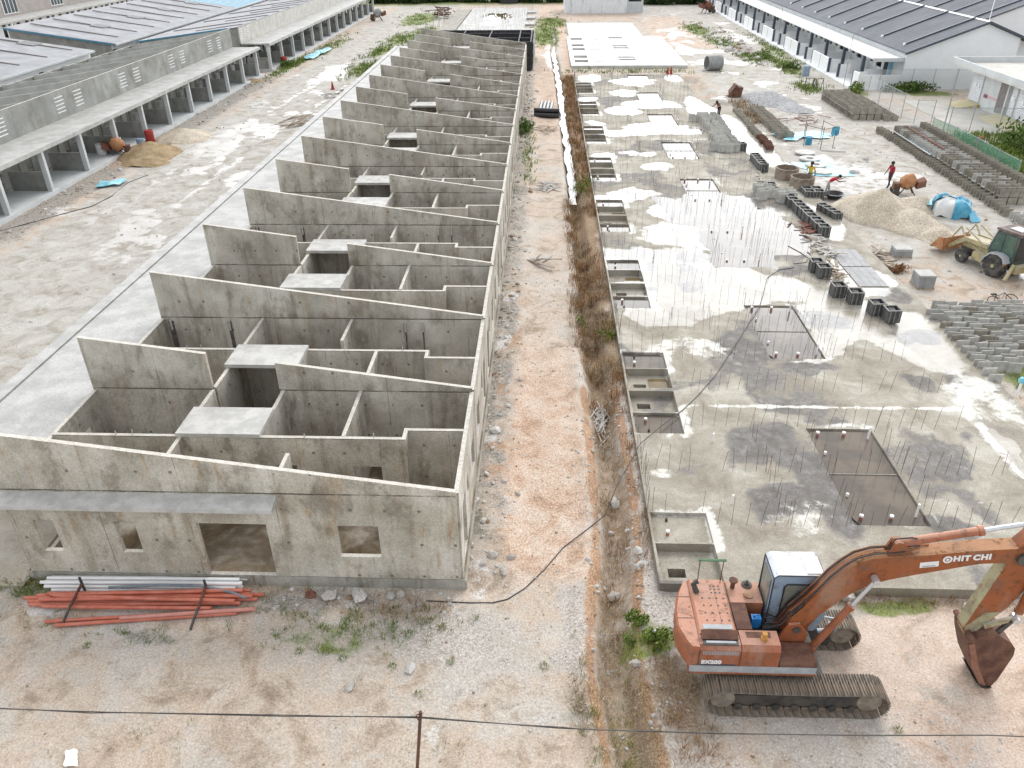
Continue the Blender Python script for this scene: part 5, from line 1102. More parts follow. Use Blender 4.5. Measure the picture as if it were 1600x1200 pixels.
M_['redclay'] = weath('rust_brown_steel', (.15,.06,.045), (.24,.11,.08), 4, .8, .3, (.32,.19,.13), .35, 3); M_['mixer'] = weath('rusty_orange_mixer', (.36,.15,.06), (.46,.25,.13), 3, .7, .3, (.20,.09,.05), .4, 3)
G = lambda x, y, d=0.: gz(x, y)+d
# white and terracotta plastic pipes on the ground in front of the gable
for i in range(8):
    y = -.42+i*.058-(i % 2)*.01; z = .09+(i % 3)*.085; x0 = -11.45+rng.uniform(-.25, .2); x1 = -6.0+rng.uniform(-.2, .15)
    m = MB(); m.tube([(x0, y-.10, z), ((x0+x1)/2, y-.05, z+.01), (x1, y, z)], .048, 10); single('plastic_pipe', m, M_['pvcwhite'], 'long white plastic pipe in the bundle against the front gable wall', 'pipe', 'white pipes by the gable wall', (x0, y, 0))
OP = [(-11.55,-.80,-5.75,-.45,.16), (-11.9,-.86,-5.35,-.55,.12), (-11.3,-.93,-5.7,-.62,.20), (-11.35,-1.02,-5.6,-.72,.24), (-11.6,-1.10,-5.9,-.88,.12), (-11.5,-1.0,-5.5,-.70,.10), (-11.25,-.78,-6.2,-.52,.22), (-11.75,-.95,-6.1,-.80,.09), (-11.2,-1.18,-6.6,-1.12,.16), (-11.0,-.9,-6.0,-.95,.28), (-11.1,-.88,-5.9,-.58,.30)]
for x0, y0, x1, y1, z in OP:
    m = MB(); m.tube([(x0,y0,z), ((x0+x1)/2, (y0+y1)/2-.02, z+.015), (x1,y1,z)], .052, 10); single('plastic_pipe', m, M_['pvcorange'], 'terracotta plastic pipe in the bundle held by two stakes below the white pipes', 'pipe', 'terracotta pipes in the bundle', (x0,y0,0))
for x0, y0, x1, y1, lab in ((-10.9,-1.62,-5.55,-1.06,'terracotta pipe lying slightly apart on the ground, second from the bottom of the pile'), (-10.55,-1.74,-5.9,-1.18,'lowest terracotta pipe of the pile, lying nearest the camera'), (-8.9,-1.52,-5.4,-1.10,'short faded pink pipe resting along the two lowest terracotta pipes')):
    m = MB(); z = .07 if 'pink' not in lab else .16; m.tube([(x0,y0,z), (x1,y1,z)], .05, 10); single('plastic_pipe', m, M_['pvcpink' if 'pink' in lab else 'pvcorange'], lab, 'pipe', base=(x0,y0,0))
m = MB(); m.tube([(-9.6,-.62,.33), (-8.2,-.52,.37), (-7.1,-.50,.36), (-6.2,-.66,.30), (-5.75,-.80,.24)], .04, 8); single('plastic_pipe', m, M_['greypipe'], 'single bent grey pipe lying across the white and terracotta pipes', 'pipe', base=(-7.5,-.6,.3))
for x, lab in ((-10.35, 'rusty steel frame clasping the pipe bundle at its left end'), (-6.9, 'dark steel frame clasping the pipe bundle at its right end')):
    t = thing('pipe_stake', lab, 'stake', (x, -1, 0)); P = part_of(t)
    P('upright', lambda m: m.beam((x,-.55,0), (x-.02,-.55,.62), .05, .05), M_['frame']); P('rail', lambda m: m.beam((x-.02,-.56,.38), (x+.03,-1.28,.30), .06, .05), M_['rust']); P('foot', lambda m: m.beam((x+.03,-1.28,.32), (x-.05,-1.75,.03), .05, .05), M_['frame'])
# post and wires of the boundary fence in front
t = thing('wire_fence', 'rusty steel post with two thin strands of wire crossing the bottom of the picture', 'fence', (-.4, -5.7, 0)); P = part_of(t)
P('post', lambda m: (m.tube([(-.45,-5.7,-.1), (-.19,-5.7,2.33)], .035, 8)), M_['rust'])
P('post_loop', lambda m: m.tube([(-.24,-5.74,2.12),(-.29,-5.74,2.22),(-.25,-5.74,2.3),(-.2,-5.74,2.3)], .012, 6), M_['rust'])
wp = [(-14,-5.75,2.18),(-8.9,-5.72,2.09),(-7,-5.70,2.045),(-6.0,-5.7,2.05),(-3,-5.7,2.07),(-.22,-5.7,2.17),(1,-5.7,2.06),(2.6,-5.7,1.93),(3.2,-5.7,1.92),(5.9,-5.7,1.91),(8.64,-5.7,1.96),(11.0,-5.7,2.08),(11.9,-5.7,2.06),(15,-5.7,2.1)]
P('wire', lambda m: (m.tube(wp, .012, 5)), M_['frame']); P('wire', lambda m: m.tube([(p[0], p[1]+.02*math.sin(i*2.1), p[2]+.02*math.cos(i*1.7)) for i, p in enumerate(wp)], .009, 5), M_['frame'])
# hoses and cables
def cable(pts, r, lab, cat='cable', mat='hose'):
    m = MB(); m.tube([(x, y, (G(x, y) if z is None else z)+r) for x, y, z in pts], r, 6); single('cable' if cat == 'cable' else 'hose', m, M_[mat], lab, cat, base=(pts[0][0], pts[0][1], 0))
cable([(15.1,22.5,.3),(14.79,22.36,.3),(14.3,22.2,.3),(13.84,21.68,.3),(13.4,21.1,.3),(13.15,20.38,.3),(12.7,19,.3),(12.26,17.81,.3),(11.8,16.9,.3),(11.39,16.02,.3),(10.2,13.6,.3),(9.02,11.29,.3),(8.1,9.8,.3),(7.4,8.8,.3),(6.5,7.7,.34),(5.56,6.4,.42),(5.1,5.3,.4),(4.6,4.2,.3),(4.16,3.0,.1),(3.5,2.3,None),(2.86,1.68,None),(2.3,.7,None),(1.76,-.01,None),(1.3,-.4,None),(.91,-.56,None),(.3,-.57,None),(-.9,-.55,None)], .016, 'long black cable running off the wet slab, over the ditch and across the lane')
cable([(-32,26,None),(-29.5,29.5,None),(-28.3,31.2,None),(-27.2,33,None),(-26.9,35,None),(-27.2,38,None),(-26.6,40,None)], .025, 'thin dark cable snaking over the muddy road on the left')
cable([(15.6,25.6,.3),(16.0,24.6,.3),(16.2,23.8,.3),(15.9,23.2,.3),(15.2,23.0,.3)], .018, 'curled black cable end on the slab near the casting forms')
# timber offcuts
def planks(name, cx, cy, n, L, sx, sy, lab, mat='wood', z0=None, w=(.06,.14), base_rot=None, spread=1.2):
    m = MB()
    for i in range(n):
        a = (base_rot if base_rot is not None else rng.uniform(0, 3.14))+rng.normal(0, spread); l = L*rng.uniform(.5, 1.1); x, y = cx+rng.normal(0, sx), cy+rng.normal(0, sy); z = (G(x, y) if z0 is None else z0)+.03+.035*rng.integers(0, 5)
        d = Vector((math.cos(a)*l/2, math.sin(a)*l/2, rng.normal(0, .03))); m.beam(Vector((x,y,z))-d, Vector((x,y,z))+d, rng.uniform(*w), .03)
    o = single(name, m, M_[mat], lab, 'timber heap', base=(cx, cy, G(cx, cy) if z0 is None else z0)); o['kind'] = 'stuff'
    return o
for i, (x, y, a, l, w) in enumerate(((1.7,24.2,.15,1.5,.26), (2.3,24.1,1.0,1.2,.2), (2.0,23.4,-.75,1.9,.13), (2.1,23.2,-.75,1.8,.2), (2.6,23.7,.0,1.2,.09), (1.9,23.8,1.2,.9,.08))):
    m = MB(); d = Vector((math.cos(a)*l/2, math.sin(a)*l/2, .02)); c = Vector((x, y, G(x, y)+.05+.05*i)); m.beam(c-d, c+d, w, .035)
    single('board', m, M_['palewood' if i < 2 else 'wood'], ('broad pale board' if i < 2 else 'narrow dark board')+' in the loose stack in the middle of the lane', 'board', 'boards stacked on the lane', (x, y, 0))
planks('stick_heap', 4.45, 9.2, 34, 1.5, .12, .45, 'tangle of bare grey sticks heaped in the ditch', 'palewood', w=(.03,.05), base_rot=1.6, spread=.5)
planks('timber_heap', 2.3, 37.6, 11, 1.8, .4, .5, 'grey planks and poles thrown in a loose heap on the far lane', 'palewood', w=(.08,.2))
planks('timber_heap', 2.3, 53.6, 12, 1.6, .45, .6, 'small splintered timber heap beyond the black pipes', 'wood')
planks('timber_heap', -20.1, 57.5, 22, 3.0, .5, 1.6, 'long planks and poles heaped at the edge of the muddy road', 'wood', base_rot=1.1, spread=.35)
planks('timber_heap', 17.3, 28.2, 24, 1.0, .35, .8, 'reddish broken planks heaped on the slab left of the long form line', 'redclay', .3)
planks('timber_heap', 17.35, 25.0, 24, 1.2, .3, 1.1, 'red and white battens strewn along the slab edge by the sheets', 'palewood', .3)
planks('timber_heap', 16.9, 21.3, 34, .9, .22, 1.3, 'dark splintered battens strewn between the casting forms and grey sheets', 'wood', .3)
planks('timber_heap', 20.2, 24.6, 22, 1.2, .35, .8, 'broken boards and rags beside the small grey block stack', 'wood')
planks('timber_heap', -19.3, 71, 16, 1.6, .5, 1.4, 'scrap poles piled beside the red traffic cone', 'frame')
planks('timber_heap', -31.2, 76, 12, 1.6, .5, 1.0, 'pale scrap lying under the end of the grey porch', 'palewood')
planks('timber_heap', 17.0, 38.0, 14, .9, .3, .8, 'white offcuts scattered on the slab beside the pale drains', 'palewood', .3)
planks('timber_heap', 25.5, 57.5, 14, 1.4, .7, 1.0, 'brown sticks and rubble heaped behind the clothes frame', 'redclay')
for i, (a, r, n) in enumerate(((.0,.14,4), (.0,.2,3))): pass
for i in range(4): m = MB(); x = 1.75+i*.34; m.tube([(x,60.9,.28), (x+.18,64.3,.3)], .15, 14); single('black_pipe', m, M_['blackpipe'], 'black plastic pipe with its round end facing us, in the rear stack on the lane', 'pipe', 'black pipes pointing along the lane', (x,61,0))
for i, (y, z) in enumerate(((58.7,.22), (59.15,.22), (58.95,.6), (59.5,.5))): m = MB(); m.tube([(1.25,y+.3,z), (3.55,y-.1,z)], .21, 16); single('black_pipe', m, M_['blackpipe'], 'fat black plastic pipe lying across the lane in the front stack', 'pipe', 'fat black pipes across the lane', (2.4,y,0))
# concrete pipe, rings and lids
def ring(name, c, r, h, t, mat, lab, cat, grp=None, M=None):
    m = MB(); m.lathe([(r-t,0),(r,0),(r,h),(r-t,h),(r-t,0.001)], (0,0,0), 32, M, M is None); me = m.mesh(name); me.materials.append(mat); return single(name, me, None, lab, cat, grp, c)
ring('concrete_pipe', (21.3,84.0,.82), .82, 1.8, .12, M_['concring'], 'big grey concrete pipe lying on its side beyond the slab', 'pipe', None, RZ(R(-75)) @ Matrix.Rotation(R(90), 3, 'X') @ Matrix.Rotation(R(180), 3, 'X'))
M_['ringmat'] = weath('brown_streaked_ring', (.20,.15,.11), (.33,.28,.23), 2.5, .8, .3, (.13,.08,.05), .5, 2, streak=True)
ring('well_ring', (19.35,36.6,0), .78, 1.0, .09, M_['ringmat'], 'brown streaked concrete ring nearest the line of forms', 'well ring', None); ring('well_ring', (18.95,38.9,0), .78, .95, .09, M_['ringmat'], 'brown streaked concrete ring behind the nearer one', 'well ring', None)
for x, y, h, lab in ((22.3,46.1,0,'white round concrete lid nearest the clothes frame'), (22.15,44.3,.28,'white concrete ring lid with a wide hole, between the other lids'), (22.1,42.6,.28,'white ring lid partly under blue sheeting'), (22.0,40.9,0,'white round lid on blue sheeting beside the man in yellow'), (19.1,41.1,0,'white round lid behind the brown rings')):
    if h: ring('round_lid', (x,y,.05), .75, .12, .75-h, M_['tank'], lab, 'lid')
    else: ring('round_lid', (x,y,.05), .74, .12, .739, M_['tank'], lab, 'lid')
# mounds
def mound(name, cx, cy, bumps, mat, lab, cat='heap', res=.16, amp=.10, ext=4):
    n = int(2*ext/res); xs = cx-ext+np.arange(n+1)*res; ys = cy-ext+np.arange(n+1)*res; X, Y = np.meshgrid(xs, ys); Z = np.full(X.shape, -.3)
    for bx_, by_, rx_, ry_, h, a in bumps:
        dx, dy = X-bx_, Y-by_; u, v = dx*math.cos(a)+dy*math.sin(a), -dx*math.sin(a)+dy*math.cos(a); q = np.hypot(u/rx_, v/ry_); Z = np.maximum(Z, h*(1-q**1.1)-.05)
    Z = Z+amp*(fbm(X, Y, .9, 3)-.5)*2*(Z > -.25)+.5*amp*(fbm(X, Y, .3, 5)-.5)*2; g = ground_z(X, Y); keep = Z > -.04; Z = Z+np.where(keep, g, g-.3)
    m = MB(); idx = {}
    for j in range(n):
        for i in range(n):
            if keep[j:j+2, i:i+2].any():
                f = []
                for jj, ii_ in ((j,i), (j,i+1), (j+1,i+1), (j+1,i)):
                    if (jj, ii_) not in idx: idx[(jj, ii_)] = len(m.v); m.v.append((X[jj,ii_], Y[jj,ii_], Z[jj,ii_]))
                    f.append(idx[(jj, ii_)])
                m.f.append(tuple(f)); m.m.append(0)
    me = m.mesh(name, (cx, cy, 0)); me.set_sharp_from_angle(angle=R(180)); return single(name, me, mat, lab, cat, base=(cx, cy, 0))
mound('sand_heap', 23, 31, [(22.7,31.9,2.5,3.2,1.7,.5), (23.9,29.6,1.9,2.5,1.2,.4), (24.6,27.6,1.4,1.8,.7,.3), (25.7,33.4,1.8,1.7,.75,.2), (21.6,33.2,1.3,1.5,.6,0)], M_['sand'], 'large pale sand heap in the middle of the yard', ext=5.5, amp=.14)
mound('sand_heap', -29.2, 46.3, [(-29.2,46.0,2.6,3.0,1.0,.5), (-28.3,43.6,2.0,2.2,.4,.3)], M_['brownsand'], 'brown sand heap spilling in front of the porch mixer', ext=4.2)
mound('sand_heap', -28.6, 51.8, [(-28.6,51.6,2.4,2.8,.75,.4), (-27.4,50.2,1.4,1.5,.35,.3)], M_['sand'], 'pale sand heap beside the red drum on the left road', ext=4)
mound('gravel_heap', 24.6, 66.2, [(24.4,66.5,2.6,4.2,1.0,.2), (25.8,62.8,1.8,3.5,.5,.2)], M_['gravelheap'], 'low grey gravel heap behind the overgrown drain rows', ext=6)
mound('sand_heap', -37.6+6.5, 77.5, [(-31.1,77.5,1.4,1.3,.5,.2)], M_['brownsand'], 'small brown heap tucked under the end of the grey porch', ext=2)
mound('ash_heap', -7.7, -1.85, [(-7.9,-1.8,.55,.18,.06,.0), (-7.3,-1.9,.3,.15,.05,.3)], weath('black_ash', (.012,.012,.014), (.035,.035,.035), 8, .9, bump=.5), 'black ash patch on the ground below the pipe bundle', ext=1.2, res=.05, amp=.03)
# drums, buckets, sheets
def drum(x, y, r, h, mat, lab, z=0., cat='drum'): m = MB(); m.lathe([(r*.96,0),(r,.03),(r,h*.33),(r*1.04,h*.345),(r,h*.36),(r,h*.66),(r*1.04,h*.675),(r,h*.69),(r,h*.97),(r*.95,h),(r*.95,h-.03),(0,h-.03)], (x,y,G(x,y)+z), 18); single('drum' if cat == 'drum' else cat.replace(' ', '_'), m, mat, lab, cat, base=(x,y,G(x,y)+z))
drum(-30.6, 49.6, .36, 1.0, M_['reddrum'], 'red drum standing at the porch edge between two sand heaps'); drum(-30.5, 88.4, .36, 1.1, M_['reddrum'], 'red drum standing in weeds before the roofed terrace')
drum(23.4, 49.1, .26, .62, M_['barrelblue'], 'small blue barrel under the clothes frame'); drum(31.9, 80.3, .42, 1.1, M_['ltblue'], 'grey blue bin on the grass by the white terrace', cat='bin')
drum(19.25, 10.2, .12, .28, M_['blackpipe'], 'small black bucket on the slab strip by the right edge', .25, 'bucket'); drum(-32.5, 45.2, .38, .85, M_['pvcwhite'], 'white plastic tub standing in the porch, left of its neighbour', .2, 'tub'); drum(-32.2, 47.2, .38, .85, M_['palegrey'], 'pale grey plastic tub in the porch behind the mixer', .2, 'tub'); drum(-30.6, 47.9, .32, .75, M_['ltblue'], 'blue grey tub beside the porch mixer', .0, 'tub')
m = MB(); m.tube([(20.25,10.35,.2), (20.25,10.35,.75)], .05, 10); m.mi = 1; m.lathe([(0,0),(.12,.01),(.14,.1),(.1,.2),(0,.24)], (20.25,10.35,.72), 12); single('wrapped_stake', m, [M_['pvcwhite'], M_['skyblue']], 'white stub pipe with blue rag tied over its top by the right edge', 'pipe', base=(20.25,10.35,.2))
def sheet(cx, cy, rx_, ry_, mat, lab, rz=0., amp=.12, z=.02, holes=.0, jag=.25):
    m = MB(); n = 22; m_ = 8; V = []
    for i in range(m_+1):
        for k in range(n):
            a = 2*math.pi*k/n; sq = 1/max(abs(math.cos(a)), abs(math.sin(a))); rr = i/m_*(sq*.85)*(1+jag*(vnoise(np.array([math.cos(a)*2+cx]), np.array([math.sin(a)*2+cy]), .7, 1)[0]-.5)*2); u, v = rx_*rr*math.cos(a), ry_*rr*math.sin(a); x, y = cx+u*math.cos(rz)-v*math.sin(rz), cy+u*math.sin(rz)+v*math.cos(rz)
            V.append((x, y, G(x, y)+z+amp*fbm(np.array([x]), np.array([y]), .5, 2)[0]))
    F = [(i*n+k, i*n+(k+1) % n, (i+1)*n+(k+1) % n, (i+1)*n+k) for i in range(m_) for k in range(n)]; m.add(V, F); single('plastic_sheet', m, mat, lab, 'sheet', base=(cx, cy, 0))
sheet(-28.2, 37.6, 1.0, .8, M_['skyblue'], 'crumpled sky blue plastic sheet dropped on the left road', .3, .3); sheet(-28.7, 98, 1.0, 5.5, M_['skyblue'], 'long pale blue plastic sheet on the grass before the roofed terrace', -.05, .4)
sheet(19.6, 43.0, .9, 2.2, weath('pale_teal_sheet', (.50,.66,.68), (.70,.76,.77), 2, .35, .5, (.25,.52,.6), .3, 2), 'pale plastic sheet spread behind the brown rings', .15, .06); sheet(22.3, 41.9, 1.7, 2.5, M_['skyblue'], 'crumpled blue sheeting under the white round lids', .2, .08, .0); sheet(23.4, 51.6, 2.2, 1.2, M_['skyblue'], 'scattered blue plastic under the clothes frame', .3, .2, .02, 0, .6); sheet(19.3, 36.2, 1.3, .7, M_['skyblue'], 'blue plastic under the nearest brown ring', .1, .04)
sheet(-8.15, -5.45, .16, .26, M_['pvcwhite'], 'crumpled white plastic bag at the bottom edge', .4, .12)
# grey sheets being poured on the slab edge
m = MB()
for i in range(4):
    for j in range(2): m.box(17.68+i*.36, 20.3+j*2.55, .225, 18.03+i*.36, 22.75+j*2.55, .262)
o = single('form_sheets', m, weath('grey_form_sheet', (.20,.205,.21), (.27,.275,.28), 2, .5, .5, (.38,.46,.50), .35, 2), 'grey sheets laid flat in a rectangle on the slab edge strip', 'sheets', base=(18.4,22.8,.22)); o['kind'] = 'stuff'
sheet(18.5, 25.3, .95, .5, weath('pale_blue_film', (.55,.66,.70), (.72,.78,.80), 2, .3), 'pale blue film at the far end of the grey sheets', 0, .04, .31); sheet(19.25, 22.3, .16, 2.3, weath('pale_blue_film_strip', (.55,.68,.72), (.74,.80,.82), 2, .3), 'pale blue film strip along the grey sheets', .06, .03, .26)
# pallets of blocks
def block_stack(cx, cy, w, d, h, n, lab):
    t = thing('block_stack', lab, 'block stack', (cx, cy, 0)); P = part_of(t); P('pallet', lambda m: (m.box(cx-w/2, cy-d/2, .0, cx+w/2, cy+d/2, .10)), M_['wood'])
    hh = (h-.1)/n
    for i in range(n): P('layer', lambda m: m.box(cx-w/2+.03+J(.008), cy-d/2+.03+J(.008), .101+i*hh, cx+w/2-.03, cy+d/2-.03, .097+(i+1)*hh), M_['slab_pale' if i == n-1 else 'concring'])
block_stack(21.0, 20.95, .86, .9, .72, 8, 'stack of flat grey slabs with a white top on a pallet beside the loader track'); block_stack(21.5, 25.0, .95, .8, .5, 3, 'low grey block stack with pale top beside the brown bush')
# tarpaulin-covered stack
t = thing('covered_stack', 'rounded stack half covered by a blue tarpaulin in the yard', 'covered stack', (27.2, 32, 0)); P = part_of(t)
def hump(m, cx, cy, rx_, ry_, h, a0, a1, dz, k):
    V = []; n1_, n2_ = 18, 8
    for i in range(n1_+1):
        a = a0+(a1-a0)*i/n1_
        for j in range(n2_+1):
            q = j/n2_; rr = math.sin(q*math.pi/2)**.75; w = 1+.10*math.sin(a*7+k)*q; sqr = 1/max(abs(math.cos(a+.4)), abs(math.sin(a+.4)))**.7; V.append((cx+rx_*rr*math.cos(a)*w*sqr*.85, cy+ry_*rr*math.sin(a)*w*sqr*.85, dz+h*math.cos(q*math.pi/2)**.45+.09*math.sin(a*5+q*6+k)*q+.05*math.sin(a*11+q*3)))
    m.add(V, [(i*(n2_+1)+j, i*(n2_+1)+j+1, (i+1)*(n2_+1)+j+1, (i+1)*(n2_+1)+j) for i in range(n1_) for j in range(n2_)])
P('stack', lambda m: hump(m, 27.1, 32.0, 1.05, .95, .95, 0, 6.283, 0, 1), M_['vent']); P('tarpaulin', lambda m: hump(m, 27.25, 31.95, 1.12, 1.1, 1.02, -2.0, 1.6, .02, 2), M_['tarp']); P('tarpaulin', lambda m: hump(m, 26.95, 32.35, .85, .85, 1.06, 1.5, 3.3, .03, 4), M_['tarp'])
P('tarpaulin_flap', lambda m: m.add([(28.1,31.2,.5),(28.3,30.5,.04),(27.7,30.3,.03),(27.7,31.1,.5),(28.5,30.9,.03)], [(0,1,2,3), (0,4,1)]), M_['tarp']); P('tarpaulin_flap', lambda m: m.add([(26.1,32.3,.5),(25.5,33.3,.05),(25.9,33.6,.06),(26.3,33.0,.6)], [(0,1,2,3)]), M_['skyblue'])
# clothes frame, trestles
t = thing('clothes_frame', 'thin pole frame with blue cloths hanging from it in the yard', 'clothes frame', (24, 48.5, 0)); P = part_of(t)
FP = [(22.88,48.57), (23.5,50.8), (23.79,47.2), (24.96,47.9), (24.6,50)]
for x, y in FP: P('pole', lambda m: m.tube([(x,y,0),(x,y,1.75)], .025, 6), M_['frame'])
for a, c in ((0,1), (0,2), (2,3), (3,4)): P('cross_pole', lambda m: m.tube([(*FP[a],1.6),(*FP[c],1.6)], .022, 6), M_['frame'])
for dx in (0, .35): P('cloth', lambda m: m.add([(24.55+dx,47.65+dx*.5,1.66),(24.9+dx,47.85+dx*.5,1.66),(24.92+dx,47.8+dx*.5,1.05),(24.7+dx,47.75+dx*.5,.9),(24.55+dx,47.7+dx*.5,1.15)], [(0,1,2,3,4)]), M_['tarp'])
P('ground_pole', lambda m: m.beam((23.8,47.0,.05),(25.6,46.6,.05), .08, .05), M_['palewood'])
t0 = thing('trestle', 'thin steel trestle standing on the grass by the white terrace', 'trestle', (30.0,72.3,0), 'steel trestles by the white terrace', local=True); P = part_of(t0)
for x in (-.4, .4): P('leg', lambda m: m.tube([(x,-.3,0),(x,0,1.1),(x,.3,0)], .03, 6), M_['frame'])
P('top_bar', lambda m: m.tube([(-.5,0,1.1),(.5,0,1.1)], .03, 6), M_['frame']); copy_thing(t0, (30.9,71.9,0), .2)
# steel channels lying across the upper drains
for i, (x, w, mat) in enumerate(((30.72,.09,'tank'), (30.98,.05,'skyblue'), (31.22,.05,'skyblue'), (31.42,.08,'pvcwhite'), (31.62,.09,'redclay'))): m = MB(); m.beam((x,51.0,.60 if i < 4 else 1.02),(x-.1-.0*i,43.6,.60 if i < 4 else 1.02), w, .06); single('steel_rail', m, M_[mat], ('white' if mat in ('tank','pvcwhite') else 'blue' if mat == 'skyblue' else 'rust red')+' rail lying along the front drain row', 'rail', 'rails along the front drain row', (x,47,.6))
# traffic cones
def cone(x, y, lab, z=0.): t = thing('traffic_cone', lab, 'cone', (x,y,G(x,y)+z)); P = part_of(t); zz = G(x, y)+z; P('cone', lambda m: m.lathe([(.18,.04),(.04,.85),(0,.86)], (x,y,zz), 14), M_['reddrum']); P('foot', lambda m: m.box(x-.25,y-.25,zz,x+.25,y+.25,zz+.04), M_['reddrum'])
cone(-20.7, 72.6, 'red traffic cone beside scrap poles on the left road'); cone(16.3, 80.6, 'red traffic cone at the far edge of the big slab', .1); cone(16.75, 80.9, 'second smaller looking red cone just right of its twin at the far slab edge', .05)
# mixers and rusty gear
def mixer(name, lab, loc, rz, mat, s=1.):
    t = thing(name, lab, 'concrete mixer', loc, local=True, rotz=rz); P = part_of(t); T_ = Matrix.Rotation(R(55), 3, 'Y')
    P('drum', lambda m: m.lathe([(.22*s,-.55*s),(.52*s,-.3*s),(.55*s,.1*s),(.34*s,.55*s),(.30*s,.56*s),(.42*s,.1*s),(.0,-.3*s)], (0,0,.95*s), 20, T_), mat); P('frame', lambda m: [m.beam(a, c, .07*s, .07*s) for a, c in (((-.6*s,-.45*s,0),(0,-.45*s,.95*s)), ((.6*s,-.45*s,0),(0,-.45*s,.95*s)), ((-.6*s,.45*s,0),(0,.45*s,.95*s)), ((.6*s,.45*s,0),(0,.45*s,.95*s)))], M_['frame'])
    P('engine_box', lambda m: m.box(-.95*s,-.3*s,.35*s,-.5*s,.3*s,.85*s), M_['rust']); P('hopper', lambda m: m.prism([(.55*s,.55*s),(1.15*s,.75*s),(1.1*s,1.25*s),(.6*s,1.0*s)], -.45*s, .45*s), M_['redclay']); P('wheel', lambda m: m.tube([(-.75*s,-.52*s,.25*s),(-.75*s,-.42*s,.25*s)], .25*s, 16), M_['frame']); P('wheel', lambda m: m.tube([(-.75*s,.42*s,.25*s),(-.75*s,.52*s,.25*s)], .25*s, 16), M_['frame'])
    return t
mixer('concrete_mixer', 'rusty orange concrete mixer with tipped red hopper in front of the sand heap', (25.95,35.9,0), R(-10), M_['mixer'], .9); mixer('concrete_mixer', 'rusty brown concrete mixer standing at the grey porch', (-31.2,45.3,.0), R(200), M_['mixer'], .95)
mixer('concrete_mixer', 'dark concrete mixer far up the left road', (-27.8,137.5,.0), R(20), M_['concring'], 1.3); mixer('concrete_mixer', 'rusty brown mixer before the far end of the white terrace', (32.4,147,0), R(200), M_['redclay'], 1.4)
m = MB(); m.prism([(21.0,0),(22.0,0),(22.15,.95),(21.3,1.05),(20.9,.5)], 67.9, 69.0); m.box(20.8,67.8,-.1,22.1,69.1,.05); m.box(21.35,67.75,.98,21.55,69.15,1.2); single('rusty_skip', m, M_['rust'], 'rusty dark red skip standing at the gravel heap', 'skip', base=(21.4,68.5,0))
m = MB()
for i in range(26): a = rng.uniform(0, 3.14); c = Vector((-16.4+J(1.3), 141+J(1.8), .5+rng.uniform(0, 1.0))); d = Vector((math.cos(a), math.sin(a), J(.2)))*1.3; m.beam(c-d, c+d, .12, .12)
o = single('scrap_heap', m, M_['rust'], 'rust red scrap steel heap by the rebar slab', 'scrap heap', base=(-16.4,141,0)); o['kind'] = 'stuff'
for i in range(7): m = MB(); y = 98+i*7.4; m.tube([(-15.6,y,0),(-15.6,y,2.2)], .05, 6); single('marker_pole', m, M_['palewood'], 'thin pale pole in the line along the rebar slab', 'pole', 'poles along the rebar slab', (-15.6,y,0))
m = MB(); m.box(-7.4,168,0,-3.6,171,.8); m.box(-7.2,168.2,.81,-3.8,170.8,1.6); m.box(-7.3,168.1,1.61,-3.7,170.9,2.4); o = single('panel_stack', m, M_['steel'], 'dark stack of panels at the top edge before the hedge', 'panel stack', base=(-5.5,169.5,0)); o['kind'] = 'stuff'
t = thing('bicycle', 'dark bicycle lying on its side behind the drain grid', 'bicycle', (23.9,18.9,.1), local=True, rotz=R(15)); P = part_of(t)
for x in (-.5, .5): P('wheel', lambda m: m.tube([(x+.31*math.cos(a),.31*math.sin(a)*.75,.10+.16*math.sin(a)) for a in np.arange(0, 6.28, .35)], .022, 6, closed=True), M_['hose'])
P('frame', lambda m: [m.tube(p, .022, 6) for p in ([(-.5,0,.1),(-.1,.0,.06),(.35,.35,.25),(-.2,.3,.22),(-.1,0,.06)], [(-.5,0,.1),(-.2,.3,.22)], [(.5,0,.1),(.35,.4,.28)])], weath('purple_frame', (.08,.05,.09), (.13,.09,.13), 4)); P('saddle', lambda m: m.obox((-.24,.38,.27), (.24,.12,.06)), M_['hose']); P('handlebar', lambda m: m.tube([(.25,.5,.1),(.36,.43,.3),(.45,.5,.5)], .018, 6), M_['chrome'])
# chain-link fence, netting, mast
def mesh_mat(name, c, dens):
    b = NB(name); g = b.n('ShaderNodeNewGeometry').outputs['Position']; o = b.sep(g); h = b.math('ADD', o[0], o[1]); f = lambda s: b.math('ABSOLUTE', b.math('SUBTRACT', b.math('FRACT', b.math('MULTIPLY', b.math('ADD', h, b.math('MULTIPLY', o[2], s)), 8.)), .5))
    k = b.math('MAXIMUM', b.mr(f(1.), .5-dens, .5-dens+.02), b.mr(f(-1.), .5-dens, .5-dens+.02)); m = b.fin(c, .6); b.set(b.b.inputs['Alpha'], k); return m
M_['chain'] = mesh_mat('galvanised_mesh', (.62,.64,.65), .085); M_['netting'] = mesh_mat('green_netting', (.14,.36,.26), .17); M_['post'] = weath('galvanised_post', (.30,.32,.33), (.40,.42,.43), 4, .5)
def fence(lab, pts, h, mat='chain', cat='fence', rails=True):
    t = thing('mesh_fence', lab, cat, (*pts[0],0)); P = part_of(t)
    for x, y in pts: P('post', lambda m: m.tube([(x,y,0),(x,y,h+.1)], .035, 8), M_['post'])
    for a, c in zip(pts[:-1], pts[1:]):
        P('mesh_panel', lambda m: m.add([(*a,.05),(*c,.05),(*c,h),(*a,h)], [(0,1,2,3)]), M_[mat])
        if rails: P('rail', lambda m: m.tube([(*a,h),(*c,h)], .02, 6), M_['post'])
fence('galvanised chain-link fence enclosing the substation yard beside the drain stacks', [(34.4,67.5),(34.45,64.6),(34.5,61.8),(34.5,59),(34.5,56.2),(35.9,56.0)], 2.0)
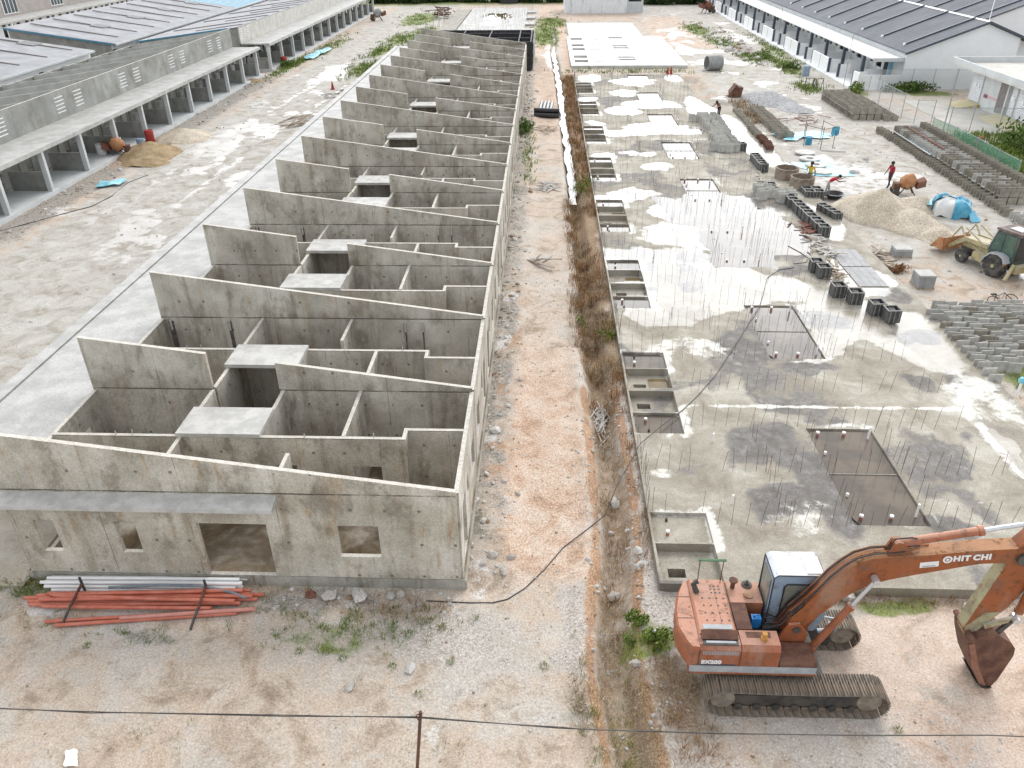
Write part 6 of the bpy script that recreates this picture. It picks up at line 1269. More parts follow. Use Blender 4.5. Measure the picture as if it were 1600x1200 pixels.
fence('chain-link fence across the far side of the yard before the white gable', [(36.9,71.6),(40.2,71.6),(42.4,71.6),(44.6,71.5),(48,71.4)], 2.0)
fence('chain-link fence with tall posts along the near side of the paved yard', [(36.0,53),(37.8,53),(40.1,52.9),(43,52.7)], 2.0)
fence('low green netting fence behind the long drain stacks', [(34.9,53.5),(35.3,50),(35.3,46.5),(35.2,43),(35.2,40)], 1.1, 'netting')
m = MB(); m.tube([(35.75,53.2,0),(35.75,53.2,5.0)], [.06,.04], 8); single('mast', m, M_['post'], 'tall thin steel mast at the corner of the drain stacks', 'mast', base=(35.75,53.2,0))
for x, y, h, lab in ((34.0,73.5,5.4,'thin pole in front of the first white front panel'), (33.0,98,6,'thin pole standing further along the white terrace')): m = MB(); m.tube([(x,y,0),(x,y,h)], .035, 6); single('pole', m, M_['post'], lab, 'pole', base=(x,y,0))
# loose rocks
RK = [(-1.0,-2.78,.17,.5,'white','white angular stone lying alone on the bare ground before the terrace'), (-1.9,-.42,.16,.8,'stone','pale stone pair leaning at the foot of the front plinth'), (-1.62,-.38,.15,.8,'stone','pale stone next to its twin at the foot of the front plinth'), (-3.6,-.5,.22,.7,'stone','round boulder in the grass left of the cement lump'), (-2.75,-.45,.3,.35,'white','flat grey white cement lump before the front plinth'), (-4.1,-.45,.17,.7,'redclay','rusty brown lump in dead grass before the front plinth'),
      (1.15,.55,.17,.7,'stone','grey rock by the corner of the terrace near the cable'), (.78,1.15,.16,.7,'stone','tan rock beside the rear wall corner'), (1.35,1.1,.13,.7,'stone','small rock beside the lane near the terrace corner'), (.55,7.4,.24,.5,'white','white block on grey rubble beside the rear wall'), (4.6,4.3,.24,.6,'white','white rock in the ditch near the slab corner'), (5.0,.9,.15,.7,'white','white lump on gravel beside the slab edge'), (5.05,1.5,.16,.7,'white','white lump on gravel beside the shallow pit'), (4.35,2.9,.13,.7,'white','white rock lying at the ditch under the cable'), (10.5,-.05,.28,.9,'white','big white block by the slab edge behind the boom'), (9.65,-.4,.26,.9,'white','big white block behind the boom cylinder'), (4.25,.2,.22,.6,'stone','brown boulder in the ditch near its first bend'), (4.6,-2.5,.14,.7,'stone','pale stone on the ditch floor near the excavator track'), (13.6,-.4,.2,.7,'white','pale rock beside the arm at the right edge'), (-2.4,-3.4,.14,.6,'stone','small brown stone on the open foreground'), (26.4,44.5,.3,.6,'white','pale lump in the middle of the yard between the men'), (24.3,40.8,.3,.6,'white','white lump of plaster between the two men')]
for x, y, r, sq, mt, lab in RK: m = MB(); m.rock((x, y, G(x, y)+r*.3), r, sq); single('rock', m, M_[{'white':'whitestone','stone':'stone','redclay':'redclay'}[mt]], lab, 'rock', base=(x, y, G(x, y)), smooth=False)
# ---------------------------------------------------------------- backhoe loader
M_['cream'] = paint_metal('dirty_cream_paint', (.46,.40,.22), (.54,.50,.36), (.24,.12,.06), amt=.3); M_['greenpaint'] = paint_metal('dull_green_paint', (.05,.085,.075), (.20,.23,.23), (.16,.09,.05), amt=.3); M_['tyre'] = weath('dusty_tyre', (.045,.044,.042), (.12,.115,.105), 4, .85, .2, (.27,.25,.22), .4, 2.5); M_['greenglass'] = weath('green_tinted_glass', (.05,.10,.085), (.12,.18,.14), 1.2, .1, .6, bump=0)
L_ = thing('backhoe_loader', 'old cream and green backhoe loader with rusty bucket beside the sand heap', 'loader', (25.72,22.55,0), local=True, rotz=R(112)); P = part_of(L_)
def wheel(x, y, r, w):
    t_ = P('wheel', lambda m: m.lathe([(r*.5,-w/2),(r*.86,-w/2),(r,-w*.36),(r,w*.36),(r*.86,w/2),(r*.5,w/2)], (x,y,r), 28, Matrix.Rotation(R(90), 3, 'X')), M_['tyre'])
    for i in range(20):
        a = 2*math.pi*i/20; c = Vector((x+math.cos(a)*r*1.0, y, r+math.sin(a)*r*1.0)); P('tread_lug', lambda m: m.obox(c, (r*.10, w*.9, r*.09), Matrix.Rotation(-a, 3, 'Y') @ Matrix.Rotation(.35, 3, 'X')), M_['tyre'], None, t_) if r > .45 else None
    P('rim', lambda m: m.lathe([(.0,-w*.52),(r*.16,-w*.52),(r*.2,-w*.40),(r*.48,-w*.30),(r*.52,-w*.5),(r*.52,w*.5),(r*.48,w*.30),(r*.2,w*.40),(r*.16,w*.52),(0,w*.52)], (x,y,r), 20, Matrix.Rotation(R(90), 3, 'X')), M_['cream'], None, t_)
for s in (-1, 1): wheel(0, s*.74, .58, .40); wheel(2.05, s*.70, .36, .26)
P('chassis', lambda m: (m.box(-.7,-.35,.45,2.5,.35,.75), m.box(1.9,-.6,.3,2.2,.6,.45)), M_['frame'])
P('engine_hood', lambda m: m.prism([(.75,.75),(2.45,.75),(2.5,1.0),(2.4,1.22),(.75,1.34)], -.36, .36), M_['cream']); P('grille', lambda m: m.box(2.455,-.3,.8,2.52,.3,1.12), M_['frame'])
P('step', lambda m: (m.box(.85,.38,.4,1.5,.68,.8)), M_['cream']); P('step', lambda m: m.box(.85,-.68,.4,1.5,-.38,.8), M_['cream'])
for s in (-1, 1): P('fender', lambda m: m.prism([(-.62,.9),(-.45,1.18),(-.1,1.28),(.35,1.2),(.66,.85),(.72,.6),(.66,.6),(.58,.82),(.32,1.12),(-.1,1.21),(-.4,1.12),(-.56,.88)], s*.55, s*.96), M_['stripe'])
cabp = P('cab', lambda m: m.prism([(-.72,.75),(.72,.75),(.80,1.25),(.52,2.28),(-.72,2.28)], -.56, .56), M_['greenpaint'])
P('cab_roof', lambda m: m.prism([(-.84,2.29),(.62,2.29),(.58,2.40),(-.8,2.42)], -.63, .63), weath('peeling_cab_roof', (.10,.07,.06), (.20,.15,.13), 3, .7, .4, (.55,.53,.51), .42, 2)); P('roof_panel', lambda m: m.box(-.5,-.3,2.425,.2,.3,2.44), M_['palegrey'])
for s in (-1, 1):
    P('side_window', lambda m: m.prism([(.08,1.28),(.70,1.28),(.50,2.2),(.08,2.2)], s*.565, s*.575), M_['greenglass'], None, cabp); P('side_window', lambda m: m.prism([(-.62,1.0),(.02,1.0),(.02,2.2),(-.62,2.2)], s*.565, s*.575), M_['greenglass'], None, cabp)
    P('cab_post', lambda m: m.beam((.80,s*.57,1.25),(.52,s*.57,2.28), .07, .05), M_['stripe'], None, cabp)
P('rear_window', lambda m: m.box(-.735,-.48,1.0,-.722,.48,2.2), M_['dark'], None, cabp); P('windscreen', lambda m: m.prism([(.805,1.3),(.815,1.3),(.545,2.22),(.535,2.22)], -.5, .5), M_['greenglass'], None, cabp)
for s in (-1, 1):
    P('loader_arm', lambda m: m.prism([(.85,1.12),(.95,1.32),(2.3,1.30),(2.75,1.0),(3.2,.55),(3.1,.42),(2.6,.82),(2.2,1.08)], s*.44, s*.54), M_['cream']); P('lift_cylinder', lambda m: (m.tube([(1.0,s*.40,.7),(1.7,s*.40,.9)], .05, 8), m.tube([(1.7,s*.40,.9),(2.3,s*.40,1.1)], .03, 8)), M_['cream'])
    P('tilt_link', lambda m: m.beam((2.3,s*.5,1.22),(2.75,s*.5,1.75), .08, .05), M_['cream']); P('tilt_cylinder', lambda m: m.tube([(1.3,s*.5,1.3),(2.4,s*.5,1.75)], .045, 8), M_['cream']); P('tilt_rod', lambda m: m.tube([(2.72,s*.5,1.7),(3.15,s*.5,.95)], .04, 8), M_['cream'])
bkt = P('bucket', lambda m: [m.prism([(3.15,.30),(3.22,.95),(3.28,.95),(3.22,.36),(3.85,.34),(3.95,.30)], -.92, .92)]+[m.prism([(3.15,.30),(3.22,.95),(3.5,.95),(3.95,.30)], s*.89, s*.93) for s in (-1, 1)], M_['mixer']); P('bucket_edge', lambda m: m.box(3.8,-.94,.27,4.0,.94,.30), M_['rust'], None, bkt)
P('stabiliser', lambda m: m.beam((-.85,.55,.9),(-.9,.95,.15), .14, .14), M_['cream']); P('stabiliser', lambda m: m.beam((-.85,-.55,.9),(-.9,-.95,.15), .14, .14), M_['cream']); P('swing_frame', lambda m: m.box(-1.05,-.55,.45,-.72,.55,.8), M_['cream'])
P('backhoe_boom', lambda m: m.prism([(-1.0,.6),(-1.25,.7),(-1.55,1.6),(-1.5,2.3),(-1.35,2.3),(-1.35,1.6)], -.14, .14), M_['cream']); P('backhoe_arm', lambda m: m.prism([(-1.35,2.35),(-1.55,2.4),(-2.0,1.2),(-1.85,1.1)], -.10, .10), M_['cream']); P('backhoe_bucket', lambda m: m.prism([(-2.05,1.2),(-1.8,1.1),(-1.65,.75),(-1.8,.5),(-2.15,.6)], -.25, .25), M_['rust']); P('backhoe_cylinder', lambda m: m.tube([(-1.15,.0,1.0),(-1.62,.0,2.2)], .06, 8), M_['chrome'])
m_ = P('tool_box', lambda m: m.box(-.55,.60,.62,-.2,.90,.92), M_['mixer'])
# ---------------------------------------------------------------- workers
SK = weath('brown_skin', (.12,.065,.04), (.16,.09,.058), 6, .6, bump=0, fine=0); HR = weath('black_hair', (.012,.011,.011), (.02,.02,.02), 8, .6)
def person(loc, rz, pose, shirt, trous, lab):
    t = thing('person', lab, 'person', loc, local=True, rotz=rz)
    J_ = pose; V = []; E = []; Rr = []; idx = {}
    def v(n, p, r): idx[n] = len(V); V.append(p); Rr.append(r)
    for n, p, r in J_['v']: v(n, p, r)
    for a, c in J_['e']: E.append((idx[a], idx[c]))
    me = bpy.data.meshes.new('person'); me.from_pydata(V, E, []); o = bpy.data.objects.new('body', me); COL.objects.link(o)
    md = o.modifiers.new('skin', 'SKIN'); md.use_smooth_shade = True; sv = me.skin_vertices[0].data
    for i, r in enumerate(Rr): sv[i].radius = (r, r)
    sv[idx['pelvis']].use_root = True
    s2 = o.modifiers.new('sub', 'SUBSURF'); s2.levels = s2.render_levels = 2
    dg = bpy.context.evaluated_depsgraph_get(); nm = bpy.data.meshes.new_from_object(o.evaluated_get(dg)); bpy.data.objects.remove(o)
    nm.name = 'body'; nm.materials.clear()
    for m in (SK, shirt, trous, HR): nm.materials.append(m)
    lab_ = J_['zone']; P3 = np.array(V); names = list(idx)
    for p in nm.polygons:
        c = np.array(p.center); best = None; bd = 9
        for a, b2 in E:
            A, B = P3[a], P3[b2]; tt = np.clip(np.dot(c-A, B-A)/max(np.dot(B-A, B-A), 1e-9), 0, 1); dd = np.linalg.norm(c-A-tt*(B-A))
            if dd < bd: bd = dd; best = names[b2] if tt > .5 else names[a]
        p.material_index = lab_(best, c)
    ob = bpy.data.objects.new('body', nm); COL.objects.link(ob); ob.parent = t
    hd = np.array(dict((n, p) for n, p, r in J_['v'])['head']); up = hd-np.array(dict((n, p) for n, p, r in J_['v'])['neck']); up = up/np.linalg.norm(up)
    m = MB(); M3 = Vector(up).to_track_quat('Z', 'Y').to_matrix(); m.lathe([(.118,-.03),(.122,.03),(.10,.10),(.05,.13),(0,.135)], Vector(hd)+M3 @ Vector((-.012,0,.03)), 14, M3); obj('hair', m, HR, t)
    return t
def zones(b, c):
    if b in ('head', 'crown', 'nose', 'neck'): return 0
    if b[:2] in ('sh', 'ch', 'wa', 'ue'): return 1
    if b[:2] in ('pe', 'hi', 'kn', 'an'): return 2
    if b[:2] in ('fo', 'to'): return 3
    return 0
def stand(lean=0., arms=((.12,-.0),(.12,.0)), stride=.12, bend=0.):
    v = [('pelvis',(0,0,.93),.125)]; e = []
    def up(n, x, y, z, r): v.append((n, (x+lean*(z-.93)*math.cos(bend)+math.sin(bend)*(z-.93), y, .93+(z-.93)*math.cos(bend)), r))
    up('waist',0,0,1.08,.115); up('chest',.0,0,1.30,.135); up('neck',.01,0,1.47,.055); up('head',.02,0,1.60,.10); up('crown',.02,0,1.68,.085); up('nose',.11,0,1.58,.03)
    e += [('pelvis','waist'),('waist','chest'),('chest','neck'),('neck','head'),('head','crown'),('head','nose')]
    for s, (fw, out) in zip((1, -1), arms):
        k = 'L' if s > 0 else 'R'; up('sh'+k,0,s*.19,1.40,.062); e.append(('chest','sh'+k)); sh = v[-1][1]
        el = (sh[0]+.28*math.sin(fw), sh[1]+s*(.05+out), sh[2]-.28*math.cos(fw)); wr = (el[0]+.25*math.sin(fw*1.7+.15), el[1]+s*out*.5, el[2]-.25*math.cos(fw*1.7+.15)); v.append(('ue'+k, tuple((a+b_)/2 for a, b_ in zip(sh, el)), .052)); v.append(('elbow'+k, el, .043)); v.append(('wrist'+k, wr, .030)); hn = (wr[0]+.09*math.sin(fw*1.7+.3), wr[1], wr[2]-.09*math.cos(fw*1.7+.3)); v.append(('hand'+k, hn, .036)); e += [('sh'+k,'ue'+k),('ue'+k,'elbow'+k),('elbow'+k,'wrist'+k),('wrist'+k,'hand'+k)]
        for q in range(4): f = (hn[0]+.07*math.sin(fw+.3)+.0, hn[1]+(q-1.5)*.018, hn[2]-.075); v.append((f'finger{q}'+k, f, .010)); e.append(('hand'+k, f'finger{q}'+k))
        v.append(('thumb'+k, (hn[0]+.05, hn[1]-s*.03, hn[2]-.02), .011)); e.append(('hand'+k,'thumb'+k))
        v += [('hip'+k,(0,s*.10,.86),.095), ('knee'+k,(s*stride*.6+.03,s*.11,.49),.068), ('ankle'+k,(s*stride-.03,s*.11,.10),.045), ('foot'+k,(s*stride+.03,s*.11,.05),.045), ('toe'+k,(s*stride+.14,s*.12,.04),.035)]; e += [('pelvis','hip'+k),('hip'+k,'knee'+k),('knee'+k,'ankle'+k),('ankle'+k,'foot'+k),('foot'+k,'toe'+k)]
    return dict(v=v, e=e, zone=zones)
cl = lambda n, c: weath(n, c, tuple(min(1, k*1.35) for k in c), 4, .85, .2, bump=.2)
red1, red2, yel, navy, dgrey, pinkc = cl('red_shirt', (.30,.03,.045)), cl('bright_red_shirt', (.42,.04,.06)), cl('yellow_shirt', (.50,.36,.05)), cl('navy_trousers', (.03,.05,.10)), cl('dark_trousers', (.045,.03,.04)), cl('dark_pink_shirt', (.24,.10,.12))
person((25.45,37.5,0), R(200), stand(.02, ((.15,.04),(.2,.06)), .14), red1, dgrey, 'man in a dark red shirt standing alone behind the sand heap')
person((20.05,37.4,0), R(60), stand(.06, ((.5,.05),(.1,.04)), .2), yel, navy, 'man in a yellow shirt and blue trousers walking past the brown rings')
person((20.6,35.2,.12), R(-20), stand(.0, ((1.1,.02),(1.0,.02)), .12, .95), red2, cl('pale_trousers', (.34,.32,.31)), 'man in a bright red shirt bending over a dark mixing tub')
person((17.75,57.4,.3), R(230), stand(.0, ((.9,.03),(.8,.03)), .1, .8), pinkc, dgrey, 'man in dark clothes stooping among the pale drains on the slab')
m = MB(); m.lathe([(.0,.02),(.42,.02),(.62,.26),(.66,.27),(.66,.30),(.6,.30),(.42,.07),(0,.06)], (21.0,34.9,.1), 24); single('mixing_tub', m, M_['blackpipe'], 'round black mixing tub at the foot of the sand heap', 'tub', base=(21.0,34.9,.1))
# ---------------------------------------------------------------- vegetation and loose stone
def leafmat(name, c1, c2, tr=.25):
    b = NB(name); n = b.noise(3, 3); n2 = b.n('ShaderNodeNewGeometry').outputs['Random Per Island']; col = b.mix(b.math('ADD', b.math('MULTIPLY', n, .3), b.math('MULTIPLY', n2, .7)), c1, c2); return b.fin(col, .75, .25)
M_['straw1'] = leafmat('straw_blades', (.19,.105,.04), (.42,.28,.14)); M_['straw2'] = leafmat('red_brown_blades', (.13,.055,.02), (.32,.16,.065)); M_['straw3'] = leafmat('grey_dead_blades', (.20,.16,.11), (.40,.34,.25))
M_['green1'] = leafmat('fresh_grass', (.055,.10,.012), (.20,.27,.045)); M_['green2'] = leafmat('bush_leaves', (.025,.06,.010), (.12,.19,.03)); M_['hedge'] = leafmat('hedge_leaves', (.014,.035,.010), (.06,.10,.025)); M_['twig'] = weath('grey_twig', (.16,.12,.09), (.26,.21,.16), 5, bump=0)
def blades(m, x, y, z, n, L, spread, w, lean=.5):
    for _ in range(n):
        a = rng.uniform(0, 6.283); r = spread*math.sqrt(rng.random()); bx_, by_ = x+r*math.cos(a), y+r*math.sin(a); l = L*rng.uniform(.45, 1.15); a2 = a+rng.normal(0, .7); k = lean*rng.uniform(.3, 1.5)
        dx, dy = math.cos(a2)*k*l, math.sin(a2)*k*l; px, py = -math.sin(a2)*w*.5, math.cos(a2)*w*.5; z1 = z+l*.62*max(.35, 1-k*.25); z2_ = z+l*max(.25, 1-k*.65)
        m.add([(bx_-px,by_-py,z-.02),(bx_+px,by_+py,z-.02),(bx_+dx*.4+px*.8,by_+dy*.4+py*.8,z1),(bx_+dx*.4-px*.8,by_+dy*.4-py*.8,z1),(bx_+dx,by_+dy,z2_)], [(0,1,2,3),(3,2,4)])
def stuffobj(name, m, mats, label, cat):
    o = single(name, m, mats, label, cat, smooth=False); o['kind'] = 'stuff'; return o
ditch_x = lambda y: float(np.interp(y, [p[1] for p in DITCH], [p[0] for p in DITCH]))
m = MB()
def dry(x, y, n, L, sp, w, wts=(.4,.35,.25), lean=.6): m.mi = int(rng.choice(3, p=wts)); blades(m, x, y, gz(x, y), n, L, sp, w, lean)
for _ in range(1000):      # the dense brown band between the ditch and the slab
    y = rng.uniform(9.5, 36); x = rng.uniform(ditch_x(y)-.65, 5.5) if rng.random() < .85 else rng.uniform(3.5, 4.2)
    if fbm(np.array([x]), np.array([y]), 1.7, 2)[0] > .42: q = fbm(np.array([x]), np.array([y]), 2.6, 5)[0]; dry(x, y, 13, rng.uniform(.22, .68), .2, .017, (.5,.42,.08) if q > .52 else (.33,.17,.5))
for _ in range(430): y = rng.uniform(36, 80); dry(rng.uniform(4.3, 5.5), y, 9, rng.uniform(.4, .8), .25, .035, (.5,.42,.08))
for _ in range(330):      # thinner straw in the near ditch
    y = rng.uniform(-6, 10); dd = rng.normal(0, .33); x = ditch_x(y)+dd
    if fbm(np.array([x]), np.array([y]), 1.0, 4)[0] > .44: dry(x, y, 10, rng.uniform(.2, .5), .16, .012, (.4,.15,.45), .8)
for _ in range(70): dry(5.35+rng.normal(0,.1), rng.uniform(.5, 10), 9, .35, .12, .012, (.5,.3,.2))
for cx, cy, sx, sy, n in ((5.4,-3.0,.5,.8,70), (5.6,-4.4,.7,.5,40), (-.9,-1.0,.5,.3,30), (-1.9,-1.0,.5,.2,16), (-3.2,-.6,.8,.15,16), (11.5,-.15,1.6,.12,55), (9.6,-.1,.7,.1,16), (13.3,-.2,.8,.2,20), (-12.3,-.3,.5,.3,12), (3.3,-3.6,.2,.6,18), (20.5,23,.4,.3,40), (22.3,58,.7,2.5,60), (25.5,19.5,1,.8,10)):
    for _ in range(n): dry(cx+rng.normal(0, sx), cy+rng.normal(0, sy), 8, rng.uniform(.15, .42), .14, .012 if cy < 20 else .02, (.45,.3,.25), .8)
for _ in range(120): dry(rng.uniform(20.4, 22.4), rng.uniform(56, 66), 8, rng.uniform(.4,.9), .3, .04, (.3,.1,.6))
stuffobj('dry_grass', m, [M_['straw1'], M_['straw2'], M_['straw3']], 'brown dead grass and weeds along the ditch and the slab edges', 'dry grass')
m = MB()
def green(x, y, n, L, sp, w, lean=.7): blades(m, x, y, gz(x, y), n, L, sp, w, lean)
for cx, cy, sx, sy, n, L, w in ((-2.6,-1.75,1.3,.32,60,.19,.012), (-2.3,-1.2,1.2,.25,34,.16,.012), (-12.0,-.3,.6,.25,46,.28,.014), (-5.2,-.9,.6,.4,22,.15,.011), (-8.2,-2.0,1.2,.2,20,.13,.011), (-10.5,-1.55,.8,.2,14,.14,.010), (3.35,-3.9,.22,.9,26,.2,.010), (4.1,-4.3,.3,.9,22,.2,.010), (4.35,-2.0,.2,1.0,16,.2,.010), (4.1,18.3,.3,1.6,16,.35,.014), (5.0,15.6,.25,.5,14,.4,.014), (11,-.35,2.0,.12,26,.15,.010), (.45,2.2,.15,.5,6,.12,.01), (21.6,11.6,.6,.6,60,.18,.012), (22.5,13.5,.8,1.2,20,.2,.012), (21.5,15,1.3,1.6,14,.25,.014), (-16.1,20,.25,5,46,.18,.015), (-16.0,12,.2,2,8,.15,.015), (.2,-4.6,.3,.4,10,.12,.008), (-6,-4.9,2.6,.4,14,.12,.008)):
    for _ in range(n): green(cx+rng.normal(0, sx), cy+rng.normal(0, sy), 12, L*rng.uniform(.6, 1.3), .10, w)
for cx, cy, sx, sy, n in ((-19.8,86,1.1,3.4,150), (-20.6,101,.9,4.5,130), (-19.5,113,1.2,4,130), (-20.5,140,2,6,120), (-17,120,1.2,5,110), (2.2,118,1.2,7,160), (3.2,134,1.5,5,120), (26.5,122,1.2,5,110), (27.6,108,1.1,3,90), (28.6,94,.8,3,80), (31.3,88,.8,5,150), (30.2,73,.9,1.5,80), (33.4,100,.5,9,120), (-29.8,90,.5,6,150), (-28.8,106,.8,6,110), (1.0,46,.25,4.5,40), (13,83.5,5,.8,90), (5.1,37.5,.6,1.0,70), (6.4,38.6,.5,.35,60)):
    for _ in range(n): green(cx+rng.normal(0, sx), cy+rng.normal(0, sy), 7, rng.uniform(.25,.55), .4, .06)
for _ in range(700): green(rng.uniform(35.6, 46), rng.uniform(40, 52.3), 8, rng.uniform(.4, .9), .4, .06)
stuffobj('grass', m, M_['green1'], 'green grass and weeds growing in patches over the site', 'grass')
def leafball(name, loc, r, n, mat, lab, cat, size=.12, sq=.8, grp=None, lobes=5):
    m = MB(); L = [(rng.normal(0, r[0]*.4), rng.normal(0, r[1]*.4), abs(rng.normal(.5, .2))*r[2]) for _ in range(lobes)]
    for _ in range(n):
        lx, ly, lz = L[rng.integers(0, lobes)]; v = rng.normal(0, 1, 3); v /= np.linalg.norm(v); k = rng.random()**.4*.62; p = Vector((lx+v[0]*r[0]*k, ly+v[1]*r[1]*k, max(.03, lz+v[2]*r[2]*k*sq))); q = Vector(rng.normal(0, 1, 3)).normalized(); t_ = q.orthogonal().normalized(); s = size*rng.uniform(.5, 1.2)
        m.add([p-t_*s, p+q.cross(t_)*s*.45, p+t_*s, p-q.cross(t_)*s*.45], [(0,1,2,3)])
    for _ in range(5): a = L[rng.integers(0, lobes)]; m.mi = 1; m.tube([(0,0,-.05), (a[0]*.6, a[1]*.6, a[2]*.6), a], [.02*r[2], .015*r[2], .008*r[2]], 5)
    return m
def bush(loc, r, n, mat, lab, size=.1, cat='bush', name='bush', grp=None):
    me = leafball(name, loc, r, n, mat, lab, cat, size).mesh(name, smooth=False); me.materials.append(M_[mat]); me.materials.append(M_['twig'])
    return single(name, me, None, lab, cat, grp, (loc[0], loc[1], gz(loc[0], loc[1])))
def fix_mi(o, m): o.data.polygons.foreach_set('material_index', m.m)
def bush(loc, r, n, mat, lab, size=.1, cat='bush', name='bush', grp=None):
    m = leafball(name, loc, r, n, mat, lab, cat, size); me = m.mesh(name, smooth=False); me.materials.append(M_[mat]); me.materials.append(M_['twig']); me.polygons.foreach_set('material_index', m.m)
    return single(name, me, None, lab, cat, grp, (loc[0], loc[1], gz(loc[0], loc[1])))
bush((4.75,-1.15), (.32,.28,.25), 240, 'green1', 'green weed clump between the ditch and the excavator, farther one', .07); bush((5.15,-1.75), (.42,.35,.28), 320, 'green1', 'green weed clump touching the excavator counterweight', .07); bush((4.55,-1.75), (.25,.22,.22), 160, 'green1', 'small green weed clump on the ditch bank before the excavator', .06)
bush((.6,52.5), (.8,1.5,.9), 380, 'green2', 'green bush against the rear wall beside the black pipes', .16); bush((34.3,69.9), (1.0,1.0,1.0), 420, 'green1', 'bright green bush between the drain stack and the white end wall', .18); bush((40.6,70.6), (2.2,.9,.9), 600, 'green2', 'long dark green bush before the white gable', .18); bush((38.2,70.8), (1.2,.7,.7), 300, 'green2', 'low green bush left of the longer one before the white gable', .16)
bush((38.5,46.5), (2.0,1.8,1.3), 600, 'green2', 'dark green thicket in the tall grass at the right edge', .2); bush((42.0,50.5), (2.5,1.4,1.4), 600, 'green2', 'dark thicket beside the paved yard at the right edge', .2); bush((31.6,84.5), (.8,.9,.7), 260, 'green2', 'dark green bush by the blue bin', .16); bush((30.6,93), (1.3,2.2,.8), 320, 'green1', 'bright green bush farther along the white terrace', .18)
bush((36.0,47.6), (.5,.5,.9), 220, 'straw1', 'brown dead shrub at the start of the green netting', .14); bush((20.45,22.75), (.45,.35,.35), 260, 'straw2', 'red brown dead bush by the low grey block stack', .08); bush((-30.2,87.6), (1.0,1.3,.7), 300, 'green2', 'green bush around the second red drum', .16); bush((3.9,16.6), (.3,.35,.35), 160, 'green1', 'small green shoots among the brown weeds of the ditch', .07); bush((5.1,15.2), (.45,.4,.35), 160, 'green1', 'pale green shoots hanging over the slab edge', .07); bush((3.1,-3.7), (.3,.45,.3), 140, 'straw3', 'spindly grey green shrub beside the ditch in the foreground', .05)
for i, (x, y) in enumerate(((-3.5,-1.55), (-2.95,-1.5), (-1.62,-1.42), (-1.2,-1.75), (-.72,-1.25), (-.35,-1.45), (-3.9,-2.35), (-3.15,-2.3), (-2.75,-2.55), (-1.45,-2.75), (-.7,-3.5), (-.05,-2.55), (-4.6,-1.9), (3.2,-4.45), (10.35,-4.15), (-4.1,-1.15), (-9.4,-2.35), (2.3,-2.6))):
    mm = MB(); blades(mm, 0, 0, 0, 42, .17 if i < 6 else .12, .09, .011, .75); me = mm.mesh('weed_tuft', smooth=False); me.materials.append(M_['green1']); single('weed_tuft', me, None, 'small green weed tuft growing alone in the bare foreground dirt', 'weed', 'weed tufts in the foreground dirt', (x, y, gz(x, y)))
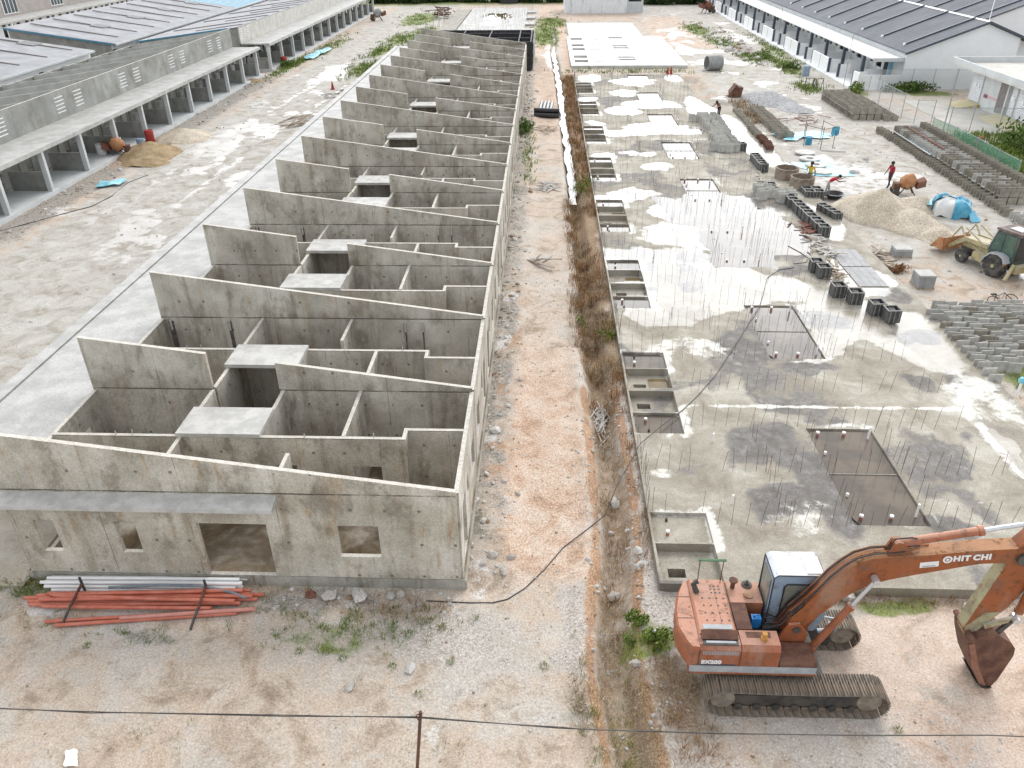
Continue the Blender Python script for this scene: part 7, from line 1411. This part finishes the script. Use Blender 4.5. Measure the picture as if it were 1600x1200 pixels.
# trees and hedge along the top edge
hm = []
for k in range(4):
    m = leafball('hedge', (0,0,0), (3.4,2.4,3.0), 1500, None, '', '', .42, lobes=9); me = m.mesh('hedge_bush', smooth=False); me.materials.append(M_['hedge']); me.materials.append(M_['twig']); me.polygons.foreach_set('material_index', m.m); hm.append(me)
i = 0
for x in list(np.arange(-34, 5, 3.4))+[24.5, 28.5, 32]:
    single('hedge_bush', hm[i % 4], None, 'dark green bush in the overgrown hedge closing the site at the top edge', 'bush', 'hedge along the top edge', (x+J(.6), (172 if x < 5 else 166)+J(1.2), 0)).scale = (1, 1, rng.uniform(.8, 1.3)); i += 1
def tree(x, y, h, lab):
    t = thing('tree', lab, 'tree', (x, y, 0), local=True); P = part_of(t)
    P('trunk', lambda m: [m.tube([(0,0,-.2),(.1,.05,h*.3),(0,.1,h*.62)], [.28,.2,.1], 9)]+[m.tube([(.05,.05,h*(.3+.06*k)),(math.cos(k*1.7)*h*.16,math.sin(k*1.7)*h*.16,h*(.5+.05*k)),(math.cos(k*1.7)*h*.26,math.sin(k*1.7)*h*.26,h*(.66+.04*k))], [.12,.07,.03], 6) for k in range(5)], M_['twig'])
    m = leafball('c', (0,0,0), (h*.38,h*.38,h*.35), 1500, None, '', '', .4, lobes=10)
    mm = MB(); mm.v = [(p[0], p[1], p[2]+h*.42) for p, q in zip(m.v, m.v)]; mm.f = [f for f, k in zip(m.f, m.m) if k == 0]; mm.m = [0]*len(mm.f); obj('crown', mm, M_['hedge'], t, smooth=False)
tree(23, 178, 8, 'dark leafy tree behind the streaked white shed'); tree(29, 183, 9, 'taller dark tree at the far top right of the shed'); tree(3, 181, 8, 'dark leafy tree left of the streaked white shed')
# gravel and rubble
m = MB()
def rub(n, fx, fy, r0, r1, mi=0):
    for _ in range(n):
        x, y = fx(), fy(); m.mi = int(rng.choice(3, p=(.5,.3,.2))); r = r0*(r1/r0)**(rng.random()**2.2); m.rock((x, y, gz(x, y)+r*.2), r, .7)
U_ = rng.uniform
rub(520, lambda: abs(rng.normal(.15,.55))+.1, lambda: U_(.5, 26), .02, .13); rub(260, lambda: abs(rng.normal(.15,.6))+.1, lambda: U_(26, 82), .05, .22)
rub(360, lambda: rng.normal(5.05,.22), lambda: U_(-5, 12), .015, .08); rub(260, lambda: rng.normal(.6,1.5), lambda: U_(-4.5, .0), .012, .04); rub(340, lambda: U_(-13, 14), lambda: U_(-5.5, -.2), .012, .05); rub(160, lambda: U_(-5, 0), lambda: U_(-1.2, -.1), .02, .09); rub(240, lambda: U_(5.5, 14), lambda: U_(-5.5, -3.5), .012, .05); rub(300, lambda: U_(1.0, 3.7), lambda: U_(0, 22), .015, .06); rub(160, lambda: rng.normal(3.9,.5), lambda: U_(-5, 10), .02, .09)
rub(340, lambda: U_(-31, -28.6), lambda: U_(26, 82), .04, .2); rub(200, lambda: U_(-27, -15.6), lambda: U_(5, 60), .03, .1); rub(240, lambda: U_(20, 30), lambda: U_(18, 60), .03, .12); rub(120, lambda: U_(27, 31), lambda: U_(85, 125), .1, .5); rub(60, lambda: rng.normal(28.5,.9), lambda: rng.normal(99, 1.5), .2, .5)
stuffobj('gravel', m, [M_['stone'], M_['whitestone'], weath('brown_stone', (.25,.17,.11), (.38,.28,.20), 4, .9)], 'loose stones and broken concrete strewn over the dirt', 'gravel')
